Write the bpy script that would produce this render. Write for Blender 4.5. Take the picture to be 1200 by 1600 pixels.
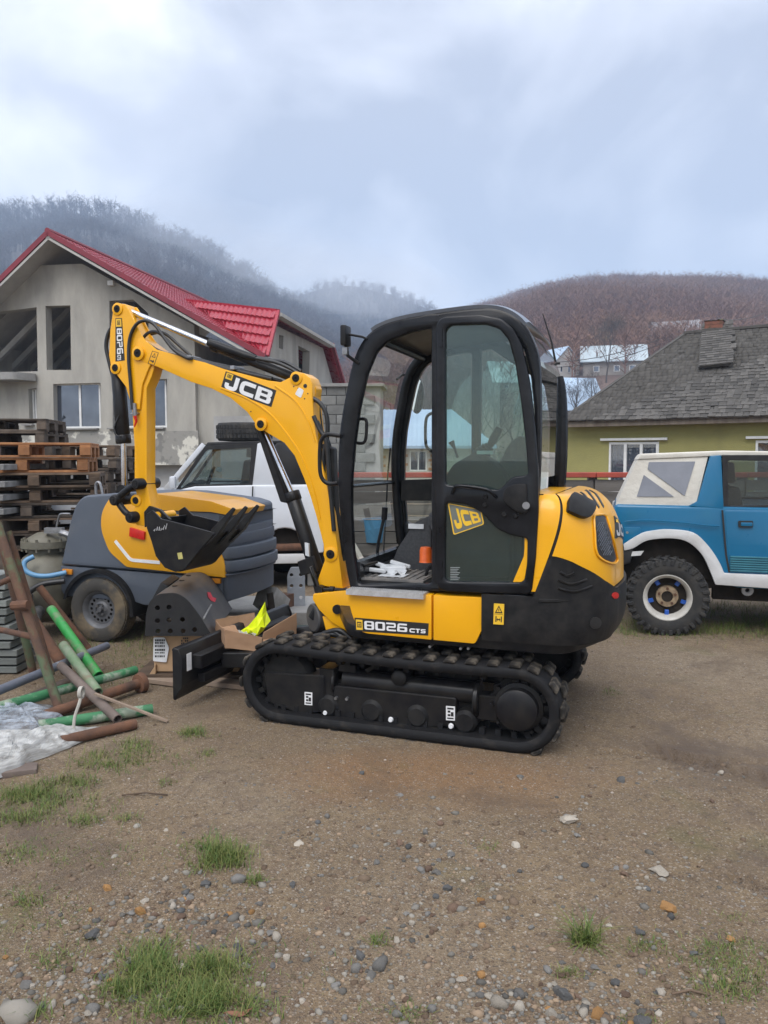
import bpy, bmesh, math, random
import numpy as np
from mathutils import Vector, Matrix, noise as mnoise

for _o in list(bpy.data.objects): bpy.data.objects.remove(_o)
S = bpy.context.scene
COL = S.collection
rad = math.radians
random.seed(7); RNG = np.random.default_rng(11)

# ------------------------------------------------------------------ camera
F, HC, YH = 1200., 1.6, 715.          # focal length in photo pixels, lens height, horizon row of the photo
PT = math.atan((800 - YH) / F)        # the lens looks slightly down
cam = bpy.data.cameras.new('camera'); cam_o = bpy.data.objects.new('camera', cam); COL.objects.link(cam_o)
cam_o.location = (0, 0, HC); cam_o.rotation_euler = (math.pi / 2 - PT, 0, 0)
cam.sensor_fit = 'VERTICAL'; cam.sensor_height = 24; cam.lens = 24 * F / 1600
cam.clip_start = .05; cam.clip_end = 6000
S.camera = cam_o

# ------------------------------------------------------------------ sky: overcast cloud over a Nishita sky
W = bpy.data.worlds.new('World'); S.world = W; W.use_nodes = True
SUN_EL, SUN_AZ = 52, 200
nt = W.node_tree; nt.nodes.clear(); N = nt.nodes.new; LK = nt.links.new
out = N('ShaderNodeOutputWorld'); add = N('ShaderNodeAddShader')
b1 = N('ShaderNodeBackground'); b2 = N('ShaderNodeBackground')
sky = N('ShaderNodeTexSky'); sky.sky_type = 'NISHITA'; sky.sun_disc = False
sky.sun_elevation = rad(SUN_EL); sky.sun_rotation = rad(SUN_AZ)
LK(sky.outputs[0], b1.inputs[0]); b1.inputs[1].default_value = .05
tc = N('ShaderNodeTexCoord'); mp = N('ShaderNodeMapping'); mp.inputs['Scale'].default_value = (1, 1, 1.25)
mp.inputs['Location'].default_value = (.35, .1, .42)
LK(tc.outputs['Generated'], mp.inputs[0])
n1 = N('ShaderNodeTexNoise'); n1.inputs['Scale'].default_value = 3.4; n1.inputs['Detail'].default_value = 7; n1.inputs['Roughness'].default_value = .47
n1.inputs['Distortion'].default_value = .35
LK(mp.outputs[0], n1.inputs['Vector'])
cr = N('ShaderNodeValToRGB'); e = cr.color_ramp.elements
e[0].position = .38; e[0].color = (.30, .304, .322, 1); e[1].position = .62; e[1].color = (.79, .775, .77, 1)
m_ = e.new(.5); m_.color = (.475, .474, .487, 1)
LK(n1.outputs[0], cr.inputs[0])
# overcast skies are darkest at the horizon and brightest overhead
sp = N('ShaderNodeSeparateXYZ'); LK(tc.outputs['Generated'], sp.inputs[0])
mr = N('ShaderNodeMapRange'); mr.inputs[1].default_value = 0; mr.inputs[2].default_value = 1; mr.inputs[3].default_value = .62; mr.inputs[4].default_value = 2.0
pw_ = N('ShaderNodeMath'); pw_.operation = 'POWER'; pw_.inputs[1].default_value = 1.6; pw_.use_clamp = True; LK(sp.outputs[2], pw_.inputs[0]); LK(pw_.outputs[0], mr.inputs[0])
LK(cr.outputs[0], b2.inputs[0]); LK(mr.outputs[0], b2.inputs[1])
LK(b1.outputs[0], add.inputs[0]); LK(b2.outputs[0], add.inputs[1]); LK(add.outputs[0], out.inputs[0])

sun = bpy.data.lights.new('sun', 'SUN'); sun.energy = 1.5; sun.angle = rad(40); sun.color = (1, .97, .93)
sun_o = bpy.data.objects.new('sun', sun); COL.objects.link(sun_o); sun_o.location = (0, 0, 60)
_d = Vector((math.sin(rad(SUN_AZ)) * math.cos(rad(SUN_EL)), math.cos(rad(SUN_AZ)) * math.cos(rad(SUN_EL)), math.sin(rad(SUN_EL))))
sun_o.rotation_euler = _d.to_track_quat('Z', 'Y').to_euler()

S.view_settings.view_transform = 'Standard'; S.view_settings.look = 'None'
S.view_settings.exposure = 0.76; S.view_settings.gamma = 1; S.view_settings.use_curve_mapping = False
S.render.engine = 'CYCLES'
S.cycles.use_denoising = True
S.cycles.max_bounces = 8; S.cycles.transparent_max_bounces = 16; S.cycles.volume_bounces = 1

# ------------------------------------------------------------------ pixel <-> place
def ray(px, py):
    x = (px - 600) / F; v = -(py - 800) / F
    return Vector((x, math.cos(PT) + v * math.sin(PT), -math.sin(PT) + v * math.cos(PT)))
def at(px, py, Y):
    d = ray(px, py); return d * (Y / d.y) + Vector((0, 0, HC))
def gnd(px, py, z=0.):
    d = ray(px, py); return d * ((z - HC) / d.z) + Vector((0, 0, HC))
class Frame:
    """A local frame standing on the ground: x along ang, y to its left, z up."""
    def __init__(s, o, ang):
        a = rad(ang); s.ang = a; s.o = Vector((o[0], o[1], 0)); s.u = Vector((math.cos(a), math.sin(a), 0)); s.v = Vector((-math.sin(a), math.cos(a), 0))
    def L(s, px, py, yl):
        d = ray(px, py); c = Vector((0, 0, HC)); t = (s.o + yl * s.v - c).dot(s.v) / d.dot(s.v)
        p = c + d * t - s.o; return (p.dot(s.u), p.z)
    def P(s, yl, *q):
        return [s.L(a, b, yl) for a, b in q]
    def W(s, x, y, z):
        return s.o + x * s.u + y * s.v + Vector((0, 0, z))

# ------------------------------------------------------------------ 2-D helpers
def rnd(pts, r, n=4):
    """round the corners of a closed polygon; r may be one radius or one per corner"""
    out = []; m = len(pts)
    for i in range(m):
        p = Vector(pts[i]); a = Vector(pts[i - 1]) - p; b = Vector(pts[(i + 1) % m]) - p
        rr = r[i] if isinstance(r, (list, tuple)) else r
        t = min(rr, a.length * .45, b.length * .45)
        if t < 1e-5: out.append((p.x, p.y)); continue
        A = p + a.normalized() * t; B = p + b.normalized() * t
        for k in range(n + 1):
            s = k / n; q = A * (1 - s) ** 2 + p * 2 * s * (1 - s) + B * s * s; out.append((q.x, q.y))
    return out
def spl(pts, n=5, closed=False):
    """Catmull-Rom through the points (any dimension)"""
    P = [np.array(p, float) for p in pts]; m = len(P); out = []
    for i in range(m if closed else m - 1):
        p0 = P[(i - 1) % m] if closed or i > 0 else P[0]; p1 = P[i]; p2 = P[(i + 1) % m]
        p3 = P[(i + 2) % m] if closed or i + 2 < m else P[-1]
        for k in range(n):
            t = k / n
            out.append(.5 * (2 * p1 + (p2 - p0) * t + (2 * p0 - 5 * p1 + 4 * p2 - p3) * t * t + (3 * p1 - p0 - 3 * p2 + p3) * t ** 3))
    if not closed: out.append(P[-1])
    return [tuple(q) for q in out]
def circ(cx, cy, r, n=24, a0=0, a1=360):
    full = abs(a1 - a0) >= 360
    return [(cx + r * math.cos(rad(a0 + (a1 - a0) * k / (n if full else n - 1))), cy + r * math.sin(rad(a0 + (a1 - a0) * k / (n if full else n - 1)))) for k in range(n)]
def stroke(pts, w, r=0, n=4):
    """outline of a thick 2-D polyline"""
    if r:
        q = [tuple(pts[0])]
        for i in range(1, len(pts) - 1):
            p = Vector(pts[i]); a = Vector(pts[i - 1]) - p; b = Vector(pts[i + 1]) - p; t = min(r, a.length * .49, b.length * .49)
            A = p + a.normalized() * t; B = p + b.normalized() * t
            for k in range(n + 1):
                s = k / n; c = A * (1 - s) ** 2 + p * 2 * s * (1 - s) + B * s * s; q.append((c.x, c.y))
        q.append(tuple(pts[-1])); pts = q
    L = []; R = []; m = len(pts)
    for i in range(m):
        p = Vector(pts[i]); a = (p - Vector(pts[max(i - 1, 0)])); b = (Vector(pts[min(i + 1, m - 1)]) - p)
        if a.length < 1e-9: a = b
        if b.length < 1e-9: b = a
        a = a.normalized(); b = b.normalized(); t = (a + b).normalized(); nn = Vector((-t.y, t.x)); c = max(.4, nn.dot(Vector((-a.y, a.x))))
        L.append(tuple(p + nn * w / 2 / c)); R.append(tuple(p - nn * w / 2 / c))
    return L + R[::-1]

# ------------------------------------------------------------------ mesh builder
class MB:
    def __init__(s): s.v = []; s.f = []; s.m = []; s.mi = 0
    def add(s, vs, fs):
        o = len(s.v); s.v += [tuple(v) for v in vs]; s.f += [tuple(i + o for i in f) for f in fs]; s.m += [s.mi] * len(fs); return s
    def box(s, c, d, rot=None):
        x, y, z = [k / 2 for k in d]; vs = [Vector((a * x, b * y, e_ * z)) for a in (-1, 1) for b in (-1, 1) for e_ in (-1, 1)]
        if rot is not None: vs = [rot @ v for v in vs]
        c = Vector(c); return s.add([v + c for v in vs], [(0, 1, 3, 2), (4, 6, 7, 5), (0, 4, 5, 1), (2, 3, 7, 6), (0, 2, 6, 4), (1, 5, 7, 3)])
    def bar(s, p, q, w, h, up=(0, 0, 1)):
        p = Vector(p); q = Vector(q); t = (q - p).normalized(); a = t.cross(Vector(up))
        a = a.normalized() if a.length > 1e-6 else Vector((1, 0, 0)); b = a.cross(t)
        vs = [k + a * (i * w / 2) + b * (j * h / 2) for k in (p, q) for i, j in ((-1, -1), (1, -1), (1, 1), (-1, 1))]
        return s.add(vs, [(3, 2, 1, 0), (4, 5, 6, 7)] + [(i, (i + 1) % 4, 4 + (i + 1) % 4, 4 + i) for i in range(4)])
    def prism(s, pts, y0, y1, ax='y'):
        n = len(pts)
        mp = {'y': lambda a, b, c: (a, c, b), 'x': lambda a, b, c: (c, a, b), 'z': lambda a, b, c: (a, b, c)}[ax]
        vs = [mp(a, b, y0) for a, b in pts] + [mp(a, b, y1) for a, b in pts]
        return s.add(vs, [tuple(range(n)), tuple(range(2 * n - 1, n - 1, -1))] + [(i, n + i, n + (i + 1) % n, (i + 1) % n) for i in range(n)])
    def plate(s, loops, y0, y1, bev=0., fn=None):
        """flat plate with holes (even-odd), in the local x-z plane between y0 and y1"""
        cu = bpy.data.curves.new('t', 'CURVE'); cu.dimensions = '2D'; cu.fill_mode = 'BOTH'
        cu.extrude = max(abs(y1 - y0) / 2 - bev, 1e-5); cu.bevel_depth = bev; cu.bevel_resolution = 1; cu.offset = -bev
        for lp in loops:
            sp_ = cu.splines.new('POLY'); sp_.points.add(len(lp) - 1); sp_.use_cyclic_u = True
            sp_.points.foreach_set('co', [k for a, b in lp for k in (a, b, 0, 1)])
        ob = bpy.data.objects.new('t', cu); me = ob.to_mesh(); c = (y0 + y1) / 2
        fn = fn or (lambda a, b, w: (a, w, b))
        s.add([fn(v.co.x, v.co.y, c - v.co.z) for v in me.vertices], [tuple(p.vertices) for p in me.polygons])
        ob.to_mesh_clear(); bpy.data.objects.remove(ob); bpy.data.curves.remove(cu); return s
    def tube(s, pts, r, n=8, closed=False, cap=True):
        P = [Vector(p) for p in pts]; m = len(P); vs = []; ref = None
        for i in range(m):
            if closed: t = P[(i + 1) % m] - P[i - 1]
            else: t = P[min(i + 1, m - 1)] - P[max(i - 1, 0)]
            t.normalize()
            if ref is None:
                ref = Vector((0, 0, 1)) if abs(t.z) < .9 else Vector((1, 0, 0))
            a = (ref - t * ref.dot(t)).normalized(); ref = a; b = t.cross(a); rr = r[i] if isinstance(r, (list, tuple)) else r
            vs += [P[i] + (a * math.cos(2 * math.pi * k / n) + b * math.sin(2 * math.pi * k / n)) * rr for k in range(n)]
        fs = [(i * n + k, i * n + (k + 1) % n, ((i + 1) % m) * n + (k + 1) % n, ((i + 1) % m) * n + k) for i in range(m if closed else m - 1) for k in range(n)]
        if cap and not closed: fs += [tuple(range(n - 1, -1, -1)), tuple(range((m - 1) * n, m * n))]
        return s.add(vs, fs)
    def cyl(s, p, q, r, r2=None, n=16): return s.tube([p, q], [r, r if r2 is None else r2], n)
    def lathe(s, prof, c=(0, 0, 0), axis='y', n=24, sweep=360):
        """prof: list of (radius, along-axis)"""
        m = len(prof); vs = []; full = sweep >= 360; k_ = n if full else n + 1
        for k in range(k_):
            a = rad(sweep) * k / n; ca, sa = math.cos(a), math.sin(a)
            for r, h in prof:
                vs.append({'y': (r * ca, h, r * sa), 'x': (h, r * ca, r * sa), 'z': (r * ca, r * sa, h)}[axis])
        fs = [(k * m + i, ((k + 1) % k_) * m + i, ((k + 1) % k_) * m + i + 1, k * m + i + 1) for k in range(n) for i in range(m - 1)]
        c = Vector(c); return s.add([Vector(v) + c for v in vs], fs)
    def grid(s, fn, nu, nv, cu=False):
        vs = [fn(i / (nu if cu else nu - 1), j / (nv - 1)) for i in range(nu) for j in range(nv)]
        return s.add(vs, [(i * nv + j, ((i + 1) % nu) * nv + j, ((i + 1) % nu) * nv + j + 1, i * nv + j + 1) for i in range(nu if cu else nu - 1) for j in range(nv - 1)])
    def xf(s, M):
        s.v = [tuple(M @ Vector(v)) for v in s.v]; return s
    def mesh(s, name, mats, smooth=35, bevel=0, seg=2, fix=True):
        me = bpy.data.meshes.new(name); me.from_pydata(s.v, [], s.f)
        if len(set(s.m)) > 1: me.polygons.foreach_set('material_index', s.m)
        if bevel or fix:
            bm = bmesh.new(); bm.from_mesh(me); bmesh.ops.remove_doubles(bm, verts=bm.verts, dist=1e-5)
            if bevel:
                ed = [x for x in bm.edges if len(x.link_faces) == 2 and x.calc_face_angle(0) > .55]
                bmesh.ops.bevel(bm, geom=ed, offset=bevel, segments=seg, profile=.6, affect='EDGES', clamp_overlap=True)
            bmesh.ops.recalc_face_normals(bm, faces=bm.faces); bm.to_mesh(me); bm.free()
        for x in (mats if isinstance(mats, (list, tuple)) else [mats]): me.materials.append(x)
        if smooth:
            me.polygons.foreach_set('use_smooth', [True] * len(me.polygons)); me.set_sharp_from_angle(angle=rad(smooth))
        me.update(); return me
    def build(s, name, mats, parent=None, loc=None, rz=None, **k):
        return link(name, s.mesh(name, mats, **k), parent, loc, rz)
def link(name, me, parent=None, loc=None, rz=None):
    o = bpy.data.objects.new(name, me); COL.objects.link(o)
    if parent is not None: o.parent = parent
    if loc is not None: o.location = loc
    if rz is not None: o.rotation_euler = (0, 0, rz)
    return o
def tag(o, label=None, cat=None, group=None, kind=None):
    for k, v in (('label', label), ('category', cat), ('group', group), ('kind', kind)):
        if v: o[k] = v
    return o
def thing(name, label, cat, loc=(0, 0, 0), rz=0, group=None):
    o = bpy.data.objects.new(name, None); COL.objects.link(o); o.location = loc; o.rotation_euler = (0, 0, rz)
    o.empty_display_size = .1
    return tag(o, label, cat, group)
def kids(o): return [c for c in bpy.data.objects if c.parent is o]
def copy_tree(o, tree, parent=None):
    """tree: {object: [children]}"""
    c = o.copy(); COL.objects.link(c)
    if parent is not None: c.parent = parent
    for ch in tree.get(o, []): copy_tree(ch, tree, c)
    return c
def tree_of(o):
    t = {}
    def go(x):
        t[x] = list(x.children)
        for c in t[x]: go(c)
    go(o); return t
def scatter(name, protos, M3, T, mats, parent=None, smooth=False, pick=None, tint=None):
    """many copies of small prototype meshes joined in ONE mesh. protos: list of (verts Nx3, tris Mx3); M3: (K,3,3); T: (K,3)"""
    K = len(T); pick = RNG.integers(0, len(protos), K) if pick is None else pick
    V = []; Fc = []; C = []; o = 0
    for p, (pv, pf) in enumerate(protos):
        ix = np.nonzero(pick == p)[0]
        if not len(ix): continue
        v = np.einsum('kij,nj->kni', M3[ix], pv) + T[ix][:, None, :]
        V.append(v.reshape(-1, 3)); f = pf[None] + (np.arange(len(ix)) * len(pv))[:, None, None] + o; Fc.append(f.reshape(-1, 3)); o += len(ix) * len(pv)
        if tint is not None: C.append(np.repeat(tint[ix], len(pf) * 3))
    V = np.concatenate(V); Fc = np.concatenate(Fc); me = bpy.data.meshes.new(name)
    me.vertices.add(len(V)); me.vertices.foreach_set('co', V.ravel()); me.loops.add(Fc.size); me.loops.foreach_set('vertex_index', Fc.ravel().astype(np.int32))
    me.polygons.add(len(Fc)); me.polygons.foreach_set('loop_start', np.arange(0, Fc.size, 3, dtype=np.int32)); me.polygons.foreach_set('loop_total', np.full(len(Fc), 3, np.int32))
    if tint is not None:
        at_ = me.attributes.new('tint', 'FLOAT', 'CORNER'); at_.data.foreach_set('value', np.concatenate(C).astype(np.float32))
    if smooth: me.polygons.foreach_set('use_smooth', np.ones(len(Fc), bool))
    for m in (mats if isinstance(mats, (list, tuple)) else [mats]): me.materials.append(m)
    me.update(calc_edges=True); me.validate(); return link(name, me, parent)
def rotz(a): c, s_ = np.cos(a), np.sin(a); z = np.zeros_like(a); o = np.ones_like(a); return np.stack([np.stack([c, -s_, z], -1), np.stack([s_, c, z], -1), np.stack([z, z, o], -1)], -2)
def fbm(x, y, f=1., oct=4, seed=0, gain=.5):
    """vectorised value noise, about -1..1"""
    r = np.zeros(np.broadcast(x, y).shape); a = 1.; tot = 0
    for k in range(oct):
        X = x * f + 37.1 * k + seed; Y = y * f - 17.3 * k + seed * 1.7; xi = np.floor(X).astype(np.int64); yi = np.floor(Y).astype(np.int64); u = X - xi; v = Y - yi
        u = u * u * (3 - 2 * u); v = v * v * (3 - 2 * v)
        def h(i, j):
            q = (i * 374761393 + j * 668265263 + 1274126177 * (seed + k)) & 0xffffffff; q = ((q ^ (q >> 13)) * 1274126177) & 0xffffffff; return ((q ^ (q >> 16)) & 0xffff) / 32767.5 - 1
        r = r + a * ((h(xi, yi) * (1 - u) + h(xi + 1, yi) * u) * (1 - v) + (h(xi, yi + 1) * (1 - u) + h(xi + 1, yi + 1) * u) * v)
        tot += a; a *= gain; f *= 2
    return r / tot

# ------------------------------------------------------------------ materials
def mat(name, col, rough=.5, metal=0, spec=.5, var=None, vs=6, vd=4, v0=.35, v1=.65, bump=0, bs=40, coat=0, dirt=None, ds=3, d0=.55, d1=.75, sub=0, tint=None, obj_rand=0, stretch=None, rvar=0):
    """principled material; var: second colour mixed in by noise; dirt: a third colour in blotches"""
    m = bpy.data.materials.new(name); m.use_nodes = True; t = m.node_tree; b = t.nodes['Principled BSDF']; N = t.nodes.new; K = t.links.new
    b.inputs['Roughness'].default_value = rough; b.inputs['Metallic'].default_value = metal; b.inputs['Specular IOR Level'].default_value = spec; b.inputs['Coat Weight'].default_value = coat
    b.inputs['Coat Roughness'].default_value = .08
    if sub: b.inputs['Subsurface Weight'].default_value = sub
    tc = N('ShaderNodeTexCoord'); vec = tc.outputs['Object']
    if stretch:
        mp = N('ShaderNodeMapping'); mp.inputs['Scale'].default_value = stretch; K(vec, mp.inputs[0]); vec = mp.outputs[0]
    def noise(sc, det):
        n = N('ShaderNodeTexNoise'); n.inputs['Scale'].default_value = sc; n.inputs['Detail'].default_value = det; n.inputs['Roughness'].default_value = .6; K(vec, n.inputs['Vector']); return n.outputs[0]
    def ramp(src, a, b_):
        r = N('ShaderNodeMapRange'); r.inputs[1].default_value = a; r.inputs[2].default_value = b_; K(src, r.inputs[0]); return r.outputs[0]
    def mix(f, a, b_):
        x = N('ShaderNodeMix'); x.data_type = 'RGBA'
        for s_, q in ((x.inputs[0], f), (x.inputs[6], a), (x.inputs[7], b_)):
            if hasattr(q, 'links'): K(q, s_)
            else: s_.default_value = (*q, 1) if isinstance(q, tuple) else q
        return x.outputs[2]
    c = tuple(col)
    if var is not None: c = mix(ramp(noise(vs, vd), v0, v1), c, tuple(var))
    if dirt is not None: c = mix(ramp(noise(ds, 6), d0, d1), c, tuple(dirt))
    if tint is not None:      # per-piece shade stored on the pieces of a joined mesh
        a = N('ShaderNodeAttribute'); a.attribute_name = 'tint'; c = mix(a.outputs['Fac'], c, tuple(tint))
    if obj_rand:
        oi = N('ShaderNodeObjectInfo'); h = N('ShaderNodeHueSaturation'); r = N('ShaderNodeMapRange'); r.inputs[3].default_value = 1 - obj_rand; r.inputs[4].default_value = 1 + obj_rand
        K(oi.outputs['Random'], r.inputs[0]); K(r.outputs[0], h.inputs['Value'])
        if hasattr(c, 'links'): K(c, h.inputs['Color'])
        else: h.inputs['Color'].default_value = (*c, 1)
        c = h.outputs[0]
    if hasattr(c, 'links'): K(c, b.inputs['Base Color'])
    else: b.inputs['Base Color'].default_value = (*c, 1)
    if rvar:
        r = N('ShaderNodeMapRange'); r.inputs[1].default_value = .3; r.inputs[2].default_value = .7; r.inputs[3].default_value = max(.03, rough - rvar); r.inputs[4].default_value = min(1, rough + rvar); K(noise(5, 5), r.inputs[0]); K(r.outputs[0], b.inputs['Roughness'])
    if bump:
        bp = N('ShaderNodeBump'); bp.inputs['Strength'].default_value = 1; bp.inputs['Distance'].default_value = bump; K(noise(bs, 5), bp.inputs['Height']); K(bp.outputs[0], b.inputs['Normal'])
    return m
def glass(name, tint, ior=1.5, rough=0.0, mixin=0.0, mcol=(.3, .3, .3)):
    """thin pane: tinted see-through plus mirror reflection by angle, plus a little film (dust, vinyl)"""
    m = bpy.data.materials.new(name); m.use_nodes = True; t = m.node_tree; t.nodes.clear(); N = t.nodes.new; K = t.links.new
    o = N('ShaderNodeOutputMaterial'); tr = N('ShaderNodeBsdfTransparent'); tr.inputs[0].default_value = (*tint, 1)
    gl = N('ShaderNodeBsdfGlossy'); gl.inputs['Roughness'].default_value = rough; g_ = N('ShaderNodeNewGeometry'); dt = N('ShaderNodeVectorMath'); dt.operation = 'DOT_PRODUCT'; K(g_.outputs['Normal'], dt.inputs[0]); K(g_.outputs['Incoming'], dt.inputs[1])
    def mth(op, x, y):
        q = N('ShaderNodeMath'); q.operation = op; q.use_clamp = op != 'ABSOLUTE'
        for i, k in enumerate((x, y)):
            if k is None: continue
            if hasattr(k, 'links'): K(k, q.inputs[i])
            else: q.inputs[i].default_value = k
        return q.outputs[0]
    f0 = 2 * ((ior - 1) / (ior + 1)) ** 2; sch = mth('POWER', mth('SUBTRACT', 1., mth('ABSOLUTE', dt.outputs['Value'], None)), 3.6); fac = mth('ADD', mth('MULTIPLY', sch, .92 - f0), f0)
    mx = N('ShaderNodeMixShader'); K(fac, mx.inputs[0]); K(tr.outputs[0], mx.inputs[1]); K(gl.outputs[0], mx.inputs[2]); r = mx.outputs[0]
    if mixin:
        df = N('ShaderNodeBsdfDiffuse'); df.inputs[0].default_value = (*mcol, 1); m2 = N('ShaderNodeMixShader'); m2.inputs[0].default_value = mixin; K(r, m2.inputs[1]); K(df.outputs[0], m2.inputs[2]); r = m2.outputs[0]
    K(r, o.inputs[0]); return m
YEL = (.84, .405, .007)
M_ = dict(
    yellow=mat('yellow_paint', YEL, .33, spec=.35, coat=.3, var=(.79, .375, .007), vs=2, rvar=.06),
    black=mat('black_paint', (.008, .008, .010), .36, spec=.25, var=(.02, .019, .018), vs=9, rvar=.08),
    satin=mat('black_satin', (.009, .009, .010), .5, spec=.22, var=(.022, .021, .02), vs=12, bump=.0006, bs=220),
    cab=mat('cab_paint', (.006, .0065, .008), .2, spec=.25, var=(.016, .017, .02), vs=5),
    roof=mat('roof_grey', (.10, .115, .14), .3, coat=.4, var=(.13, .145, .17), vs=6),
    rubber=mat('rubber', (.009, .009, .010), .7, spec=.25, var=(.035, .031, .026), vs=14, v0=.55, v1=.8, bump=.002, bs=120),
    lug=mat('rubber_dusty', (.022, .020, .018), .85, spec=.2, var=(.13, .11, .085), vs=18, v0=.44, v1=.7, bump=.003, bs=90, obj_rand=.35),
    hose=mat('hose', (.012, .012, .013), .42, var=(.02, .02, .02), vs=20),
    chrome=mat('chrome', (.72, .72, .73), .14, metal=1, var=(.5, .5, .52), vs=14),
    steel=mat('steel', (.35, .35, .36), .42, metal=.8, var=(.22, .22, .22), vs=18),
    alu=mat('aluminium', (.55, .55, .55), .45, metal=.5, var=(.42, .41, .40), vs=30, bump=.0015, bs=160),
    white=mat('white_print', (.78, .78, .78), .45, var=(.68, .68, .68), vs=20),
    dark=mat('black_print', (.015, .015, .016), .4, var=(.02, .02, .02), vs=10),
    yprint=mat('yellow_print', (.80, .50, .03), .4, var=(.75, .45, .03), vs=10),
    orange=mat('orange_plastic', (.75, .14, .02), .3, var=(.6, .1, .015), vs=20),
    red=mat('red_plastic', (.62, .018, .012), .3, var=(.5, .015, .01), vs=20),
    liner=mat('cab_lining', (.16, .13, .11), .35, var=(.09, .07, .06), vs=4),
    mat_=mat('floor_mat', (.10, .10, .10), .7, var=(.2, .18, .16), vs=10, bump=.002, bs=80),
    seat=mat('seat_fabric', (.03, .032, .036), .85, var=(.05, .052, .056), vs=60, bump=.002, bs=300),
    plastic=mat('plastic_film', (.62, .64, .66), .25, var=(.5, .52, .54), vs=10),
    mirror=mat('mirror_glass', (.8, .8, .8), .03, metal=1, var=(.78, .78, .78), vs=3),
    pane=glass('cab_glass', (.93, .97, .95)),
    tpane=glass('tinted_glass', (.66, .80, .76), mixin=.08, mcol=(.14, .20, .20)),
    grille=mat('grille_mesh', (.03, .03, .034), .45, var=(.012, .012, .012), vs=120),
)
# ================================================================== GROUND
def ground_height(x, y):
    big = fbm(x, y, .35, 3, 3) * .035; mid = fbm(x, y, 1.7, 3, 5) * .014; fine = fbm(x, y, 9, 3, 8) * .006; grit = fbm(x, y, 34, 2, 21) * .0028
    d = np.hypot(x - .1, (y - 4.7) * 1.1); flat = np.clip((d - 1.3) / 1.2, 0.12, 1)
    far = np.clip((np.hypot(x, y) - 25) / 30, 0, 1)
    z = (big + mid) * flat * (1 - far) + (fine + grit) * np.clip(flat + .3, 0, 1) * (1 - far)
    # tyre tread prints to the right of the machine
    for (ax, ay, bx, by, w) in ((1.33, 4.23, 2.7, 3.08, .10), (1.16, 2.98, 1.95, 2.49, .065), (1.05, 4.13, 3.5, 3.73, .05)):
        L = math.hypot(bx - ax, by - ay); ux, uy = (bx - ax) / L, (by - ay) / L; s = (x - ax) * ux + (y - ay) * uy; t = -(x - ax) * uy + (y - ay) * ux
        msk = np.clip((w - np.abs(t)) / .03, 0, 1) * np.clip(s / .2, 0, 1) * np.clip((L - s) / .2, 0, 1)
        z = z - msk * (.022 + .020 * np.sign(np.sin((s + np.abs(t) * .8) * 2 * math.pi / .075)) * np.clip(fbm(x, y, 3, 2, 17) + .5, 0, 1))
    return z
def stretch(a, b, step, far0, far1, g=1.16):
    c = list(np.arange(a, b, step)); s = step; x = b
    while x < far1: c.append(x); s *= g; x += s
    c.append(far1); s = step; x = a - step; lo = []
    while x > far0: lo.append(x); s *= g; x -= s
    lo.append(far0); return np.array(lo[::-1] + c)
gx = stretch(-3.0, 3.0, .018, -1400, 1400); gy = stretch(1.75, 5.6, .016, -300, 1400, 1.12)
GX, GY = np.meshgrid(gx, gy, indexing='ij'); GZ = ground_height(GX, GY)
def grid_mesh(name, X, Y, Z, m):
    nu, nv = X.shape; me = bpy.data.meshes.new(name); me.vertices.add(nu * nv); me.vertices.foreach_set('co', np.stack([X, Y, Z], -1).ravel())
    i = np.arange(nu * nv).reshape(nu, nv); f = np.stack([i[:-1, :-1], i[1:, :-1], i[1:, 1:], i[:-1, 1:]], -1).reshape(-1, 4)
    me.loops.add(f.size); me.loops.foreach_set('vertex_index', f.ravel().astype(np.int32)); me.polygons.add(len(f))
    me.polygons.foreach_set('loop_start', np.arange(0, f.size, 4, dtype=np.int32)); me.polygons.foreach_set('loop_total', np.full(len(f), 4, np.int32))
    me.polygons.foreach_set('use_smooth', np.ones(len(f), bool)); me.materials.append(m); me.update(calc_edges=True); return link(name, me)
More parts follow.
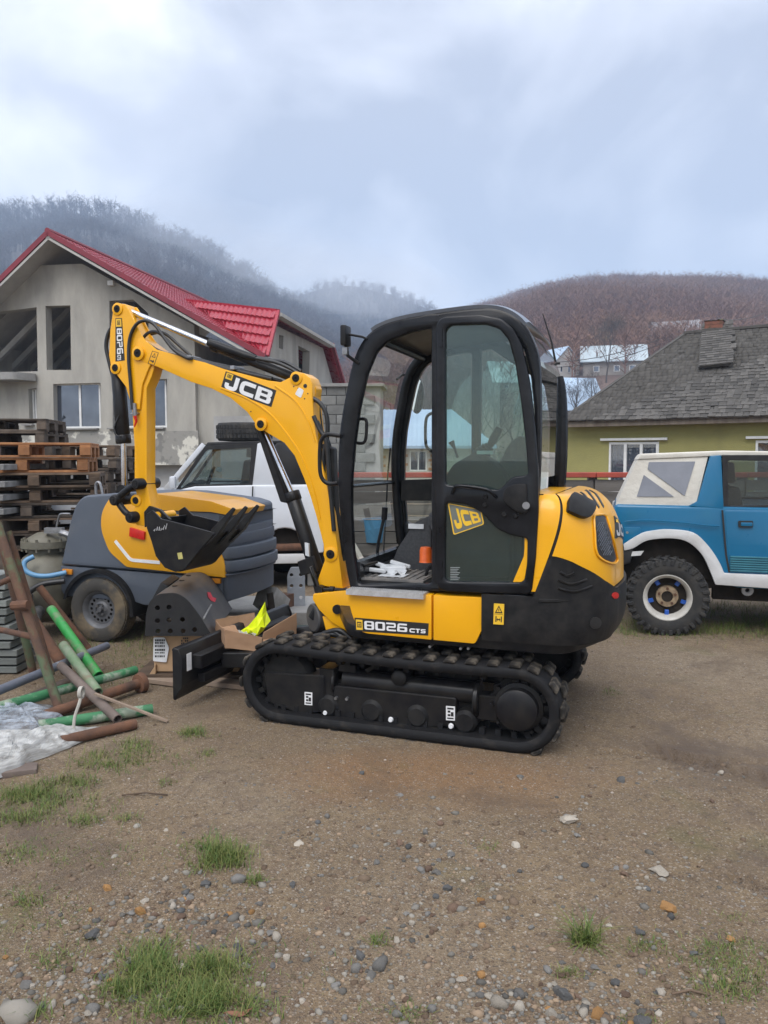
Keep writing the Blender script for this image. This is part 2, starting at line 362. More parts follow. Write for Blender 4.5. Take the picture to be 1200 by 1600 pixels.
def ground_mat():
    m = bpy.data.materials.new('muddy_ground'); m.use_nodes = True; t = m.node_tree; b = t.nodes['Principled BSDF']; N = t.nodes.new; K = t.links.new
    g = N('ShaderNodeNewGeometry'); P = g.outputs['Position']
    def noise(s, d=5, r=.6, w=0):
        n = N('ShaderNodeTexNoise'); n.inputs['Scale'].default_value = s; n.inputs['Detail'].default_value = d; n.inputs['Roughness'].default_value = r; n.inputs['Distortion'].default_value = w; K(P, n.inputs['Vector']); return n.outputs[0]
    def rng(src, a, c, lo=0, hi=1):
        r = N('ShaderNodeMapRange'); r.inputs[1].default_value = a; r.inputs[2].default_value = c; r.inputs[3].default_value = lo; r.inputs[4].default_value = hi; K(src, r.inputs[0]); return r.outputs[0]
    def mix(f, a, c):
        x = N('ShaderNodeMix'); x.data_type = 'RGBA'
        for s_, q in ((x.inputs[0], f), (x.inputs[6], a), (x.inputs[7], c)):
            if hasattr(q, 'links'): K(q, s_)
            else: s_.default_value = (*q, 1) if isinstance(q, tuple) else q
        return x.outputs[2]
    c = mix(rng(noise(1.3, 6), .35, .65), (.215, .155, .092), (.150, .106, .062))
    c = mix(rng(noise(.55, 4, .5, .4), .5, .66), c, (.225, .175, .118))
    c = mix(rng(noise(7, 6, .7), .45, .7), c, (.15, .107, .072))
    c = mix(rng(noise(26, 4, .7), .5, .68, 0, .75), c, (.085, .06, .042)); c = mix(rng(noise(90, 3, .7), .52, .66, 0, .6), c, (.28, .215, .145))  # dark speckle puts small-scale shadow contrast into the soil colour
    # rusty clay patch beside the near track
    vm = N('ShaderNodeVectorMath'); vm.operation = 'SUBTRACT'; vm.inputs[1].default_value = (.25, 3.8, 0); K(P, vm.inputs[0])
    vs_ = N('ShaderNodeVectorMath'); vs_.operation = 'MULTIPLY'; vs_.inputs[1].default_value = (.85, 1.9, 0); K(vm.outputs[0], vs_.inputs[0])
    ln = N('ShaderNodeVectorMath'); ln.operation = 'LENGTH'; K(vs_.outputs[0], ln.inputs[0])
    ad = N('ShaderNodeMath'); ad.operation = 'MULTIPLY_ADD'; ad.inputs[1].default_value = .9; K(noise(2.2, 5), ad.inputs[0]); K(ln.outputs[1], ad.inputs[2])
    c = mix(rng(ad.outputs[0], .7, 1.35, .75, 0), c, (.23, .13, .062))
    # sand grains and tiny pebbles
    vo = N('ShaderNodeTexVoronoi'); vo.inputs['Scale'].default_value = 150; K(P, vo.inputs['Vector'])
    sx = N('ShaderNodeSeparateColor'); K(vo.outputs['Color'], sx.inputs[0])
    c = mix(rng(sx.outputs[0], .88, .92, 0, .5), c, (.36, .31, .25)); c = mix(rng(sx.outputs[1], .88, .92, 0, .5), c, (.07, .062, .056))
    vo2 = N('ShaderNodeTexVoronoi'); vo2.inputs['Scale'].default_value = 46; K(P, vo2.inputs['Vector']); sx2 = N('ShaderNodeSeparateColor'); K(vo2.outputs['Color'], sx2.inputs[0])
    rim = rng(vo2.outputs['Distance'], .32, .42, 1, 0)
    def mul(a, b_):
        q = N('ShaderNodeMath'); q.operation = 'MULTIPLY'; K(a, q.inputs[0]); K(b_, q.inputs[1]); return q.outputs[0]
    peb = mul(rim, mul(rng(sx2.outputs[2], .93, .95), rng(noise(1.1, 4), .45, .6)))
    c = mix(peb, c, mix(sx2.outputs[0], (.32, .29, .25), (.13, .125, .12)))
    # thin moss where grass grows
    c = mix(rng(noise(1.0, 6, .65), .57, .72, 0, .5), c, (.10, .105, .035))
    K(c, b.inputs['Base Color']); wet = rng(noise(.8, 6, .62, .3), .54, .66); c = mix(wet, c, (.105, .074, .05)); K(c, b.inputs['Base Color']); K(rng(wet, 0, 1, .92, .5), b.inputs['Roughness']); b.inputs['Specular IOR Level'].default_value = .35
    h = N('ShaderNodeMath'); h.operation = 'MULTIPLY_ADD'; h.inputs[1].default_value = .5; K(noise(60, 6, .7), h.inputs[0]); K(peb, h.inputs[2])
    h2 = N('ShaderNodeMath'); h2.operation = 'MULTIPLY_ADD'; h2.inputs[1].default_value = .6; K(vo.outputs['Distance'], h2.inputs[0]); K(h.outputs[0], h2.inputs[2])
    bp = N('ShaderNodeBump'); bp.inputs['Distance'].default_value = .011; bp.inputs['Strength'].default_value = .9; K(h2.outputs[0], bp.inputs['Height']); K(bp.outputs[0], b.inputs['Normal'])
    return m
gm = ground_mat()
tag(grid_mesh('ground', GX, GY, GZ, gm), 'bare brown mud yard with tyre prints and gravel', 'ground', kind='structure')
def gz(x, y): return float(ground_height(np.array([x]), np.array([y]))[0])

# ================================================================== HILLS AND FAR WOODS
def crest_fn(pts):
    xs = [p[0] for p in pts]; ys = [p[1] for p in pts]; return lambda px: np.interp(px, xs, ys)
HILLS = {}
def hill(name, label, crest, d0, d1, pxr, m, seed, pw=1.0, z0=0.):
    cf = crest_fn(crest); px = np.linspace(pxr[0], pxr[1], 150); tt = np.concatenate([np.linspace(0, 1, 40), [1.06, 1.15, 1.3]])
    PX, TT = np.meshgrid(px, tt, indexing='ij')
    def zfun(PX, TT):
        D = d0 + (d1 - d0) * TT; zc = (YH - cf(PX)) / F * d1 + HC
        prof = np.where(TT <= 1, np.clip(TT, 0, 1) ** pw, 1 - (TT - 1) * 1.2)
        X = (PX - 600) / F * D; n = fbm(X, D, 1 / 90., 4, seed) * .06 + fbm(X, D, 1 / 28., 3, seed + 4) * .02
        z = z0 - 2 + (zc + 2 - z0) * np.clip(prof + n * np.clip(TT * 2, 0, 1) * np.clip(np.abs(1 - TT) * 3, 0.12, 1), 0, 2)
        return X, D, z
    X, D, Z = zfun(PX, TT); HILLS[name] = zfun
    return tag(grid_mesh(name, X, D, Z, m), label, 'hill', kind='structure')
m_left = mat('hill_litter_grey', (.04, .037, .036), .95, var=(.065, .057, .05), vs=.03)
m_right = mat('hill_litter_brown', (.10, .065, .05), .95, var=(.14, .09, .07), vs=.03)
CL = [(-900, 436), (-300, 361), (-100, 354), (0, 356), (60, 352), (130, 342), (190, 356), (250, 378), (330, 412), (400, 448), (470, 484), (560, 528), (660, 576), (800, 656), (1000, 728)]
CM = [(100, 640), (330, 520), (440, 478), (500, 458), (545, 452), (600, 462), (640, 476), (672, 489), (740, 530), (850, 600), (1000, 700)]
CR = [(300, 729), (420, 657), (520, 592), (600, 552), (700, 514), (760, 493), (800, 480), (850, 465), (900, 456), (960, 452), (1040, 453), (1120, 457), (1200, 463), (1400, 457), (1700, 487), (2100, 577)]
hill('hill_left', 'high misty wooded hill behind the red roofed house', CL, 120, 720, (-900, 1000), m_left, 1, 1.15)
hill('hill_middle', 'far hill fading into low cloud', CM, 500, 960, (100, 1000), m_left, 2, 1.0)
hill('hill_right', 'reddish brown wooded hill behind the shingle roof', CR, 60, 520, (300, 2100), m_right, 3, 1.05)
def bare_proto(seed, n=46, h=1., spread=.34, thick=.014, low=.35):
    r = random.Random(seed); V = []; Fc = []
    def tri(a, b, w):
        a = Vector(a); b = Vector(b); t = (b - a); s = t.cross(Vector((r.uniform(-1, 1), r.uniform(-1, 1), r.uniform(-1, 1)))).normalized() * w
        i = len(V); V.extend([a - s, a + s, b]); Fc.append((i, i + 1, i + 2))
    for k in range(3):
        a = k * 2.1; i = len(V); V.extend([Vector((thick * 1.6 * math.cos(a), thick * 1.6 * math.sin(a), -.1)), Vector((thick * 1.6 * math.cos(a + 2.1), thick * 1.6 * math.sin(a + 2.1), -.1)), Vector((0, 0, h))]); Fc.append((i, i + 1, i + 2))
    for k in range(n):
        z0 = r.uniform(low, .85) * h; a = r.uniform(0, 6.3); l = spread * r.uniform(.5, 1.1) * (1.15 - .5 * abs(z0 / h - .6) * 2)
        e_ = Vector((math.cos(a) * l, math.sin(a) * l, z0 + l * r.uniform(.5, 1.3))); o = Vector((0, 0, z0)); tri(o, e_, thick * .75)
        for j in range(4):
            p = o.lerp(e_, r.uniform(.35, 1)); q = p + Vector((r.uniform(-1, 1), r.uniform(-1, 1), r.uniform(-.1, 1.0))) * spread * .42; tri(p, q, thick * .5)
    return np.array([tuple(v) for v in V]), np.array(Fc)
def wood(name, label, hillname, pxr, tr, n, hh, m, seed, protos):
    r = np.random.default_rng(seed); px = r.uniform(*pxr, n); t = tr[0] + (tr[1] - tr[0]) * r.random(n) ** .75; X, D, Z = HILLS[hillname](px, t)
    s = hh * r.uniform(.7, 1.25, n); M3 = rotz(r.uniform(0, 6.28, n)) * s[:, None, None]; tint = np.clip(.5 + .5 * fbm(X, D, 1 / 60., 3, seed) * 1.4 + r.normal(0, .22, n), 0, 1)
    o = scatter(name, protos, M3, np.stack([X, D, Z - .3], -1), m, tint=tint); return tag(o, label, 'wood', kind='stuff')
protoA = [bare_proto(100 + k, 20, 1., .28, .013) for k in range(5)]
protoB = [bare_proto(200 + k, 26, 1., .38, .0135, .15) for k in range(5)]
m_wl = mat('bare_wood_grey', (.032, .030, .034), .95, tint=(.08, .067, .064))
m_wr = mat('bare_wood_russet', (.12, .055, .045), .95, tint=(.23, .135, .09))
wood('wood', 'bare grey wood covering the misty hill', 'hill_left', (-250, 760), (.12, 1.0), 8500, 11, m_wl, 5, protoA)
wood('wood', 'line of thin bare trees along the top of the misty hill', 'hill_left', (-120, 420), (.97, 1.03), 380, 17, m_wl, 6, protoA)
wood('wood', 'dark wood on the far hill under the cloud', 'hill_middle', (250, 800), (.3, 1.02), 2600, 11, m_wl, 7, protoB)
wood('wood', 'reddish brown bare wood covering the hill above the shingle roof', 'hill_right', (480, 1420), (.16, 1.02), 12000, 7.5, m_wr, 8, protoB)
# ================================================================== LETTERING (flat print, raised a hair)
def glyph(ch):
    """loops of one wide bold capital or digit in a box 1 high; returns (list of loop groups, width)"""
    w = .26; a = w / 2
    def R(x0, z0, x1, z1, r): return rnd([(x0, z0), (x1, z0), (x1, z1), (x0, z1)], r)
    if ch == '8': return [[R(0, 0, 1.02, 1, .2), R(w, .16, 1.02 - w, .42, .06), R(w, .58, 1.02 - w, .84, .06)]], 1.02
    if ch == '0': return [[R(0, 0, 1.02, 1, .2), R(w, .18, 1.02 - w, .82, .08)]], 1.02
    if ch == '2': return [[stroke([(.0, .91), (.89, .91), (.89, .5), (.13, .5), (.13, .09), (1.0, .09)], .19, .1)]], 1.0
    if ch == '6': return [[R(0, 0, 1.02, .6, .16), R(w, .17, 1.02 - w, .43, .06)], [stroke([(.13, .35), (.13, .91), (.98, .91)], .2, .14)]], 1.02
    if ch == 'J': return [[stroke([(.72, 1.0), (.72, .12), (.12, .12), (.12, .42)], .27, .2)]], .86
    if ch == 'C': return [[stroke([(1.0, .86), (.14, .86), (.14, .14), (1.0, .14)], .28, .26)]], 1.0
    if ch == 'B': return [[rnd([(0, 0), (.92, 0), (1.02, .1), (1.02, .42), (.92, .52), (1.0, .6), (1.0, .9), (.9, 1), (0, 1)], .06), R(.29, .19, .74, .41, .05), R(.29, .61, .72, .81, .05)]], 1.02
    if ch == 'T': return [[[(0, .78), (0, 1), (.86, 1), (.86, .78), (.57, .78), (.57, 0), (.29, 0), (.29, .78)]]], .86
    if ch == 'S': return [[stroke([(.86, .88), (.11, .88), (.11, .52), (.77, .48), (.77, .12), (0, .12)], .22, .12)]], .88
    return [], .4
def word(mb, txt, o, du, dv, y, t=.0015, gap=.12, fn=None, sx=1.0):
    """write txt from o=(x,z); du = vector of one unit along the line, dv = vector of one unit up, in the local x-z plane at y"""
    x = 0
    for ch in txt:
        gs, w = glyph(ch)
        for k, loops in enumerate(gs):
            L = [[(o[0] + (x + a * sx) * du[0] + b * dv[0], o[1] + (x + a * sx) * du[1] + b * dv[1]) for a, b in lp] for lp in loops]
            mb.plate(L, y, y + t + .0004 * k, 0, fn)
        x += (w + gap) * sx
    return x
def quad_map(q):
    """unit square -> quad given as bl, br, tr, tl (affine along edges)"""
    bl, br, tr, tl = [Vector(p) for p in q]
    return lambda s, t: tuple(bl * (1 - s) * (1 - t) + br * s * (1 - t) + tr * s * t + tl * (1 - s) * t)

# ================================================================== THE EXCAVATOR
EX = Frame((.309, 5.017), 160.55); P = EX.P
ex = thing('mini_excavator', 'yellow and black mini excavator with a tall glazed cab parked on the muddy yard', 'excavator', EX.o, EX.ang)
Y, K, CB = M_['yellow'], M_['black'], M_['cab']
# ---- tracks
def track_path():
    zf, zr, rf, rr = .243, .235, .218, .21; xf, xr = .735, -.70; q = []
    for a in np.linspace(-90, 90, 15): q.append((xf + rf * math.cos(rad(a)), zf + rf * math.sin(rad(a))))
    top = [(xf + (xr - xf) * k / 14, (zf + rf) + ((zr + rr) - (zf + rf)) * k / 14 - .012 * math.sin(math.pi * k / 14)) for k in range(1, 14)]; q += top
    for a in np.linspace(90, 270, 15): q.append((xr + rr * math.cos(rad(a)), zr + rr * math.sin(rad(a))))
    q += [(xr + (xf - xr) * k / 14, .025) for k in range(1, 14)]
    return q
TP = track_path()
def resample(pts, n):
    p = np.array(pts + [pts[0]]); s = np.concatenate([[0], np.cumsum(np.hypot(*np.diff(p, axis=0).T))]); u = np.linspace(0, s[-1], n, endpoint=False); return np.stack([np.interp(u, s, p[:, 0]), np.interp(u, s, p[:, 1])], 1)
tp = resample(TP, 140)
def tnormal(i):
    t = tp[(i + 1) % 140] - tp[i - 1]; t /= np.hypot(*t); return np.array([t[1], -t[0]]), t
lug_me = None
def track(ys):
    global lug_me
    y0, y1 = (.475, .775) if ys > 0 else (-.775, -.475)
    prof = [(y0, -.016), (y0 + .012, -.034), (y1 - .012, -.034), (y1, -.016), (y1, .012), (y1 - .015, .026), (y0 + .015, .026), (y0, .012)]
    mb = MB(); vs = []
    for i in range(140):
        n, t = tnormal(i); vs += [(tp[i][0] + n[0] * h, yy, tp[i][1] + n[1] * h) for yy, h in prof]
    mb.add(vs, [(i * 8 + k, i * 8 + (k + 1) % 8, ((i + 1) % 140) * 8 + (k + 1) % 8, ((i + 1) % 140) * 8 + k) for i in range(140) for k in range(8)])
    tr = mb.build('track', M_['rubber'], ex, smooth=50)
    if lug_me is None:
        b = MB(); b.prism([(-.036, -.006), (.036, -.006), (.026, .018), (-.026, .018)], -.072, .072); lug_me = b.mesh('lug', M_['lug'], bevel=.006, seg=1)
    sp_ = resample(TP, 36)
    for k in range(36):
        for row in (0, 1):
            i = int((k + (.5 if row else 0)) / 36 * 140) % 140; n, t = tnormal(i); o = link('lug', lug_me, tr)
            yy = (y0 + .074) if row else (y1 - .074)
            X = Vector((t[0], 0, t[1])); Z = Vector((n[0], 0, n[1])); Yv = Z.cross(X)
            R = Matrix((X, Yv, Z)).transposed().to_4x4(); o.matrix_local = Matrix.Translation((tp[i][0] + n[0] * .03, yy, tp[i][1] + n[1] * .03)) @ R
    g = MB()
    for k in range(48):
        i = int(k / 48 * 140); n, t = tnormal(i); c = (tp[i][0] - n[0] * .045, (y0 + y1) / 2, tp[i][1] - n[1] * .045)
        R = Matrix((Vector((t[0], 0, t[1])), Vector((0, 1, 0)) * -1, Vector((n[0], 0, n[1])))).transposed()
        for dy in (-.06, .06): g.box((c[0], c[1] + dy, c[2]), (.03, .035, .05), R)
    tag(g.build('guide_lugs', M_['rubber'], tr, smooth=0), kind='stuff')
    s = 1 if ys > 0 else -1; f = MB(); yo = .70 * s
    # guard box, tension tube, end flange
    A = P(.70, (412, 1050), (506, 1056), (508, 1112), (470, 1116), (420, 1098)); f.prism(rnd(A, .015), yo - s * .14, yo); 
    f.prism(P(.70, (497, 1044), (520, 1047), (520, 1120), (500, 1118)), yo - s * .16, yo - s * .012)
    B = P(.70, (520, 1072), (712, 1092), (712, 1135), (640, 1140), (520, 1122)); f.prism(rnd(B, .02), yo - s * .14, yo - s * .01)
    f.cyl((.36, yo - s * .08, .268), (-.47, yo - s * .08, .265), .062, n=20)
    f.cyl((-.445, yo - s * .07, .24), (-.475, yo - s * .07, .24), .098, n=24); f.cyl((.40, yo - s * .07, .25), (.42, yo - s * .07, .25), .075, n=20)
    f.box((.12, .55 * s, .2), (1.15, .16, .12)); f.box((.0, .5 * s, .3), (.9, .1, .14)); f.box((.33, yo - s * .09, .345), (.11, .1, .05)); f.box((-.52, yo - s * .08, .2), (.12, .1, .14))
    f.bar((.24, .6 * s, .33), (.1, .52 * s, .43), .1, .03)
    fr = f.build('track_frame', M_['black'], ex, bevel=.006, seg=1)
    hub = MB(); hub.lathe([(.0, .02), (.09, .02), (.112, .008), (.112, -.05), (.135, -.055), (.135, -.075), (.02, -.09)] if s > 0 else [(.0, -.02), (.112, -.008), (.112, .05), (.02, .09)], (-.70, .745 * s, .232), n=36)
    for k in range(9):
        a = k * .698; hub.cyl((-.70 + .148 * math.cos(a), .66 * s, .232 + .148 * math.sin(a)), (-.70 + .148 * math.cos(a), .70 * s, .232 + .148 * math.sin(a)), .011, n=6)
    hub.build('drive_hub', M_['black'], ex, smooth=40)
    sk = MB(); R0 = []
    for k in range(32): R0.append((-.70 + (.182 if k % 2 else .158) * math.cos(2 * math.pi * k / 32), .232 + (.182 if k % 2 else .158) * math.sin(2 * math.pi * k / 32)))
    sk.prism(R0, .60 * s, .65 * s); sk.build('sprocket', M_['satin'], ex, bevel=.004, seg=1)
    idl = MB(); idl.lathe([(0, -.06), (.16, -.06), (.19, -.02), (.19, .02), (.16, .06), (0, .06)], (.735, .62 * s, .243), n=32); idl.build('idler', M_['satin'], ex, smooth=40)
    for x in (-.4, -.12, .16, .44):
        r = MB(); r.lathe([(0, -.09), (.05, -.09), (.068, -.07), (.068, .07), (.05, .09), (0, .09)], (x, .62 * s, .115), n=20); r.build('roller', M_['satin'], ex)
    r = MB(); c = EX.L(626, 1057, .66); r.lathe([(0, -.1), (.045, -.1), (.045, .1), (.03, .11), (0, .11)], (c[0], .6 * s, c[1]), n=20); r.build('roller', M_['satin'], ex)
    if s > 0:
        for q in ((509, 1113), (611, 1124), (705, 1134)):
            c = EX.L(*q, .70); b = MB(); b.lathe([(0, .013), (.012, .013), (.016, 0), (0, -.01)], (c[0], .703, c[1]), n=14); b.build('grease_plug', M_['white'], ex)
        for q in ((525, 1091), (542, 1092)):
            c = EX.L(*q, .70); b = MB(); b.lathe([(0, .006), (.009, .006), (.011, -.02)], (c[0], .703, c[1]), n=12); b.build('bolt', M_['steel'], ex)
        for x0, y0_, x1, y1_ in ((476, 1081, 488, 1101), (697, 1103, 711, 1125)):
            st = MB(); yy = .7015 if x0 < 600 else .7025; q = P(.70, (x0, y1_), (x1, y1_ + 1), (x1, y0_ + 1), (x0, y0_)); st.prism(q, yy - .004, yy); so = st.build('sticker', M_['white'], ex)
            qm = quad_map(q); pr = MB()
            for a, b_, c_, d_ in ((.15, .1, .85, .2), (.2, .3, .5, .45), (.55, .3, .85, .6), (.2, .55, .5, .7), (.15, .78, .85, .9)):
                pr.prism([qm(a, b_), qm(c_, b_), qm(c_, d_), qm(a, d_)], yy, yy + .001)
            pr.build('print', M_['dark'], so)
track(1); track(-1)
u = MB(); u.box((0, 0, .36), (.8, .98, .16)); u.box((0, 0, .30), (.5, 1.1, .12)); u.lathe([(.36, .44), (.36, .5), (.33, .5), (.33, .545), (0, .545)], n=40, axis='z')
u.build('undercarriage', M_['black'], ex, bevel=.01, seg=1)
# ---- dozer
d = MB()
for s in (1, -1): d.bar((.45, .3 * s, .30), (1.36, .36 * s, .235), .07, .1)
d.bar((.55, 0, .36), (1.35, .0, .25), .09, .06); d.box((.75, 0, .32), (.1, .62, .07))
dz = d.build('dozer_arm', K, ex, bevel=.006, seg=1)
bl = P(.775, (273, 1012), (281, 1020), (284, 1042), (281, 1064), (271, 1088), (283, 1086), (296, 1064), (300, 1040), (296, 1018), (288, 1009))
x0 = min(p[0] for p in bl); 
b = MB(); prof = [(1.535, .385), (1.515, .375), (1.488, .32), (1.482, .25), (1.49, .17), (1.528, .07), (1.515, .062), (1.468, .16), (1.46, .25), (1.466, .33), (1.49, .395), (1.52, .405)]
prof = [(x - .055, z) for x, z in prof]; b.prism(rnd(prof, .004, 2), -.775, .775)
for s in (1, -1): b.prism([(1.473, .39), (1.473, .07), (1.405, .15), (1.40, .33), (1.425, .395)], .765 * s, .777 * s)
bo = b.build('dozer_blade', K, ex, bevel=.003, seg=1)
b = MB(); b.box((1.378, 0, .29), (.07, 1.30, .09)); b.box((1.378, 0, .17), (.05, 1.2, .06)); b.build('blade_stiffener', K, bo, bevel=.006, seg=1)
s_ = MB(); s_.box((1.3995, .70, .30), (.003, .05, .11)); s_.build('sticker', M_['white'], bo)
b = MB(); b.tube([(.6, 0, .43), (1.0, 0, .36)], .045, 14); b.tube([(1.0, 0, .36), (1.36, 0, .29)], .022, 12); b.build('dozer_ram', K, ex)
# ---- turntable and hoses under the nose
t = MB(); t.plate([rnd([(.62, .1), (.3, .70), (-.95, .70), (-1.12, .3), (-1.12, -.5), (-.9, -.7), (.3, -.7)], .12)], .545, .615, .005, fn=lambda a, b_, w: (a, b_, w)); t.build('turntable', K, ex)
def hose(path, r, m='hose', par=None, name='hose', n=8):
    b = MB(); b.tube(spl(path, 6), r, n); return b.build(name, M_[m], par or ex, smooth=60)
def pp(yl, *q): return [(x, yl, z) for x, z in P(yl, *q)]
for q in ([(520, 985), (540, 1000), (560, 1012), (600, 1015)], [(505, 990), (530, 985), (552, 1000), (575, 1005)], [(468, 1003), (500, 992), (530, 993), (560, 1008)]): hose(pp(.15, *q), .018)
# ---- nose casting and king post
nz = MB(); n_ = P(.12, (491, 927), (540, 922), (560, 925), (566, 985), (545, 986), (520, 972), (500, 952), (490, 936)); nz.prism(rnd(n_, .01), -.14, .14)
n2 = P(.10, (505, 962), (548, 968), (548, 996), (515, 1000)); nz.prism(n2, -.12, .12); no = nz.build('swing_post', Y, ex, bevel=.008)
b = MB(); c = EX.L(527, 952, .145); b.cyl((c[0], .13, c[1]), (c[0], .155, c[1]), .032); b.build('pin', K, no)
b = MB(); a, c = EX.L(500, 921, .1), EX.L(544, 922, .12); b.cyl((a[0], .1, a[1]), (c[0], .12, c[1]), .013, n=10); b.cyl((a[0], .07, a[1]), (a[0], .13, a[1]), .03)
c2 = EX.L(519, 921, .11); b.cyl((c2[0] - .015, .11, c2[1]), (c2[0] + .015, .11, c2[1]), .022); b.build('hydraulic_pipe', K, ex)
# ---- side skirt
sk = MB(); q = P(.74, (540, 922), (674, 930), (674, 1000), (572, 990), (560, 985), (550, 962)); sk.prism(rnd(q, [.02, 0, 0, .03, .02, .03]), .40, .74); s1 = sk.build('side_skirt', Y, ex, bevel=.01)
sk = MB(); q = P(.74, (677, 930), (777, 935), (742, 1006), (677, 1000)); sk.prism(rnd(q, [0, .01, .015, 0]), .40, .738); s2 = sk.build('side_skirt', Y, ex, bevel=.01)
st = MB(); q = P(.78, (541, 923), (662, 929), (662, 941), (541, 935)); zt = EX.L(600, 924, .78)[1]; st.box(((q[0][0] + q[1][0]) / 2, .725, zt - .016), (q[0][0] - q[1][0], .12, .03))
for k in range(40):
    for j in range(4): st.box((q[1][0] + .01 + (q[0][0] - q[1][0] - .02) * k / 39, .68 + .03 * j, zt), (.005, .012, .006))
st.build('step_tread', M_['alu'], s1, bevel=0)
dq = P(.74, (555, 986), (669, 993), (670, 974), (554, 965)); dm = quad_map(dq); dc = MB(); dc.prism([dm(0, 0), dm(1, 0), dm(1, 1), dm(0, 1)], .735, .742); dco = dc.build('decal', M_['dark'], s1)
def in_quad(mb, txt, qm, s0, t0, s1, t1, y, gap=.12, tk=.0012):
    """write txt so that it fills the sub-rectangle of a quad"""
    tot = sum(glyph(c)[1] + gap for c in txt) - gap; x = 0
    for ch in txt:
        gs, w = glyph(ch)
        for k, loops in enumerate(gs):
            mb.plate([[qm(s0 + (x + a) / tot * (s1 - s0), t0 + bb * (t1 - t0)) for a, bb in lp] for lp in loops], y, y + tk + .0004 * k)
        x += w + gap
w = MB(); in_quad(w, '8026', dm, .135, .18, .72, .82, .7422); in_quad(w, 'CTS', dm, .75, .17, .965, .5, .7422); w.build('lettering', M_['white'], dco, fix=False)
w = MB(); w.prism([dm(.02, .12), dm(.11, .12), dm(.11, .88), dm(.02, .88)], .742, .7434); lo = w.build('emblem', M_['yprint'], dco); w = MB(); w.plate([[dm(.035, .3), dm(.095, .3), dm(.095, .72), dm(.035, .72)], [dm(.043, .38), dm(.087, .38), dm(.087, .64), dm(.043, .64)]], .7434, .7442); in_quad(w, 'JCB', dm, .05, .44, .081, .58, .7434); w.build('emblem_print', M_['dark'], lo, fix=False)
b = MB()
for q in ((672, 1010), (720, 1013), (732, 1013)): c = EX.L(*q, .7); b.cyl((c[0], .6, c[1] + .0), (c[0], .71, c[1]), .008, n=8)
b.build('bolt_row', M_['steel'], ex)

# ---- rear body: plan outline walked from the near side round the tail to the far side
def plan(R=1.222, yn=.735, rc=.30):
    pts = [(-.30, yn)]; xa = -.86; pts += [(xa * k / 12 - .30 * (1 - k / 12), yn) for k in range(1, 12)]
    tail = []
    for a in np.linspace(0, 1, 16): tail.append((xa - (R - .86) * math.sin(a * math.pi / 2) * .90, yn - .40 * (1 - math.cos(a * math.pi / 2))))
    end = tail[-1]; n = 14
    mid = [(end[0] - .028 * math.sin(math.pi * k / n) ** 1.0, end[1] + (-.335 - end[1]) * k / n) for k in range(1, n)]
    far = [(t_[0], -(t_[1])) for t_ in tail[::-1]]
    return pts + tail + mid + far + [(-.30, -yn)]
PL = np.array(plan()); sL = np.concatenate([[0], np.cumsum(np.hypot(*np.diff(PL, axis=0).T))]); 
def pl_at(s): return np.array([np.interp(s, sL, PL[:, 0]), np.interp(s, sL, PL[:, 1])])
def s_of_x(x): return -.30 - x            # along the near straight side
Ssym = sL[-1]
def wall_pt(s, z):
    p = pl_at(s); f = np.clip((z - .98) / .428, 0, 1); g = 1 - max(0, 1 - f ** 2.6) ** .45; e_ = max(0, (z - .80)) * .03
    f2 = np.clip((z - 1.22) / .188, 0, 1); g2 = 1 - max(0, 1 - f2 ** 2.4) ** .5; low = np.clip((.72 - z) / .15, 0, 1)
    x = p[0]; tail = np.clip((-x - .8) / .38, 0, 1)
    x = x + tail * (g * .24 + e_ * 1.1 + low ** 2 * .05); y = p[1] * (1 - g2 * .12 - e_ * .35 - low ** 2 * .03)
    return (float(x), float(y), float(z))
HT = 1.405
seam_s = lambda z: .50 + (z - .885) * .36
_gs = np.arange(.2, 1.9, .006); _gz = np.arange(.6, HT + .001, .006)
_surf = np.array([[wall_pt(a, b_) for b_ in _gz] for a in _gs])
_sw = np.array(EX.o)[None, None] + _surf[..., :1] * np.array(EX.u) + _surf[..., 1:2] * np.array(EX.v) + _surf[..., 2:] * np.array((0, 0, 1.)) - np.array((0, 0, HC))
def on_body(px, py, off=.0):
    """local point where the photo ray meets the tail surface"""
    d_ = np.array(ray(px, py)); d_ /= np.linalg.norm(d_); al = _sw @ d_; e_ = np.linalg.norm(_sw - al[..., None] * d_, axis=-1) + al * .004
    i, k = np.unravel_index(np.argmin(e_), e_.shape); s, z = float(_gs[i]), float(_gz[k])
    o3 = EX.o - Vector((0, 0, HC)); dv = Vector(d_); best = None
    for a in np.linspace(-.006, .006, 9):
        for b_ in np.linspace(-.006, .006, 9):
            p = wall_pt(s + a, min(z + b_, HT - .001)); w_ = o3 + p[0] * EX.u + p[1] * EX.v + Vector((0, 0, p[2])); e2 = (w_ - dv * w_.dot(dv)).length
            if best is None or e2 < best[0]: best = (e2, s + a, min(z + b_, HT - .001))
    _, s, z = best
    p = Vector(wall_pt(s, z)); a = Vector(wall_pt(s + .01, z)); b_ = Vector(wall_pt(s, z + .01)); n = (b_ - p).cross(a - p).normalized()
    if n.dot(Vector((p.x + .4, p.y, 0))) < 0: n = -n
    return p + n * off, n
def body_sz(px, py):
    d_ = np.array(ray(px, py)); d_ /= np.linalg.norm(d_); al = _sw @ d_; e_ = np.linalg.norm(_sw - al[..., None] * d_, axis=-1) + al * .004
    i, k = np.unravel_index(np.argmin(e_), e_.shape); return float(_gs[i]), float(_gz[k])
_b = [body_sz(*q) for q in ((866, 871), (880, 875.5), (894, 880.6), (910, 888), (924, 895), (940, 906), (957, 918))]
_bs = [k[0] for k in _b] + [_b[-1][0] + .12, _b[-1][0] + .5]; _bz = [k[1] for k in _b] + [_b[-1][1] - .005, _b[-1][1] - .005]
def z_border(s):
    s = min(s, Ssym - s); return float(np.interp(s, _bs, _bz))
zl = lambda s: z_border(s) + .006
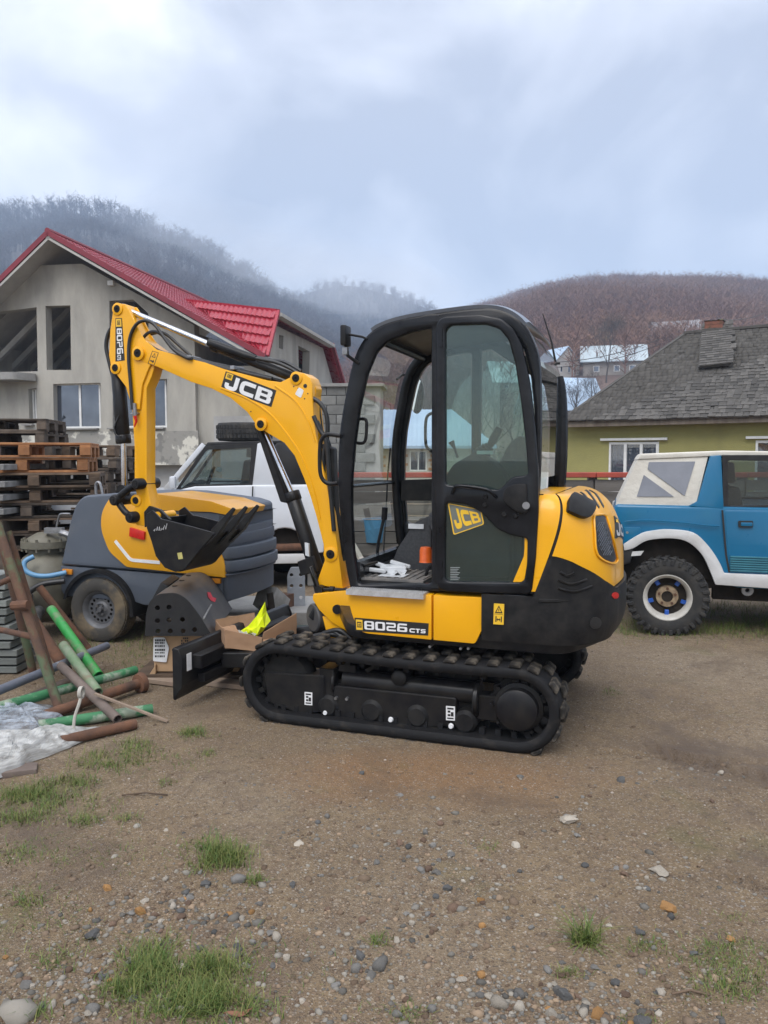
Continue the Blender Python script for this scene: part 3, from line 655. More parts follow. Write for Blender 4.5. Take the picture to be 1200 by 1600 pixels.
hb_ = MB(); ns, nzz = 90, 26
def hood_pt(i, j):
    jj = math.sin(j * math.pi / 2); s = .58
    for _ in range(4):
        z = zl(s) + (HT - zl(s)) * jj; sa = seam_s(z) + .006; s = sa + (Ssym - 2 * sa) * i
    return wall_pt(s, z)
hb_.grid(hood_pt, ns, nzz)
top = [hood_pt(i / (ns - 1), 1) for i in range(ns)]; hb_.add(top, [tuple(range(ns))])
hood = hb_.build('engine_hood', Y, ex, smooth=40)
cwm = MB(); CZ = .60
def cw_pt(i, j):
    s = .20 + (Ssym - .40) * i; m_ = min(s, Ssym - s); zt = .86 if m_ < .50 else min(z_border(s), .885 + (m_ - .50) / .36)
    x, y, z = wall_pt(s, CZ + (zt - CZ) * j); o = .016; return (x - o * np.clip((-x - .8) / .3, 0, 1), y * (1 + o), z)
cwm.grid(cw_pt, 190, 12); bt = [cw_pt(i / 189, 0) for i in range(190)]; tp_ = [cw_pt(i / 189, 1) for i in range(190)]
cwm.add(bt, [tuple(range(189, -1, -1))]); cwm.add(tp_ + [(x * .97 + .0, y * .97, z - .004) for x, y, z in tp_], [(i, i + 1, 191 + i, 190 + i) for i in range(189)])
cw = cwm.build('counterweight', M_['satin'], ex, smooth=50)
# yellow side panel between cab and seam
sp1 = MB()
def sp_pt(i, j):
    jj = math.sin(j * math.pi / 2); z = .885 + (HT - .885) * jj; sa = .35 + (min(z, 1.08) - .885) * .40; sb_ = seam_s(z) - .012; return wall_pt(sa + (sb_ - sa) * i, z)
sp1.grid(sp_pt, 10, 18); t0 = [sp_pt(i / 9, 1) for i in range(10)]; t1 = [(x, -.3, z + .004) for x, y, z in t0]; sp1.add(t0 + t1, [(i, i + 1, 11 + i, 10 + i) for i in range(9)])
side = sp1.build('side_panel', Y, ex, smooth=40)
# dark seam wall behind the gap
b = MB(); b.grid(lambda i, j: tuple(np.array(wall_pt(.42 + .4 * i, .87 + .52 * math.sin(j * 1.57))) * np.array([1, .975, 1])), 8, 14); b.build('seal', M_['dark'], ex)
def on_poly(mb, q, off, th=.004, rings=4):
    """a thin raised patch that follows the tail, from photo points"""
    n = len(q); cx_, cy_ = sum(a for a, _ in q) / n, sum(b_ for _, b_ in q) / n; R = []
    for r in range(rings):
        k = 1 - r / rings; R.append([on_body(cx_ + (a - cx_) * k, cy_ + (b_ - cy_) * k, off)[0] for a, b_ in q])
    c, nn = on_body(cx_, cy_, off); base = [a - on_body(*p, 0)[1] * th for a, p in zip(R[0], q)]
    vs = base + [v for r in R for v in r] + [c]
    fs = [(k * n + i, k * n + (i + 1) % n, (k + 1) * n + (i + 1) % n, (k + 1) * n + i) for k in range(rings) for i in range(n)] + [(rings * n + i, rings * n + (i + 1) % n, len(vs) - 1) for i in range(n)]
    mb.add(vs, fs)
b = MB(); on_poly(b, rnd([(929, 807), (944, 806), (952, 830), (962, 873), (957, 879), (945, 874), (933, 864), (930, 840)], 3, 2), .004, .01); gr = b.build('grille', M_['grille'], hood, smooth=50)
b = MB()
for k in range(-16, 17):
    for sg in (1, -1):
        ln = [(945 + k * 3.4 + sg * t_ * 8, 842 + t_ * 14) for t_ in np.linspace(-3.4, 3.4, 14)]; ins_ = [q for q in ln if 811 < q[1] < 874 and 930.5 + max(0, q[1] - 845) * .3 < q[0] < 943.5 + max(0, q[1] - 808) * .26]
        if len(ins_) > 1: b.tube([on_body(*q, .006)[0] for q in (ins_[0], ins_[len(ins_) // 2], ins_[-1])], .0018, 4)
tag(b.build('wire_mesh', M_['steel'] if False else M_['roof'], gr, smooth=0), kind='stuff')
b = MB(); gp = [on_body(*q, .006)[0] for q in spl([(927.5, 807), (935, 805), (944, 805.5), (949, 815), (954, 832), (960, 856), (963.5, 874), (961, 880), (954, 880), (943, 876), (934, 869), (930, 858), (928.5, 838), (927.5, 820)], 4, True)]; b.tube(gp, .006, 6, closed=True); b.build('grille_frame', Y, gr)
for q in ([(907, 768), (915, 776), (924, 790), (930, 797)], [(914, 766), (922, 773), (931, 786), (936, 795)], [(921, 765), (930, 772), (938, 784), (943, 794)]):
    b = MB(); b.tube([on_body(*k, -.004)[0] for k in spl(q, 3)], [.004] + [.0125] * 8 + [.004], 6); b.build('vent_slot', M_['dark'], hood)
# fuel filler cap bulge, black
b = MB(); c, n = on_body(905, 795, .02); on_poly(b, rnd([(886, 782), (893, 776), (910, 783), (925, 791), (924, 800), (916, 811), (905, 810), (890, 803), (884, 800)], 4, 2), .034, .07); b.build('filler_cover', M_['satin'], hood, smooth=50, bevel=.012)
# rear badge
b = MB(); qs = [(958.5, 806), (971.5, 814), (973, 844), (960, 841)]; on_poly(b, qs, .006, .004); bd = b.build('decal', M_['dark'], hood)
A = [on_body(*q, .0085)[0] for q in ((960.5, 838), (972.5, 841), (971, 818), (959.5, 811))]
nb_ = on_body(966, 825)[1]
def q3(s, t_): return A[0] * (1 - s) * (1 - t_) + A[1] * s * (1 - t_) + A[2] * s * t_ + A[3] * (1 - s) * t_ + nb_ * (.056 * s * (1 - s) + .001)
b = MB(); b2_ = MB()
xx = 0
for ch in 'JCB':
    gs, w_ = glyph(ch)
    for k, loops in enumerate(gs): b.plate([[(( xx + a) / 3.12, bb) for a, bb in lp] for lp in loops], 0, .001, fn=lambda a, c_, w2: q3(.03 + a * .94, .03 + c_ * .74))
    xx += w_ + .12
b.build('lettering', M_['white'], bd, fix=False)
b = MB(); b.add([q3(.02, .80), q3(.18, .80), q3(.18, .98), q3(.02, .98)], [(0, 1, 2, 3)]); b.build('emblem', M_['yprint'], bd)
b = MB(); on_poly(b, circ(956, 930, 5, 14), .022, .008); b.build('reflector', M_['red'], cw)
b = MB(); on_poly(b, circ(926, 972, 9, 14), .0215, .004); b.build('lashing_hole', M_['dark'], cw)
for q in ([(875, 893), (885, 899), (896, 894)], [(872, 905), (890, 912), (914, 905)], [(872, 918), (895, 924), (922, 915)]):
    b = MB(); b.tube([on_body(*k, .016)[0] for k in spl(q, 4)], .008, 6); b.build('vent_rib', M_['satin'], cw, smooth=60)
b = MB(); b.tube([on_body(*k, .012)[0] for k in [(843, 938), (870, 938), (888, 938)]], [.012, .01, .003], 6); b.build('ledge', M_['satin'], cw)
# warning label
wq = P(.752, (771, 975), (787, 976), (788, 944), (772, 943)); wm = quad_map(wq); b = MB(); b.prism(wq, .745, .757); wl = b.build('warning_label', M_['yprint'], cw)
b = MB(); b.plate([[wm(.12, .56), wm(.88, .56), wm(.5, .93)], [wm(.26, .61), wm(.74, .61), wm(.5, .85)]], .757, .758); b.plate([[wm(.47, .64), wm(.53, .64), wm(.54, .76), wm(.46, .76)]], .757, .758)
b.plate([[wm(.08, .5), wm(.92, .5), wm(.92, .515), wm(.08, .515)]], .757, .758)
for a in (.2, .72): b.plate([[wm(a, .12), wm(a + .1, .12), wm(a + .1, .4), wm(a, .4)]], .757, .758); 
b.plate([[wm(.32, .24), wm(.42, .15), wm(.42, .22), wm(.58, .22), wm(.58, .15), wm(.68, .24), wm(.58, .33), wm(.58, .27), wm(.42, .27), wm(.42, .33)]], .757, .758)
b.build('print', M_['dark'], wl, fix=False)
# ---- cab
YN, YF = .70, -.35
c_out = [(546, 921), (538, 880), (531, 820), (527, 760), (527, 710), (531, 660), (540, 610), (549, 568), (562, 537), (580, 516), (605, 503), (640, 494), (690, 486), (740, 480), (775, 481), (800, 490), (820, 507), (836, 535), (844, 570), (846, 640), (845, 720), (841, 800), (836, 870), (830, 930)]
c_inA = [(560, 912), (552, 860), (549, 800), (549, 750), (553, 700), (561, 640), (573, 585), (588, 549), (606, 532), (640, 519), (673, 512), (673, 912)]
c_inB = [(692, 910), (692, 520), (700, 508), (750, 504), (780, 508), (800, 522), (818, 548), (829, 590), (834, 640), (834, 720), (830, 800), (826, 870), (822, 910)]
def lp(yl, q): return P(yl, *q)
OUT = lp(YN, c_out); INA = rnd(lp(YN, c_inA), .02, 3); INB = rnd(lp(YN, c_inB), .015, 3)
def prof_smooth(q): return spl(q, 3)
OUTs = prof_smooth(OUT)
cabE = link('cab', None, ex)
mb = MB(); mb.plate([OUTs, INA, INB], YN - .055, YN, .02); cabf = mb.build('cab', CB, ex, smooth=45)
bpy.data.objects.remove(cabE)
# far side frame
OUTF = [(max(x, -.80 + max(0, z - 2.10) * 1.45) if z > 2.10 else x, z) for x, z in OUTs]
ixA = rnd([(x + (.012 if i < 9 else 0), z) for i, (x, z) in enumerate(lp(YN, c_inA))], .03, 3)
xm = lp(YN, [(681, 700)])[0][0]
mid = [(x, z) for x, z in OUT]
inF = []
cx, cz = -.25, 1.6
# two far openings, following the outline inset
def inset(pts, d):
    c = []
    m = len(pts)
    for i in range(m):
        a = Vector(pts[i - 1]); b = Vector(pts[(i + 1) % m]); t_ = (b - a).normalized(); n_ = Vector((-t_.y, t_.x)); p = Vector(pts[i]); q = p + n_ * d
        if (q - Vector((cx, cz))).length > (p - Vector((cx, cz))).length: q = p - n_ * d
        c.append((q.x, q.y))
    return c
ins = [p for p in inset(OUT, .085)]
zlow = 1.13
fA = [p for p in ins if p[0] > xm + .02 and p[1] > zlow]; fB = [(max(p[0], -.72 + max(0, p[1] - 2.05) * 1.45), p[1]) for p in ins if p[0] < xm - .03 and p[1] > zlow]
fA = [(fA[0][0] - .005, zlow)] + fA + [(xm + .03, fA[-1][1] + .01), (xm + .03, zlow)]
fB = [(xm - .03, zlow), (xm - .03, fB[0][1] + .01)] + fB + [(fB[-1][0], zlow)]
mb = MB(); mb.plate([OUTF, rnd(fA, .03, 3), rnd(fB, .03, 3)], YF, YF + .06, .012); mb.build('cab_side', CB, cabf, smooth=45)
# roof skin and pillars: a sheet following the outline over the top
iR0 = min(range(len(OUTs)), key=lambda i: (OUTs[i][0] - OUT[9][0]) ** 2 + (OUTs[i][1] - OUT[9][1]) ** 2); iR1 = min(range(len(OUTs)), key=lambda i: (OUTs[i][0] - OUT[16][0]) ** 2 + (OUTs[i][1] - OUT[16][1]) ** 2)
rp = OUTs[iR0:iR1 + 1]
def off_out(p, d):
    v = Vector((p[0] - cx, p[1] - 1.35)); v.normalize(); return (p[0] + v.x * d, p[1] + v.y * d)
mb = MB()
def roof_pt(i, j):
    k = i * (len(rp) - 1); a = int(min(k, len(rp) - 2)); f = k - a; p = (rp[a][0] * (1 - f) + rp[a + 1][0] * f, rp[a][1] * (1 - f) + rp[a + 1][1] * f)
    yy = YF - .0 + (YN - YF) * j; crown = .012 + .022 * math.sqrt(max(0, 1 - (2 * j - 1) ** 4)); q = off_out(p, crown); return (q[0], yy, q[1])
mb.grid(roof_pt, 50, 15); inn = MB()
mb.grid(lambda i, j: (off_out(roof_pt(i, j)[::2], -.05)[0], roof_pt(i, j)[1] * .97 + .005, off_out(roof_pt(i, j)[::2], -.05)[1]), 50, 15)
e0 = [roof_pt(i / 49, 1) for i in range(50)]; e1 = [(off_out(roof_pt(i / 49, 1)[::2], -.05)[0], roof_pt(i / 49, 1)[1] * .97 + .005, off_out(roof_pt(i / 49, 1)[::2], -.05)[1]) for i in range(50)]
mb.add(e0 + e1, [(i, i + 1, 51 + i, 50 + i) for i in range(49)])
mb.build('roof', M_['roof'], cabf, smooth=60)
inn.grid(lambda i, j: (off_out(roof_pt(.02 + .96 * i, j)[::2], -.056)[0], (roof_pt(i, j)[1] - .17) * .9 + .17, off_out(roof_pt(.02 + .96 * i, j)[::2], -.056)[1]), 40, 6); inn.build('headlining', M_['liner'], cabf, smooth=60)
# front and rear: rails, posts, glass following the outline
def seg_of(a, b): return OUTs[min(a, b):max(a, b) + 1]
i_fb = 0; i_ft = iR0
fp = [p for p in OUTs[3:iR0 + 1]]                       # front profile, bottom to top
def sheet(prof, y0, y1, d=-.02): return [(off_out(p, d)[0], yy, off_out(p, d)[1]) for p in prof for yy in (y0, y1)]
def pane(name, prof, y0, y1, m, par, d=-.03):
    b = MB(); v = sheet(prof, y0, y1, d); b.add(v, [(2 * i, 2 * i + 1, 2 * i + 3, 2 * i + 2) for i in range(len(prof) - 1)]); return b.build(name, m, par, smooth=80)
zb = EX.L(580, 752, .2)[1]
lowp = [p for p in fp if p[1] <= zb + .01]; upp = [p for p in fp if p[1] >= zb - .03]
pane('windscreen', upp, YF + .05, YN - .05, M_['pane'], cabf); pane('lower_windscreen', lowp, YF + .05, YN - .05, M_['pane'], cabf)
pb = min(fp, key=lambda p: abs(p[1] - zb)); b = MB(); q = off_out(pb, -.03); b.cyl((q[0], YF + .04, q[1]), (q[0], YN - .05, q[1]), .011, n=8); b.build('screen_bar', CB, cabf)
q = off_out(fp[-1], -.04); q2 = off_out(fp[-3], -.04); b = MB(); b.cyl((q[0], YF + .03, q[1]), (q[0], YN - .04, q[1]), .03, n=10); b.build('screen_header', CB, cabf)
b = MB(); b.tube([(off_out(p, -.035)[0], YF + .075, off_out(p, -.035)[1]) for p in fp], .034, 8); b.build('front_pillar', CB, cabf, smooth=60)
b = MB(); b.tube([(off_out(p, -.02)[0], YN - .055, off_out(p, -.02)[1]) for p in fp], .03, 8); b.build('front_pillar', CB, cabf, smooth=60)
b = MB(); b.box((OUT[0][0] - .03, .17, .93), (.05, 1.0, .12)); b.build('front_sill', CB, cabf)
rpf = [p for p in OUTs if p[0] < -.60 and p[1] < OUT[16][1] + .01][::-1]
rpz = [p for p in rpf if p[1] > 1.40]
pane('rear_window', rpz, YF + .03, YN - .03, M_['pane'], cabf, -.01)
b = MB(); pz = [(off_out(p, -.012)[0], YF + .04, off_out(p, -.012)[1]) for p in rpf if 1.0 < p[1] < 2.16]; b.tube(pz, [.012 + .030 * math.sin(math.pi * (k + .5) / len(pz)) ** .6 for k in range(len(pz))], 8); b.build('rear_pillar', CB, cabf, smooth=60)
b = MB(); b.box((-.79, .17, 1.14), (.05, 1.0, .53)); b.box((-.46, .17, .862), (.68, .99, .03)); b.build('rear_bulkhead', M_['satin'], cabf)

# side glass, far
b = MB(); b.plate([rnd(inset(fA, -.012), .03, 3)], YF + .028, YF + .033); b.build('side_window', M_['pane'], cabf, fix=False); b = MB(); b.plate([rnd(inset(fB, -.012), .03, 3)], YF + .028, YF + .033); b.build('side_window', M_['pane'], cabf, fix=False)
b = MB(); b.box((-.2, YF + .05, 1.0), (.9, .03, .26)); b.build('side_lining', M_['satin'], cabf)
# floor
fl = MB(); fl.box((-.14, .17, .868), (.86, .98, .03)); flo = fl.build('floor', M_['satin'], cabf)
b = MB(); b.box((.06, .32, .888), (.40, .66, .012))
for k in range(9): b.box((-.12 + .045 * k, .36, .896), (.018, .5, .006))
b.build('floor_mat', M_['mat_'], flo)
b = MB(); x, z = EX.L(610, 904, .5); b.box((x - .03, .52, .9), (.16, .12, .004)); b.build('paper', M_['plastic'], flo)
# seat and consoles
st = thing('seat', '', '', (0, 0, 0)); bpy.data.objects.remove(st)
b = MB(); b.box((-.36, .17, 1.02), (.46, .46, .30)); so = b.build('seat_base', M_['satin'], cabf, bevel=.03)
b = MB(); b.box((-.33, .17, 1.22), (.48, .48, .12)); b.build('seat_cushion', M_['seat'], cabf, bevel=.045, seg=3)
b = MB(); b.prism(rnd(P(.17, (795, 775), (770, 775), (788, 730), (806, 694), (822, 680), (838, 690), (836, 740), (830, 780)), .05), -.07, .41); b.build('backrest', M_['seat'], cabf, bevel=.04, seg=3)
b = MB(); b.prism(rnd(P(.17, (800, 668), (800, 640), (812, 630), (825, 636), (825, 670)), .03), .03, .31); 
def console(yc, q):
    b = MB(); b.prism(rnd(P(yc, *q), .03), yc - .07, yc + .07); return b.build('console', M_['satin'], cabf, bevel=.015)
console(.55, [(702, 900), (700, 745), (712, 725), (745, 707), (770, 716), (792, 740), (800, 800), (800, 900)])
console(-.2, [(690, 800), (705, 740), (735, 725), (780, 740), (790, 800), (780, 870), (720, 870)])
def joystick(yc, a, bnd, c):
    b = MB(); p = pp(yc, a, bnd, c); b.tube([p[0], p[1]], [.05, .028], 10); 
    for t_ in (.2, .4, .6, .8): v = Vector(p[0]).lerp(Vector(p[1]), t_); w_ = (Vector(p[1]) - Vector(p[0])).normalized() * .006; b.cyl(v - w_, v + w_, .056 - .02 * t_, n=10)
    b.tube([p[1], Vector(p[1]).lerp(Vector(p[2]), .4), p[2]], [.018, .026, .022], 10); b.build('joystick', M_['satin'], cabf, smooth=60)
joystick(.5, (745, 718), (765, 697), (781, 668)); joystick(-.15, (738, 735), (742, 715), (745, 690))
b = MB(); b.tube(pp(.35, (715, 715), (710, 700), (705, 690)), [.008, .008, .02], 8); b.build('lever', M_['satin'], cabf)
b = MB(); b.box((EX.L(757, 707, .62)[0], .6, EX.L(757, 707, .62)[1]), (.09, .03, .02)); b.build('console_sticker', M_['plastic'], cabf)
# travel pedals and levers near the screen
for yy in (.16,):
    b = MB(); b.tube([(.33, yy, .88), (.31, yy, 1.05), (.27, yy, 1.22)], .011, 8); b.cyl((.27, yy, 1.2), (.265, yy, 1.28), .02, n=10); b.build('travel_lever', K, cabf)
b = MB(); b.box((.28, .19, .91), (.20, .34, .05)); b.box((.22, .45, .90), (.16, .1, .04)); b.build('pedal_plate', K, cabf, bevel=.01, seg=1)
b = MB(); b.bar((.31, .58, .88), (.28, .58, .97), .02, .02); b.tube(pp(.6, (566, 897), (570, 884), (590, 878)), .008, 6); b.build('pedal', K, cabf)
b = MB()
for (x, y, z, s) in ((.16, .42, .93, .16), (.1, .34, .94, .13), (.2, .5, .92, .12)): b.box((x, y, z), (s, .03, .025), Matrix.Rotation(random.uniform(-.6, .6), 3, 'Z') @ Matrix.Rotation(random.uniform(-.3, .3), 3, 'Y'))
b.box((.13, .40, .915), (.16, .12, .05), Matrix.Rotation(.4, 3, 'Z')); b.build('packing_foam', M_['plastic'], flo, bevel=.006, seg=1)
b = MB(); b.grid(lambda i, j: (.02 + .1 * i, .42 + .12 * j, .905 + .015 * math.sin(9 * i + 5 * j)), 8, 8); b.build('cloth', M_['plastic'], flo)
x, z = EX.L(665, 868, .45); b = MB(); b.lathe([(0, .055), (.03, .05), (.036, .03), (.036, -.03), (.04, -.04), (0, -.045)], (x, .45, z), axis='z', n=18); b.build('beacon', M_['orange'], flo, smooth=50)
b = MB(); b.tube(pp(.45, (672, 885), (668, 890), (664, 905)), .01, 6); b.build('beacon_cable', K, flo)
# right console by the far window with the big dark guard seen through the doorway
b = MB(); b.prism(rnd(P(-.28, (628, 782), (630, 750), (690, 748), (690, 782)), .015), -.33, -.25); b.build('console', M_['satin'], cabf)
b = MB(); b.prism(rnd(P(.0, (620, 900), (640, 850), (665, 812), (690, 800), (690, 905)), .02), -.3, .25); b.build('seat_skirt', M_['seat'], cabf, bevel=.02)
b = MB(); b.box((EX.L(668, 822, .0)[0], .25, EX.L(668, 822, 0)[1] + .02), (.10, .02, .03)); b.build('seat_tag', M_['plastic'], cabf)
b = MB(); b.tube(spl(pp(YF + .0, (676, 645), (668, 650), (665, 662), (665, 690), (668, 700), (676, 706)), 4), .011, 8); b.build('grab_handle', K, cabf, smooth=60)
b = MB(); b.tube(spl(pp(.60, (558, 655), (570, 655), (573, 664), (570, 690), (557, 692)), 4), .010, 8); b.build('grab_handle', K, cabf, smooth=60)
b = MB(); b.tube(spl(pp(.72, (532, 681), (512, 679), (503, 686), (500, 700), (500, 735), (505, 750), (515, 756), (528, 755)), 5), .0125, 8); b.build('grab_handle', K, cabf, smooth=60)
b = MB(); b.tube(spl([(x, y, z) for (x, z), y in zip(P(-.2, (606, 870), (603, 800), (606, 740), (610, 700)), (-.1, -.2, -.2, -.2))], 4), .006, 6); b.build('wiper', K, cabf)
# mirror on the far side, work lamp on the near pillar
mx, mz = EX.L(651, 617, -.5); ml = circ(0, 0, 1, 28); b = MB(); b.prism([(mx + a * .055, mz + c * .135) for a, c in ml], -.52, -.495); mo = b.build('mirror', K, cabf, bevel=.008)
b = MB(); b.prism([(mx + a * .049, mz + c * .128) for a, c in ml], -.4945, -.492); b.build('mirror_glass', M_['mirror'], mo); b = MB(); b.tube([(mx + .02, -.5, mz + .12), (mx + .08, -.42, mz + .14), (mx + .1, YF, mz + .1)], .009, 8); b.build('mirror_arm', K, mo)
lx, lz = EX.L(540, 525, .75); b = MB(); b.box((lx, .75, lz), (.035, .09, .115)); lo_ = b.build('work_lamp', K, cabf, bevel=.012); b = MB(); b.tube([(lx, .75, lz - .05), (lx - .01, .74, lz - .11), (lx - .06, .70, lz - .15)], .01, 8); b.tube([(lx - .01, .75, lz + .01), (lx - .09, .72, lz - .005), (lx - .12, .69, lz - .02)], .007, 6); b.build('lamp_bracket', K, lo_); b = MB(); b.box((lx, .752, lz - .085), (.03, .03, .04)); b.build('lamp_bolt', M_['steel'], lo_)
# rear wiper and aerial
b = MB(); b.tube(pp(YF - .02, (868, 566), (862, 535), (848, 490)), [.008, .006, .003], 6); b.cyl(*[(EX.L(868, 568, YF)[0] + k, YF, EX.L(868, 568, YF)[1]) for k in (-.03, .03)], .008); b.build('aerial', K, cabf)
# ---- door
yd = YN + .004
d_out = [(684, 510), (690, 500), (700, 496), (750, 493), (785, 499), (803, 514), (817, 541), (829, 595), (838, 670), (843, 740), (843, 800), (839, 870), (833, 920), (828, 927), (700, 923), (688, 918), (683, 905)]
g_up = [(699, 518), (706, 510), (760, 508), (782, 515), (797, 533), (807, 570), (816, 630), (823, 690), (827, 742), (802, 745), (782, 765), (699, 757)]
g_lo = [(699, 784), (730, 787), (755, 800), (780, 826), (800, 835), (826, 840), (825, 880), (821, 904), (816, 908), (704, 907), (698, 902)]
mb = MB(); mb.plate([rnd(P(yd, *d_out), .02, 3), rnd(P(yd, *g_up), .02, 3), rnd(P(yd, *g_lo), .02, 3)], yd, yd + .045, .01); door = mb.build('door', CB, cabf, smooth=45)
b = MB(); b.plate([P(yd, *g_up)], yd + .018, yd + .024); b.build('door_glass', M_['tpane'], door, fix=False)
b = MB(); b.plate([P(yd, *g_lo)], yd + .018, yd + .024); b.build('door_glass', M_['tpane'], door, fix=False)
b = MB(); b.tube(spl([(x, yd + .045 + dy, z) for (x, z), dy in zip(P(yd + .07, (705, 771), (710, 763), (716, 759), (740, 761), (762, 765), (770, 771), (774, 777)), (.0, .03, .04, .04, .04, .03, 0))], 4), .010, 8); b.build('door_handle', CB, door, smooth=60)
b = MB(); b.prism(rnd(P(yd + .05, (785, 775), (790, 762), (805, 756), (824, 756), (824, 803), (808, 800), (792, 788)), .02), yd + .04, yd + .062); lk = b.build('lock_housing', M_['satin'], door, bevel=.008)
b = MB()
for q, r in (((788, 804), .016), (((806, 806)), .014), ((759, 776), .014), ((758, 789), .014)): c = EX.L(*q, yd + .045); b.lathe([(0, .008), (r * .7, .008), (r, 0), (r, -.01)], (c[0], yd + .046, c[1]), n=16)
b.build('door_bolt', M_['satin'], door)
b = MB(); c = EX.L(822, 790, yd + .062); b.lathe([(0, .004), (.02, .004), (.02, 0)], (c[0], yd + .062, c[1]), n=16); b.build('door_lock', M_['steel'], lk)
for yy in (528, 890):
    b = MB(); c = EX.L(688, yy, yd + .05); b.cyl((c[0], yd + .04, c[1] - .05), (c[0], yd + .04, c[1] + .05), .014, n=8); b.build('hinge', CB, door)
# badge on the lower pane
jq = P(yd + .02, (709, 836), (757, 819), (752, 796), (700, 786)); 
b = MB(); b.plate([rnd(jq, .012, 3), rnd([tuple(Vector(p).lerp(Vector(jq[0]) * .25 + Vector(jq[1]) * .25 + Vector(jq[2]) * .25 + Vector(jq[3]) * .25, .07)) for p in jq], .01, 3)], yd + .0245, yd + .0262); 
jm = quad_map(P(yd + .02, (712, 829), (754, 815), (748, 800), (702, 789))); in_quad(b, 'JCB', jm, .04, .04, .97, .92, yd + .0245, gap=.10); b.build('badge', M_['yprint'], door, fix=False)
b = MB(); b.plate([rnd([tuple(p) for p in jq], .012, 3)], yd + .0242, yd + .0244); b.build('badge_backing', mat('badge_grey', (.13, .14, .12), .5, var=(.15, .16, .14), vs=8), door, fix=False)
b = MB()
for k in range(8):
    z0_ = 886 + k * 2.7; b.prism(P(yd + .02, (704, z0_ + 1.1), (719 - (k % 3) * 2, z0_ + 1.1), (719 - (k % 3) * 2, z0_), (704, z0_)), yd + .0245, yd + .0252)
b.build('small_print', mat('print_grey', (.28, .30, .30), .5, var=(.25, .27, .27), vs=30), door)

# ---- boom
BW = .075
def seal(par, q, yl, r=.03, h=.012):
    c = EX.L(*q, yl); b = MB(); b.lathe([(r * 1.5, -.06), (r * 1.5, h * .6), (r * .95, h), (r * .9, h * .4), (0, h * .4)], (c[0], yl, c[1]), n=24); b.build('pin_boss', Y, par, smooth=40)
    b = MB(); b.lathe([(r * .86, 0), (r * .86, h * .9), (r * .3, h * 1.05), (r * .25, h * .6), (0, h * .6)], (c[0], yl, c[1]), n=20); b.build('pin', M_['rubber'], par, smooth=40)
bq = [(208, 545), (212, 533), (219, 526), (245, 546), (288, 558), (320, 566), (352, 577), (390, 587), (416, 594), (438, 597), (452, 590), (464, 582), (474, 583), (484, 590), (488, 600), (488, 620), (490, 650), (494, 680), (500, 710), (510, 757), (520, 807), (528, 860), (536, 920), (494, 914), (499, 898), (507, 876), (505, 850), (494, 807), (485, 777), (475, 748), (460, 712), (444, 692), (420, 678), (404, 668), (400, 664), (386, 644), (360, 622), (330, 607), (299, 597), (245, 573), (222, 565), (210, 560)]
mb = MB(); mb.prism(P(BW, *bq), -BW, BW); boom = mb.build('boom', Y, ex, bevel=.008, smooth=30)
for q in ([(345, 606), (385, 622), (420, 645), (450, 680), (472, 715), (490, 765), (500, 810)], [(430, 603), (460, 625), (480, 655), (492, 690)]):
    b = MB(); pt_ = spl(pp(BW, *q), 5); b.tube(pt_, .007, 6); b.build('weld_bead', Y, boom)
seal(boom, (517, 866), BW, .034); seal(boom, (463, 591), BW, .03); seal(boom, (408, 663), BW + .01, .03); seal(boom, (216, 552), BW + .01, .034)
b = MB(); c = EX.L(477, 603, BW); b.lathe([(0, .002), (.014, .002), (.014, -.01)], (c[0], BW, c[1]), n=14)
for q in ((459, 604), (466, 607), (481, 615), (476, 623), (392, 643)): c = EX.L(*q, BW); b.lathe([(0, .0015), (.005, .0015), (.005, -.01)], (c[0], BW, c[1]), n=8)
b.build('bolt_hole', M_['dark'], boom)
b = MB(); b.prism(rnd(P(BW, (461, 616), (470, 622), (475, 610), (467, 605)), .01), BW - .002, BW + .002); b.build('tag_plate', M_['white'], boom)
jb = P(BW, (345, 607), (424, 636), (432, 610), (353, 580)); jm = quad_map(jb); b = MB(); b.prism([tuple(p) for p in jb], BW - .002, BW + .0015); dc = b.build('decal', M_['dark'], boom)
b = MB(); in_quad(b, 'JCB', jm, .055, .1, .955, .88, BW + .0016, gap=.13); b.build('lettering', M_['white'], dc, fix=False)
b = MB(); b.prism([jm(.03, .62), jm(.16, .62), jm(.16, .96), jm(.03, .96)], BW + .0015, BW + .0045); em = b.build('emblem', M_['yprint'], dc); b = MB(); b.plate([[jm(.06, .72), jm(.135, .72), jm(.135, .9), jm(.06, .9)], [jm(.07, .745), jm(.125, .745), jm(.125, .875), jm(.07, .875)]], BW + .0045, BW + .0055); in_quad(b, 'JCB', jm, .078, .76, .118, .86, BW + .0045); b.build('emblem_print', M_['dark'], em, fix=False)
lq = P(BW, (231, 568), (241, 571), (248, 551), (238, 548)); lm = quad_map(lq); b = MB(); b.plate([[lm(.0, 0), lm(1, 0), lm(1, 1), lm(0, 1)], [lm(.07, .03), lm(.93, .03), lm(.93, .97), lm(.07, .97)]], BW, BW + .001); b.plate([[lm(.2, .55), lm(.8, .55), lm(.5, .9)], [lm(.32, .6), lm(.68, .6), lm(.5, .82)]], BW, BW + .001); b.plate([[lm(.2, .22), lm(.6, .2), lm(.6, .1), lm(.8, .25), lm(.6, .4), lm(.6, .3), lm(.2, .32)]], BW, BW + .001); b.build('warning_print', M_['dark'], boom, fix=False)
# rear bracket of the boom
b = MB(); b.prism(rnd(P(-.02, (483, 598), (494, 596), (499, 608), (497, 622), (486, 624)), .01), -.07, .03); b.build('bracket', Y, boom, bevel=.006)
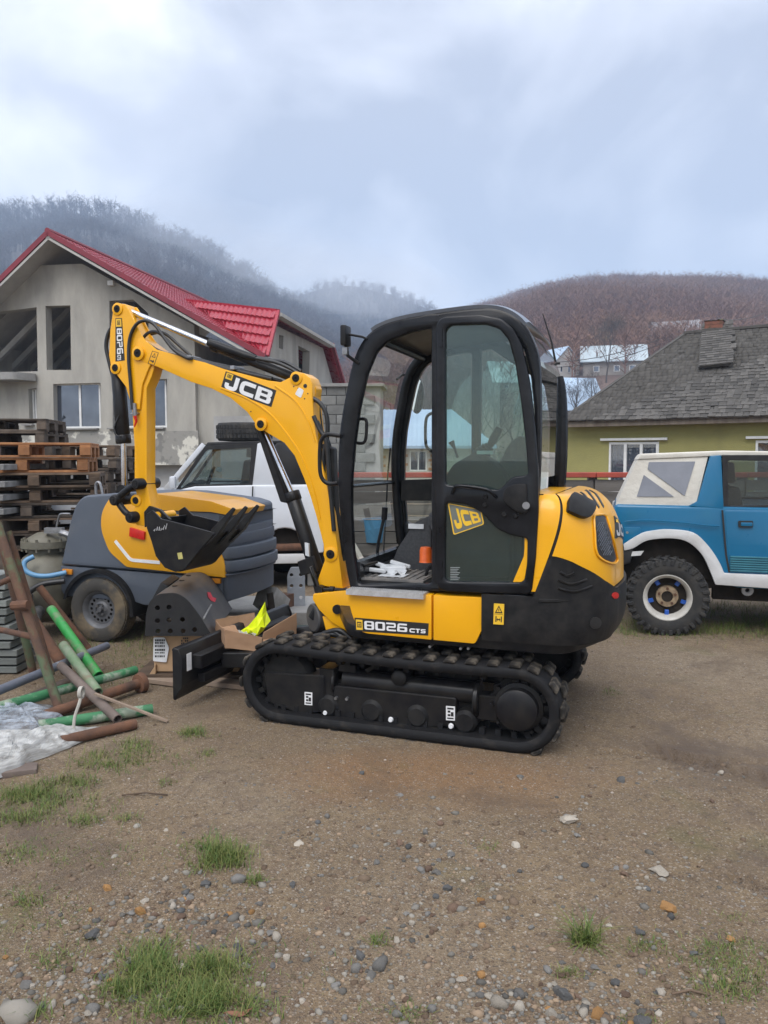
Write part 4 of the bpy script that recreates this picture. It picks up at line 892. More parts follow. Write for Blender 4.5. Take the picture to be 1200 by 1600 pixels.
# ---- dipper
DW = .055
dq = [(177, 480), (184, 474), (195, 475), (200, 483), (212, 507), (222, 526), (233, 540), (243, 566), (237, 588), (229, 606), (229, 660), (229, 727), (229, 758), (233, 775), (236, 790), (238, 800), (234, 813), (226, 822), (214, 821), (206, 812), (204, 803), (210, 796), (214, 778), (210, 755), (210, 700), (206, 635), (196, 604), (180, 583), (173, 572), (170, 555), (172, 515)]
mb = MB(); mb.prism(P(DW, *dq), -DW, DW); dip = mb.build('dipper', Y, ex, bevel=.007, smooth=30)
for s in (1, -1):
    b = MB(); b.prism(P(.075, *[(177, 480), (184, 474), (195, 475), (200, 483), (212, 507), (222, 526), (233, 540), (240, 560), (232, 575), (222, 600), (218, 640), (210, 640), (205, 620), (196, 604), (180, 583), (173, 572), (170, 555), (172, 515)]), s * .055, s * .072); b.build('cheek_plate', Y, dip, bevel=.004, seg=1)
for q, yl, r in (((184, 483), .073, .03), ((181, 575), .073, .03), ((213, 782), DW, .03), ((209, 809), DW, .03)): seal(dip, q, yl, r)
dl = P(.0725, (178, 562), (190, 564), (188, 499), (180, 497)); dm2 = quad_map([dl[1], dl[2], dl[3], dl[0]])
b = MB(); dl2 = P(.0725, (180.5, 565), (195, 563), (190.5, 497), (180.5, 497)); b.prism(dl2, .0715, .0738); dco = b.build('decal', M_['dark'], dip); dm2 = quad_map([dl2[3], dl2[0], dl2[1], dl2[2]])
b = MB(); in_quad(b, '8026', dm2, .24, .2, .84, .88, .0738); in_quad(b, 'CTS', dm2, .86, .22, .98, .62, .0738); b.build('lettering', M_['white'], dco, fix=False)
b = MB(); b.prism([dm2(.02, .1), dm2(.2, .1), dm2(.2, .9), dm2(.02, .9)], .0738, .075); em = b.build('emblem', M_['yprint'], dco); b = MB(); b.plate([[dm2(.06, .3), dm2(.16, .3), dm2(.16, .7), dm2(.06, .7)], [dm2(.075, .36), dm2(.145, .36), dm2(.145, .64), dm2(.075, .64)]], .075, .0758); in_quad(b, 'JCB', dm2, .085, .42, .135, .58, .075); b.build('emblem_print', M_['dark'], em, fix=False)
# red tie and fitting on the dipper
b = MB(); b.cyl(*pp(DW + .03, (210, 630), (211, 650)), .014, n=10); b.build('hose_fitting', M_['steel'], dip); b = MB(); b.tube(pp(DW + .035, (211, 650), (213, 658), (210, 667)), [.014, .01, .005], 6); b.build('red_cap', M_['red'], dip)
b = MB(); b.box((EX.L(213, 646, DW)[0], DW + .012, EX.L(213, 646, DW)[1]), (.06, .03, .012)); b.build('hose_clamp', M_['steel'], dip)
# ---- rams
def ram(name, yl, a, b_, c, rb, rr, par, collar=True):
    A, B, C_ = [Vector(pp(yl, q)[0]) for q in (a, b_, c)]; m = MB(); m.cyl(A, B, rb, n=20)
    if collar: t_ = (B - A).normalized(); m.cyl(B - t_ * .05, B + t_ * .015, rb * 1.12, n=20)
    o = m.build(name, K, par, bevel=.004, seg=1, smooth=50); m = MB(); m.cyl(B, C_, rr, n=16); m.build('piston_rod', M_['chrome'], o, smooth=60)
    m = MB(); t_ = (C_ - B).normalized(); yv = Vector((0, 1, 0)); m.cyl(C_ - yv * .035, C_ + yv * .035, rr * 1.8, n=16); m.cyl(A - yv * .035, A + yv * .035, rb * .95, n=16); m.build('ram_eye', K, o, smooth=50); return o
r1 = ram('dipper_ram', .0, (464, 592), (334, 541), (192, 482), .034, .021, ex)
b = MB(); b.tube(pp(.03, (326, 535), (345, 542), (385, 556), (400, 560)), [.028, .032, .03, .02], 10); b.build('ram_guard', K, r1, smooth=60)
r2 = ram('bucket_ram', .0, (184, 578), (193, 690), (194, 765), .051, .021, ex)
hose(pp(.05, (186, 650), (179, 668), (182, 680), (190, 682)), .008, par=r2); hose(pp(-.02, (180, 505), (170, 520), (166, 540), (170, 562), (180, 600)), .016, par=dip)
r3 = ram('boom_ram', .0, (503, 915), (456, 772), (410, 668), .052, .024, ex)
b = MB(); b.prism(P(.05, (399, 668), (407, 668), (450, 782), (447, 786), (438, 784)), -.06, .055); b.build('rod_guard', K, r3, bevel=.006, seg=1)
b = MB(); b.prism(rnd(P(.08, (464, 878), (487, 869), (495, 893), (470, 900)), .006), .02, .08); b.build('hose_block', K, r3, bevel=.006, seg=1)
hose(pp(.09, (487, 885), (492, 900), (498, 918)), .011, par=r3); b = MB(); b.cyl(*pp(.085, (486, 885), (492, 900)), .013, n=8); b.build('fitting', M_['steel'], r3)
b = MB(); b.prism(P(.08, (475, 848), (481, 850), (482, 870), (476, 868)), .05, .07); b.build('tag_plate', M_['plastic'], r3)
# ---- bucket link
def strap(q, r, yl):
    b = MB(); b.tube(spl(pp(yl, *q), 5), r, 10); return b.build('bucket_link', K, ex, smooth=60)
for yl in (.085, -.085): strap([(219, 757), (205, 762), (192, 771), (182, 781)], .026, yl); strap([(182, 781), (190, 793), (198, 802), (207, 806)], .024, yl)
for q in ((217, 756), (182, 781), (207, 808)):
    c = EX.L(*q, .09); b = MB(); b.lathe([(0, .135), (.03, .135), (.042, .12), (.042, -.12), (.03, -.135), (0, -.135)], (c[0], 0, c[1]), n=20); b.lathe([(0, .14), (.014, .14), (.014, .13)], (c[0], 0, c[1]), n=12); b.build('link_pin', K, ex, smooth=40)
# ---- digging bucket
KW = .205
side_q = [(229, 803), (238, 797), (252, 811), (262, 813), (300, 823), (336, 833), (312, 860), (288, 890), (274, 894), (257, 887), (243, 869), (236, 845), (229, 825)]
bk = MB()
for s in (1, -1): bk.prism(P(KW, *side_q), s * KW - s * .014, s * KW)
shell = [(240, 810), (236, 826), (238, 845), (244, 867), (257, 885), (273, 893), (288, 890), (312, 860), (336, 833)]
sh = P(KW, *shell); sh = spl(sh, 4); i_ = [tuple(Vector(p) + (Vector((1.62, 1.06)) - Vector(p)).normalized() * .012) for p in sh]
bk.prism(sh + i_[::-1], -KW + .01, KW - .01); bko = bk.build('bucket', K, ex, bevel=.003, seg=1)
tt_ = P(KW, (330, 826), (340, 834), (364, 796), (360, 793)); A = Vector((tt_[0][0], 0, tt_[0][1])); B = Vector((tt_[1][0], 0, tt_[1][1])); C_ = Vector((tt_[2][0], 0, tt_[2][1])); D_ = Vector((tt_[3][0], 0, tt_[3][1]))
back = Vector((P(KW, (316, 858))[0][0], 0, P(KW, (316, 858))[0][1]))
for yy in (KW - .035, 0, -KW + .035):
    b = MB(); w1, w2 = Vector((0, .027, 0)), Vector((0, .009, 0)); O = Vector((0, yy, 0)); E_ = back.lerp(A, .2) + (A - B) * .3
    b.add([O + B - w1, O + B + w1, O + A - w1, O + A + w1, O + C_ - w2, O + C_ + w2, O + D_ - w2, O + D_ + w2, O + back - w1, O + back + w1], [(0, 1, 5, 4), (2, 6, 7, 3), (0, 4, 6, 2), (1, 3, 7, 5), (4, 5, 7, 6), (0, 8, 9, 1), (2, 3, 9, 8), (0, 2, 8), (1, 9, 3)]); b.build('tooth', K, bko, bevel=.003, seg=1)
for yy in (.075, -.075):
    b = MB(); b.prism(P(yy, (240, 816), (227, 824), (226, 800), (234, 790), (252, 796), (268, 812)), yy - .012, yy + .012); b.build('hinge_ear', K, bko, bevel=.004, seg=1)
b = MB(); c = EX.L(245, 806, .1); b.cyl((c[0], -.1, c[1]), (c[0], .1, c[1]), .03); b.build('hinge_tube', Y, bko)
b = MB(); b.prism(P(KW, (279, 874), (286, 873), (284, 863), (277, 864)), KW, KW + .0015); b.build('tag_plate', mat('tag_yellow', (.5, .45, .15), .5, var=(.4, .36, .12), vs=30), bko)
b = MB()
for q in ([(240, 829), (243, 826), (241, 830)], [(244, 829), (246, 823), (247, 829)], [(249, 823), (249, 829)], [(252, 825), (251, 829), (254, 826)], [(256, 823), (255, 828)], [(257, 821), (259, 827), (261, 818)]): b.tube(pp(KW + .001, *q), .0022, 4)
b.build('chalk_writing', M_['white'], bko)
# ---- boom hoses
for q, yl in (([(207, 640), (204, 600), (201, 560), (203, 528), (213, 507), (228, 501), (242, 508), (256, 527), (272, 547), (292, 559), (300, 560)], .09), ([(222, 530), (232, 520), (246, 519), (262, 532), (280, 549), (296, 558)], .05), ([(219, 528), (232, 538), (250, 549), (275, 556), (296, 560), (330, 570), (365, 580)], .06), ([(236, 522), (250, 519), (262, 524), (278, 538), (298, 556)], -.02)):
    hose(pp(yl, *q), .0125, par=boom)
hose(pp(.03, (296, 559), (330, 568), (380, 582), (425, 592)), .016, par=boom); hose(pp(-.02, (300, 562), (350, 572), (400, 585), (440, 596)), .014, par=boom)
hose(pp(.045, (400, 560), (430, 566), (450, 574), (470, 586), (484, 596)), .012, par=boom); hose(pp(.0, (330, 538), (390, 556), (425, 563), (445, 566), (470, 580)), .014, par=boom)
for q in ((297, 559), (365, 575)): b = MB(); c = EX.L(*q, .05); b.box((c[0], .0, c[1]), (.035, .15, .03)); b.build('hose_clamp', M_['steel'], boom, bevel=.005, seg=1)
for q, yl in (([(488, 622), (500, 630), (509, 645), (512, 665), (510, 690), (505, 720), (508, 800)], .05), ([(488, 640), (496, 660), (505, 680), (515, 700), (520, 780)], .0), ([(490, 650), (500, 672), (510, 690), (514, 740), (522, 830)], .08), ([(484, 600), (494, 615), (500, 660), (514, 760), (528, 850)], -.04)): hose(pp(yl, *q), .016, par=boom)
b = MB(); b.prism(P(.0, (493, 690), (522, 700), (526, 800), (538, 860), (536, 900), (524, 830), (510, 770)), -.06, .02); b.build('hose_cover', M_['satin'], boom, bevel=.01, seg=1)
# ================================================================== THE UNFINISHED HOUSE
m_plaster = mat('raw_plaster', (.40, .38, .335), .95, var=(.32, .305, .27), vs=2.5, vd=7, dirt=(.25, .24, .215), ds=.9, d0=.5, d1=.72, bump=.01, bs=14, stretch=(1, 1, .3))
m_plaster2 = mat('raw_plaster_smooth', (.44, .435, .42), .95, var=(.29, .285, .275), vs=.7, bump=.006, bs=10)
m_peel = mat('peeling_render', (.27, .26, .235), .95, var=(.58, .56, .49), vs=1.3, vd=6, v0=.52, v1=.56, dirt=(.19, .185, .17), ds=2.2, d0=.55, d1=.62, bump=.012, bs=10)
m_conc = mat('concrete', (.30, .295, .28), .95, var=(.22, .215, .205), vs=3, bump=.006, bs=30)
m_red = mat('red_metal_roof', (.36, .020, .040), .3, var=(.31, .018, .034), vs=1.2, dirt=(.30, .035, .05), ds=.8, rvar=.1)
m_trim = mat('dark_red_trim', (.22, .018, .03), .4, var=(.17, .015, .025), vs=2)
m_soffit = mat('pale_soffit', (.42, .41, .38), .9, var=(.34, .33, .31), vs=2)
m_win = mat('window_glass_dark', (.16, .18, .22), .05, metal=.75, var=(.12, .135, .17), vs=1.5)
m_wframe = mat('white_window_frame', (.72, .72, .70), .5, var=(.62, .62, .60), vs=6)
m_wood = mat('old_timber', (.13, .10, .075), .9, var=(.2, .165, .13), vs=7, stretch=(1, 1, .15), bump=.004, bs=30)
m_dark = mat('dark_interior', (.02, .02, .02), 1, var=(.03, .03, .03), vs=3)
H = Frame((-11.8, 27.0), -12.7); HP = H.P
ho = thing('unfinished_house', 'unfinished grey plastered house with a red metal tile roof and empty window openings', 'house', H.o, H.ang)
def LX(fr, px, py, xl):
    """photo ray onto the local plane x = xl: gives (y, z)"""
    d = ray(px, py); c = Vector((0, 0, HC)); t = (fr.o + xl * fr.u - c).dot(fr.u) / d.dot(fr.u); p = c + d * t - fr.o; return (p.dot(fr.v), p.z)
WY = .9
apex = H.L(75, 362, 0); br = H.L(415, 556, 0); blf = H.L(0, 436, 0)
kl = (apex[1] - blf[1]) / (apex[0] - blf[0]); bl_ = (apex[0] - 5.2, apex[1] - 5.2 * kl)
kr = (apex[1] - br[1]) / (br[0] - apex[0]); RL = 15.0
def hole(*q): return HP(WY, *q)
zf = HP(WY, (100, 727))[0][1]
xr_ = HP(WY, (305, 600))[0][0]; xl_ = bl_[0] + .8
topL = HP(WY, (53, 415))[0]; topR = HP(WY, (128, 412))[0]
def zroof(x, d=0): return (apex[1] - (x - apex[0]) * kr if x > apex[0] else apex[1] - (apex[0] - x) * kl) - d
out_ = [(xl_, zf), (xr_, zf), (xr_, zroof(xr_, .42)), (topR[0], topR[1]), (topL[0], topL[1]), (xl_, zroof(xl_, .42))]
holes = [hole((-70, 500), (0, 487), (57, 480), (59, 580), (-70, 584)), hole((71, 478), (110, 477), (111, 578), (73, 578)), hole((171, 470), (208, 468), (232, 490), (232, 578), (171, 578)), hole((83, 600), (157, 598), (158, 669), (84, 670)), hole((44, 608), (57, 606), (58, 663), (46, 662)), hole((176, 594), (261, 592), (261, 668), (176, 669))]
b = MB(); b.plate([out_] + holes, WY, WY + .35); wl = b.build('wall', m_plaster, ho, smooth=0, fix=False)
for q in ((83, 600, 158, 669, 124), (176, 593, 261, 668, 218), (44, 607, 58, 663, 51)):
    A = H.L(q[0], q[1], WY + .2); B = H.L(q[2], q[3], WY + .2); b = MB(); b.plate([[(A[0], B[1]), (B[0], B[1]), (B[0], A[1]), (A[0], A[1])], [(A[0] + .06, B[1] + .07), (B[0] - .06, B[1] + .07), (B[0] - .06, A[1] - .06), (A[0] + .06, A[1] - .06)]], WY + .2, WY + .27)
    xm_ = H.L(q[4], q[1], WY + .2)[0]; b.box((xm_, WY + .235, (A[1] + B[1]) / 2), (.08, .06, A[1] - B[1] - .1)); f_ = b.build('window', m_wframe, ho, smooth=0, fix=False)
    b = MB(); b.box(((A[0] + B[0]) / 2, WY + .245, (A[1] + B[1]) / 2), (B[0] - A[0] - .1, .02, A[1] - B[1] - .1)); b.build('pane', m_win, f_)
    b = MB(); b.box(((A[0] + B[0]) / 2, WY - .02, B[1] - .03), (B[0] - A[0] + .1, .3, .05)); b.build('sill', m_conc, f_)
# base of stripped render, then the garage level set in below
z2 = HP(WY, (100, 674))[0][1]; b = MB(); b.box(((xl_ + xr_) / 2 + .3, WY - .02, (z2 + zf) / 2), (xr_ - xl_ - .4, .06, z2 - zf - .04)); b.build('stripped_base', m_peel, ho)
b = MB(); b.box(((xl_ + xr_) / 2, WY + .6, (zf - 1) / 2), (xr_ - xl_, .4, zf + 1)); b.build('lower_wall', m_plaster2, ho)
zs = HP(WY, (20, 590))[0][1]; b = MB(); b.prism(rnd([(xl_, WY - .9), (H.L(48, 590, WY)[0], WY - .9), (H.L(62, 590, WY)[0], WY - .02), (xl_, WY - .02)], .25), zs - .16, zs + .10, 'z'); b.build('balcony_slab', m_conc, ho)
# body behind the facade
b = MB(); xb = xr_ - .12; b.prism([(xl_, WY + .36), (xl_ + .25, WY + .36), (xl_ + .25, RL - .5), (xb - .25, RL - .5), (xb - .25, WY + .36), (xb, WY + .36), (xb, RL), (xl_, RL)], -1, zroof(xb, .7), 'z'); b.build('side_wall', m_plaster, ho, smooth=0)
b = MB()
for z_ in (zs - .02, zf - .1): b.box(((xl_ + xb) / 2, (RL + WY) / 2 + .2, z_), (xb - xl_ - .6, RL - WY - 1, .2))
b.build('floor_slab', m_conc, ho)
b = MB()
for k in range(5): b.bar((apex[0] - 4.6 + .1, 2.2 + k * 1.1, zs + .4), (apex[0] - .6, 2.2 + k * 1.1, apex[1] - 1.2), .16, .2)
tag(b.build('rafters', m_soffit, ho), kind='stuff')
# roof slabs with pressed tiles
def tiled(nm, fn, L, Wd, m, par, course=.36, wave=.2, amp=.022, step=.03):
    """fn(a, b, h): point at a down the slope, b along the eave, h off the roof"""
    nc = max(1, int(L / course)); nw = int(Wd / wave); b = MB(); av = []
    for c in range(nc): av += [(c * L / nc + .0, 0.), ((c + 1) * L / nc - .012, step)]
    av.append((L, 0.)); bv = [k * Wd / (nw * 5) for k in range(nw * 5 + 1)]; n2 = len(bv)
    vs = [fn(a, q, h + amp * abs(math.sin(math.pi * q / wave)) ** .7) for a, h in av for q in bv]
    b.add(vs, [(i * n2 + j, i * n2 + j + 1, (i + 1) * n2 + j + 1, (i + 1) * n2 + j) for i in range(len(av) - 1) for j in range(n2 - 1)]); return b.build(nm, m, par, smooth=40, fix=False)
Lr = math.hypot(br[0] - apex[0], br[1] - apex[1]); ur = Vector((br[0] - apex[0], 0, br[1] - apex[1])).normalized(); nr = Vector((-ur.z, 0, ur.x))
if nr.z < 0: nr = -nr
YW = RL
def on_main(px, py):
    n_ = nr.x * H.u + Vector((0, 0, nr.z)); o_ = H.W(apex[0], 0, apex[1]); d = ray(px, py); c = Vector((0, 0, HC)); q = c + d * ((o_ - c).dot(n_) / d.dot(n_)) - H.o; return Vector((q.dot(H.u), q.dot(H.v), q.z))
L0 = on_main(289, 469); print('L0', L0, 'YW', YW); Lr2 = (apex[1] - L0.z + .5) / -ur.z
aL0 = (L0 - Vector((apex[0], L0.y, apex[1]))).dot(ur)
qm = lambda a: RL if a < aL0 else L0.y + .15 + (.12 - L0.y) * (a - aL0) / (Lr - aL0)
rr_ = tiled('roof', lambda a, q, h: Vector((apex[0], min(q, qm(a)), apex[1])) + ur * a + nr * h, Lr, RL, m_red, ho)
ul = Vector((bl_[0] - apex[0], 0, bl_[1] - apex[1])).normalized(); nl = Vector((ul.z, 0, -ul.x)); nl = nl if nl.z > 0 else -nl
tiled('roof', lambda a, q, h: Vector((apex[0], q, apex[1])) + ul * a + nl * h, math.hypot(bl_[0] - apex[0], bl_[1] - apex[1]), RL, m_red, ho)
RLs = RL
for (u_, n_, L_) in ((ur, nr, Lr), (ul, nl, math.hypot(bl_[0] - apex[0], bl_[1] - apex[1]))):
    RL = 1.0 if u_ is ur else RLs
    b = MB(); A = Vector((apex[0], 0, apex[1])); p0 = A - n_ * .10; p1 = A + u_ * L_ - n_ * .10
    b.add([p0 + Vector((0, .02, .0)), p1 + Vector((0, .02, 0)), p1 + Vector((0, RL, 0)), p0 + Vector((0, RL, 0)), p0 + Vector((0, .02, 0)) + n_ * .08, p1 + Vector((0, .02, 0)) + n_ * .08, p1 + Vector((0, RL, 0)) + n_ * .08, p0 + Vector((0, RL, 0)) + n_ * .08], [(0, 1, 2, 3), (7, 6, 5, 4), (0, 4, 5, 1), (1, 5, 6, 2), (2, 6, 7, 3), (3, 7, 4, 0)]); b.build('soffit', m_soffit, ho, smooth=0)
    b = MB(); b.bar(A - n_ * .03 + Vector((0, -.03, 0)), A + u_ * L_ - n_ * .03 + Vector((0, -.03, 0)), .06, .17, n_); b.build('barge_board', m_trim, ho)
    b = MB(); b.bar(A - n_ * .19 + Vector((0, -.01, 0)), A + u_ * L_ - n_ * .19 + Vector((0, -.01, 0)), .05, .08, n_); b.build('barge_soffit', m_soffit, ho)
RL = RLs
b = MB(); b.cyl((apex[0], -.05, apex[1] + .03), (apex[0], RL, apex[1] + .03), .10, n=8); b.build('ridge_cap', m_trim, ho)
b = MB(); c = H.L(175, 443, WY); b.box((c[0], WY - .06, c[1]), (.22, .12, .16)); b.build('wall_lamp', m_wframe, ho)
# ---- cross wing with the steep red face
xe = H.L(415, 556, .25)[0]; A_ = LX(H, 432, 487, xe); N_ = LX(H, 415, 556, xe + .0); B_ = LX(H, 517, 537, xe); F_ = LX(H, 537, 605, xe)
xs = apex[0] + (apex[1] - A_[1]) / kr - .2
Lrw = (Vector((xe, A_[0], A_[1])) - L0).length; print('A', xe, A_, 'N', N_)
Lw = math.hypot(A_[0] - N_[0], A_[1] - N_[1]); dwn = Vector((0, N_[0] - A_[0], N_[1] - A_[1])).normalized(); nw_ = Vector((0, -dwn.z, dwn.y)); nw_ = nw_ if nw_.y < 0 else -nw_
tiled('wing_roof', lambda a, q, h: L0.lerp(Vector((xe, A_[0], A_[1])), max(q / Lrw, min(1, a / Lw) - .03)) + dwn * a + nw_ * h, Lw, Lrw, m_red, ho, course=.36, wave=.3, amp=.055, step=.075)
for (p, q) in ((A_, B_), (B_, F_)):
    b = MB(); lp_, lq_ = [(L0.x - .1, L0.y + k[0] - A_[0], L0.z + k[1] - A_[1]) for k in (p, q)]; b.add([lp_, (xe, p[0], p[1]), (xe, q[0], q[1]), lq_, (lp_[0], lp_[1], lp_[2] - .16), (xe, p[0], p[1] - .16), (xe, q[0], q[1] - .16), (lq_[0], lq_[1], lq_[2] - .16)], [(0, 1, 2, 3), (7, 6, 5, 4), (0, 4, 5, 1), (1, 5, 6, 2), (2, 6, 7, 3), (3, 7, 4, 0)]); b.build('wing_roof', m_red, ho, smooth=0)
b = MB(); b.bar(L0, (xe + .06, A_[0], A_[1] + .03), .16, .10); b.bar((xe + .05, A_[0], A_[1] + .02), (xe + .05, N_[0], N_[1]), .1, .14, (1, 0, 0)); b.build('ridge_cap', m_red, ho)
b = MB(); b.bar((xe + .05, A_[0], A_[1] - .10), (xe + .05, B_[0], B_[1] - .10), .12, .28, (1, 0, 0)); b.build('barge_board', m_soffit, ho)
b = MB(); b.bar((xe + .05, B_[0], B_[1] - .02), (xe + .05, F_[0], F_[1]), .14, .16, (1, 0, 0)); b.build('barge_board', m_trim, ho)
xw = xe - .35
NW = N_[0] + .8; gable = [(NW, -1), (F_[0] - .3, -1), (F_[0] - .3, F_[1] - .1), (B_[0], B_[1] - .17), (A_[0] + .1, A_[1] - .3), (NW, N_[1] + .2)]
h1 = [LX(H, *q, xw) for q in ((436, 523), (443, 525), (442, 546), (436, 544))]; h2 = [LX(H, *q, xw) for q in ((466, 540), (484, 549), (483, 600), (467, 592))]
b = MB(); b.plate([gable, h1, h2], xw - .3, xw, 0, fn=lambda a, c, w: (w, a, c)); b.build('wing_wall', m_plaster, ho, smooth=0, fix=False)
b = MB(); b.box(((xr_ + xw) / 2 - .2, NW + .2, (N_[1] - 1.2) / 2), (xw - xr_ + .36, .3, N_[1] + .8)); b.build('wing_wall', m_plaster, ho, smooth=0)
zc = HP(NW, (380, 650))[0][1]; b = MB(); b.box(((xr_ + xw) / 2 + .25, NW + .03, (zc - 1) / 2), (xw - xr_ - .7, .06, zc + 1)); b.build('smooth_panel', m_plaster2, ho)
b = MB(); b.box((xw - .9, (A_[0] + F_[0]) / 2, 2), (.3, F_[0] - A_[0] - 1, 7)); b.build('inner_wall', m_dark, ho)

# ================================================================== BLOCK SHED behind the boom
m_block = mat('grey_block', (.20, .20, .19), .95, var=(.14, .14, .132), vs=2.5, bump=.008, bs=25, obj_rand=.16)
m_mortar = mat('mortar', (.36, .355, .34), .95, var=(.29, .285, .27), vs=4)
SH = Frame((at(474, 715, 20).x, 20.), -4)
sh_ = thing('block_shed', 'bare grey concrete block shed between the unfinished house and the cab', 'shed', SH.o, SH.ang)
b = MB(); b.box((1.0, .6, 1.7), (2.0, 1.1, 3.42)); b.build('wall', m_mortar, sh_, smooth=0)
bm_ = MB(); bm_.box((0, 0, 0), (.485, .14, .232)); bme = bm_.mesh('block', m_block, bevel=.008, seg=1)
for r in range(14):
    for c in range(-1, 5):
        x = c * .5 + (.25 if r % 2 else 0) + .12
        if -.02 < x - .24 and x + .24 < 2.03: o = link('block', bme, sh_, (x, .045 + random.uniform(-.006, .006), .13 + r * .245))
b = MB(); b.box((1.0, .6, 3.46), (2.2, 1.4, .08)); b.build('roof', m_conc, sh_)

# ================================================================== GREEN HOUSE with the shingle roof
m_green = mat('green_stucco', (.31, .285, .105), .95, var=(.27, .25, .092), vs=1.2, dirt=(.22, .205, .085), ds=.8, bump=.01, bs=35)
m_shing = mat('weathered_shingle', (.095, .088, .08), .95, var=(.062, .058, .052), vs=6, vd=5, bump=.006, bs=60, obj_rand=.36)
m_shing2 = mat('weathered_shingle_mass', (.066, .061, .055), .95, var=(.09, .084, .076), vs=5, tint=(.105, .098, .088), bump=.006, bs=60)
m_brick = mat('old_brick', (.22, .09, .06), .95, var=(.15, .07, .05), vs=12, dirt=(.06, .065, .03), ds=6)
m_moss = mat('moss', (.05, .055, .02), .95, var=(.09, .08, .03), vs=20, bump=.01, bs=60)
m_curtain = mat('lace_curtain', (.40, .40, .45), .9, var=(.2, .2, .24), vs=30)
G = Frame((at(868, 715, 21).x, 21.), -32); GP = G.P
gh = thing('green_house', 'low green stuccoed cottage with a weathered wooden shingle roof', 'house', G.o, G.ang)
ZE = 2.55; OV = .45; e0 = G.L(876, 662, -OV); xE0 = e0[0]; xE1 = 9.5; RD = 3.35
rL = G.L(1072, 523, RD); rRz = rL[1]; xR0 = rL[0]
holes = [GP(0, (952, 692), (1027, 689), (1028, 766), (953, 770)), GP(0, (1181, 690), (1262, 686), (1262, 768), (1181, 772))]
b = MB(); b.plate([[(0.15, -.3), (xE1, -.3), (xE1, ZE + .1), (.15, ZE + .1)]] + holes, 0, .3); b.build('wall', m_green, gh, smooth=0, fix=False)
b = MB(); b.box((.3, 3.4, 1.2), (.3, 6.2, 2.9)); b.build('side_wall', m_green, gh, smooth=0)
for hq in holes:
    x0, x1 = min(p[0] for p in hq), max(p[0] for p in hq); z0, z1 = min(p[1] for p in hq) + .03, max(p[1] for p in hq) - .02
    w3 = (x1 - x0 - .05) / 3; L = [[(x0, z0), (x1, z0), (x1, z1), (x0, z1)]] + [[(x0 + .05 + k * w3, z0 + .06), (x0 + k * w3 + w3 - .02, z0 + .06), (x0 + k * w3 + w3 - .02, z1 - .06), (x0 + .05 + k * w3, z1 - .06)] for k in range(3)]
    b = MB(); b.plate(L, -.015, .09); f_ = b.build('window', m_wframe, gh, smooth=0, fix=False)
    for k in range(3): b = MB(); b.box((x0 + .05 + k * w3 + (w3 - .07) / 2, .05, (z0 + z1) / 2), (w3 - .05, .01, z1 - z0 - .1)); b.build('pane', glass('house_pane', (.75, .78, .8), 1.6) if k == 0 and hq is holes[0] else bpy.data.materials['house_pane'], f_)
    b = MB(); b.grid(lambda i, j: (x0 + (x1 - x0) * i, .105 + .012 * math.sin(i * 60), z0 + (z1 - z0) * j), 60, 2); b.build('curtain', m_curtain, gh)
    b = MB(); b.box(((x0 + x1) / 2 + .0, -.05, z1 + .07), (x1 - x0 + .42, .12, .06)); b.build('header_board', m_wframe, f_)
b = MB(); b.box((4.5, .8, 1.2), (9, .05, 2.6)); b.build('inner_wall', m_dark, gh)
# roof: front slope and hip, boards below, shingles on top
E0, E1 = Vector((xE0, -OV, ZE)), Vector((xE1 + .3, -OV, ZE + .04)); R0_, R1_ = Vector((xR0, RD, rRz)), Vector((xE1 + .3, RD, rRz + .02)); sl = (Vector((0, RD + OV, rRz - ZE))); SLn = sl.length; sl.normalize(); sn = Vector((0, -sl.z, sl.y))
HB = Vector((xE0, 2 * RD + OV, ZE))
b = MB(); d_ = sn * .06; b.add([E0 - d_, E1 - d_, R1_ - d_, R0_ - d_, HB - Vector((0, 0, .06)), Vector((xE1 + .3, 2 * RD + OV, ZE))], [(0, 1, 2, 3), (0, 3, 4), (3, 2, 5, 4)]); rf = b.build('roof', m_wood, gh, smooth=0)
b = MB(); b.bar(E0 - d_ * 1.6 + Vector((.1, .02, 0)), E1 - d_ * 1.6 + Vector((0, .02, 0)), .05, .14); b.build('eave_board', m_wood, rf)
sm = []
for v in range(4):
    b = MB(); w = .05 + .012 * v; b.add([(-w, 0, 0), (w, 0, 0), (w * .95, .34, -.012), (-w * .95, .34, -.012), (-w, 0, .034), (w, .006 * (v - 1), .034), (w * .95, .34, .004), (-w * .95, .34, .004)], [(0, 4, 5, 1), (1, 5, 6, 2), (0, 3, 7, 4), (4, 7, 6, 5)]); sm.append(b.mesh('shingle', m_shing, smooth=0, fix=False))
hatch = [G.L(*q, RD * .5) for q in ((1088, 580), (1146, 572), (1152, 510), (1092, 508))]
rows = int(SLn / .165); place = []
for r in range(rows + 1):
    a = r * .165 - .03; t_ = min(1, max(0, a / SLn)); xa = xE0 + (xR0 - xE0) * t_ + .02; x = xa + random.uniform(0, .1); 
    sag = .02 * math.sin(r * .9)
    while x < xE1 + .25:
        w = random.choice([0, 1, 2, 3]); hw = .05 + .012 * w; x += hw + random.uniform(.002, .010)
        if random.random() > .012:
            p = Vector((x, -OV, ZE)) + sl * (a + random.uniform(-.016, .016)) + sn * (.014 + .010 * math.sin(x * 1.7 + r * .3) + random.uniform(0, .014)); place.append((p, w, random.uniform(-.03, .03), random.uniform(-.02, .05)))
        x += hw
B3 = Matrix((Vector((1, 0, 0)), sl, sn)).transposed()
def sh_mat(p): return B3 @ Matrix.Rotation(p[2], 3, 'Z') @ Matrix.Rotation(p[3], 3, 'X')
def vis_rank(p):
    w_ = G.W(*p[0]); px = 600 + 1200 * w_.x / w_.y; return (abs(px - 1060) > 150, w_.y)
place.sort(key=vis_rank)
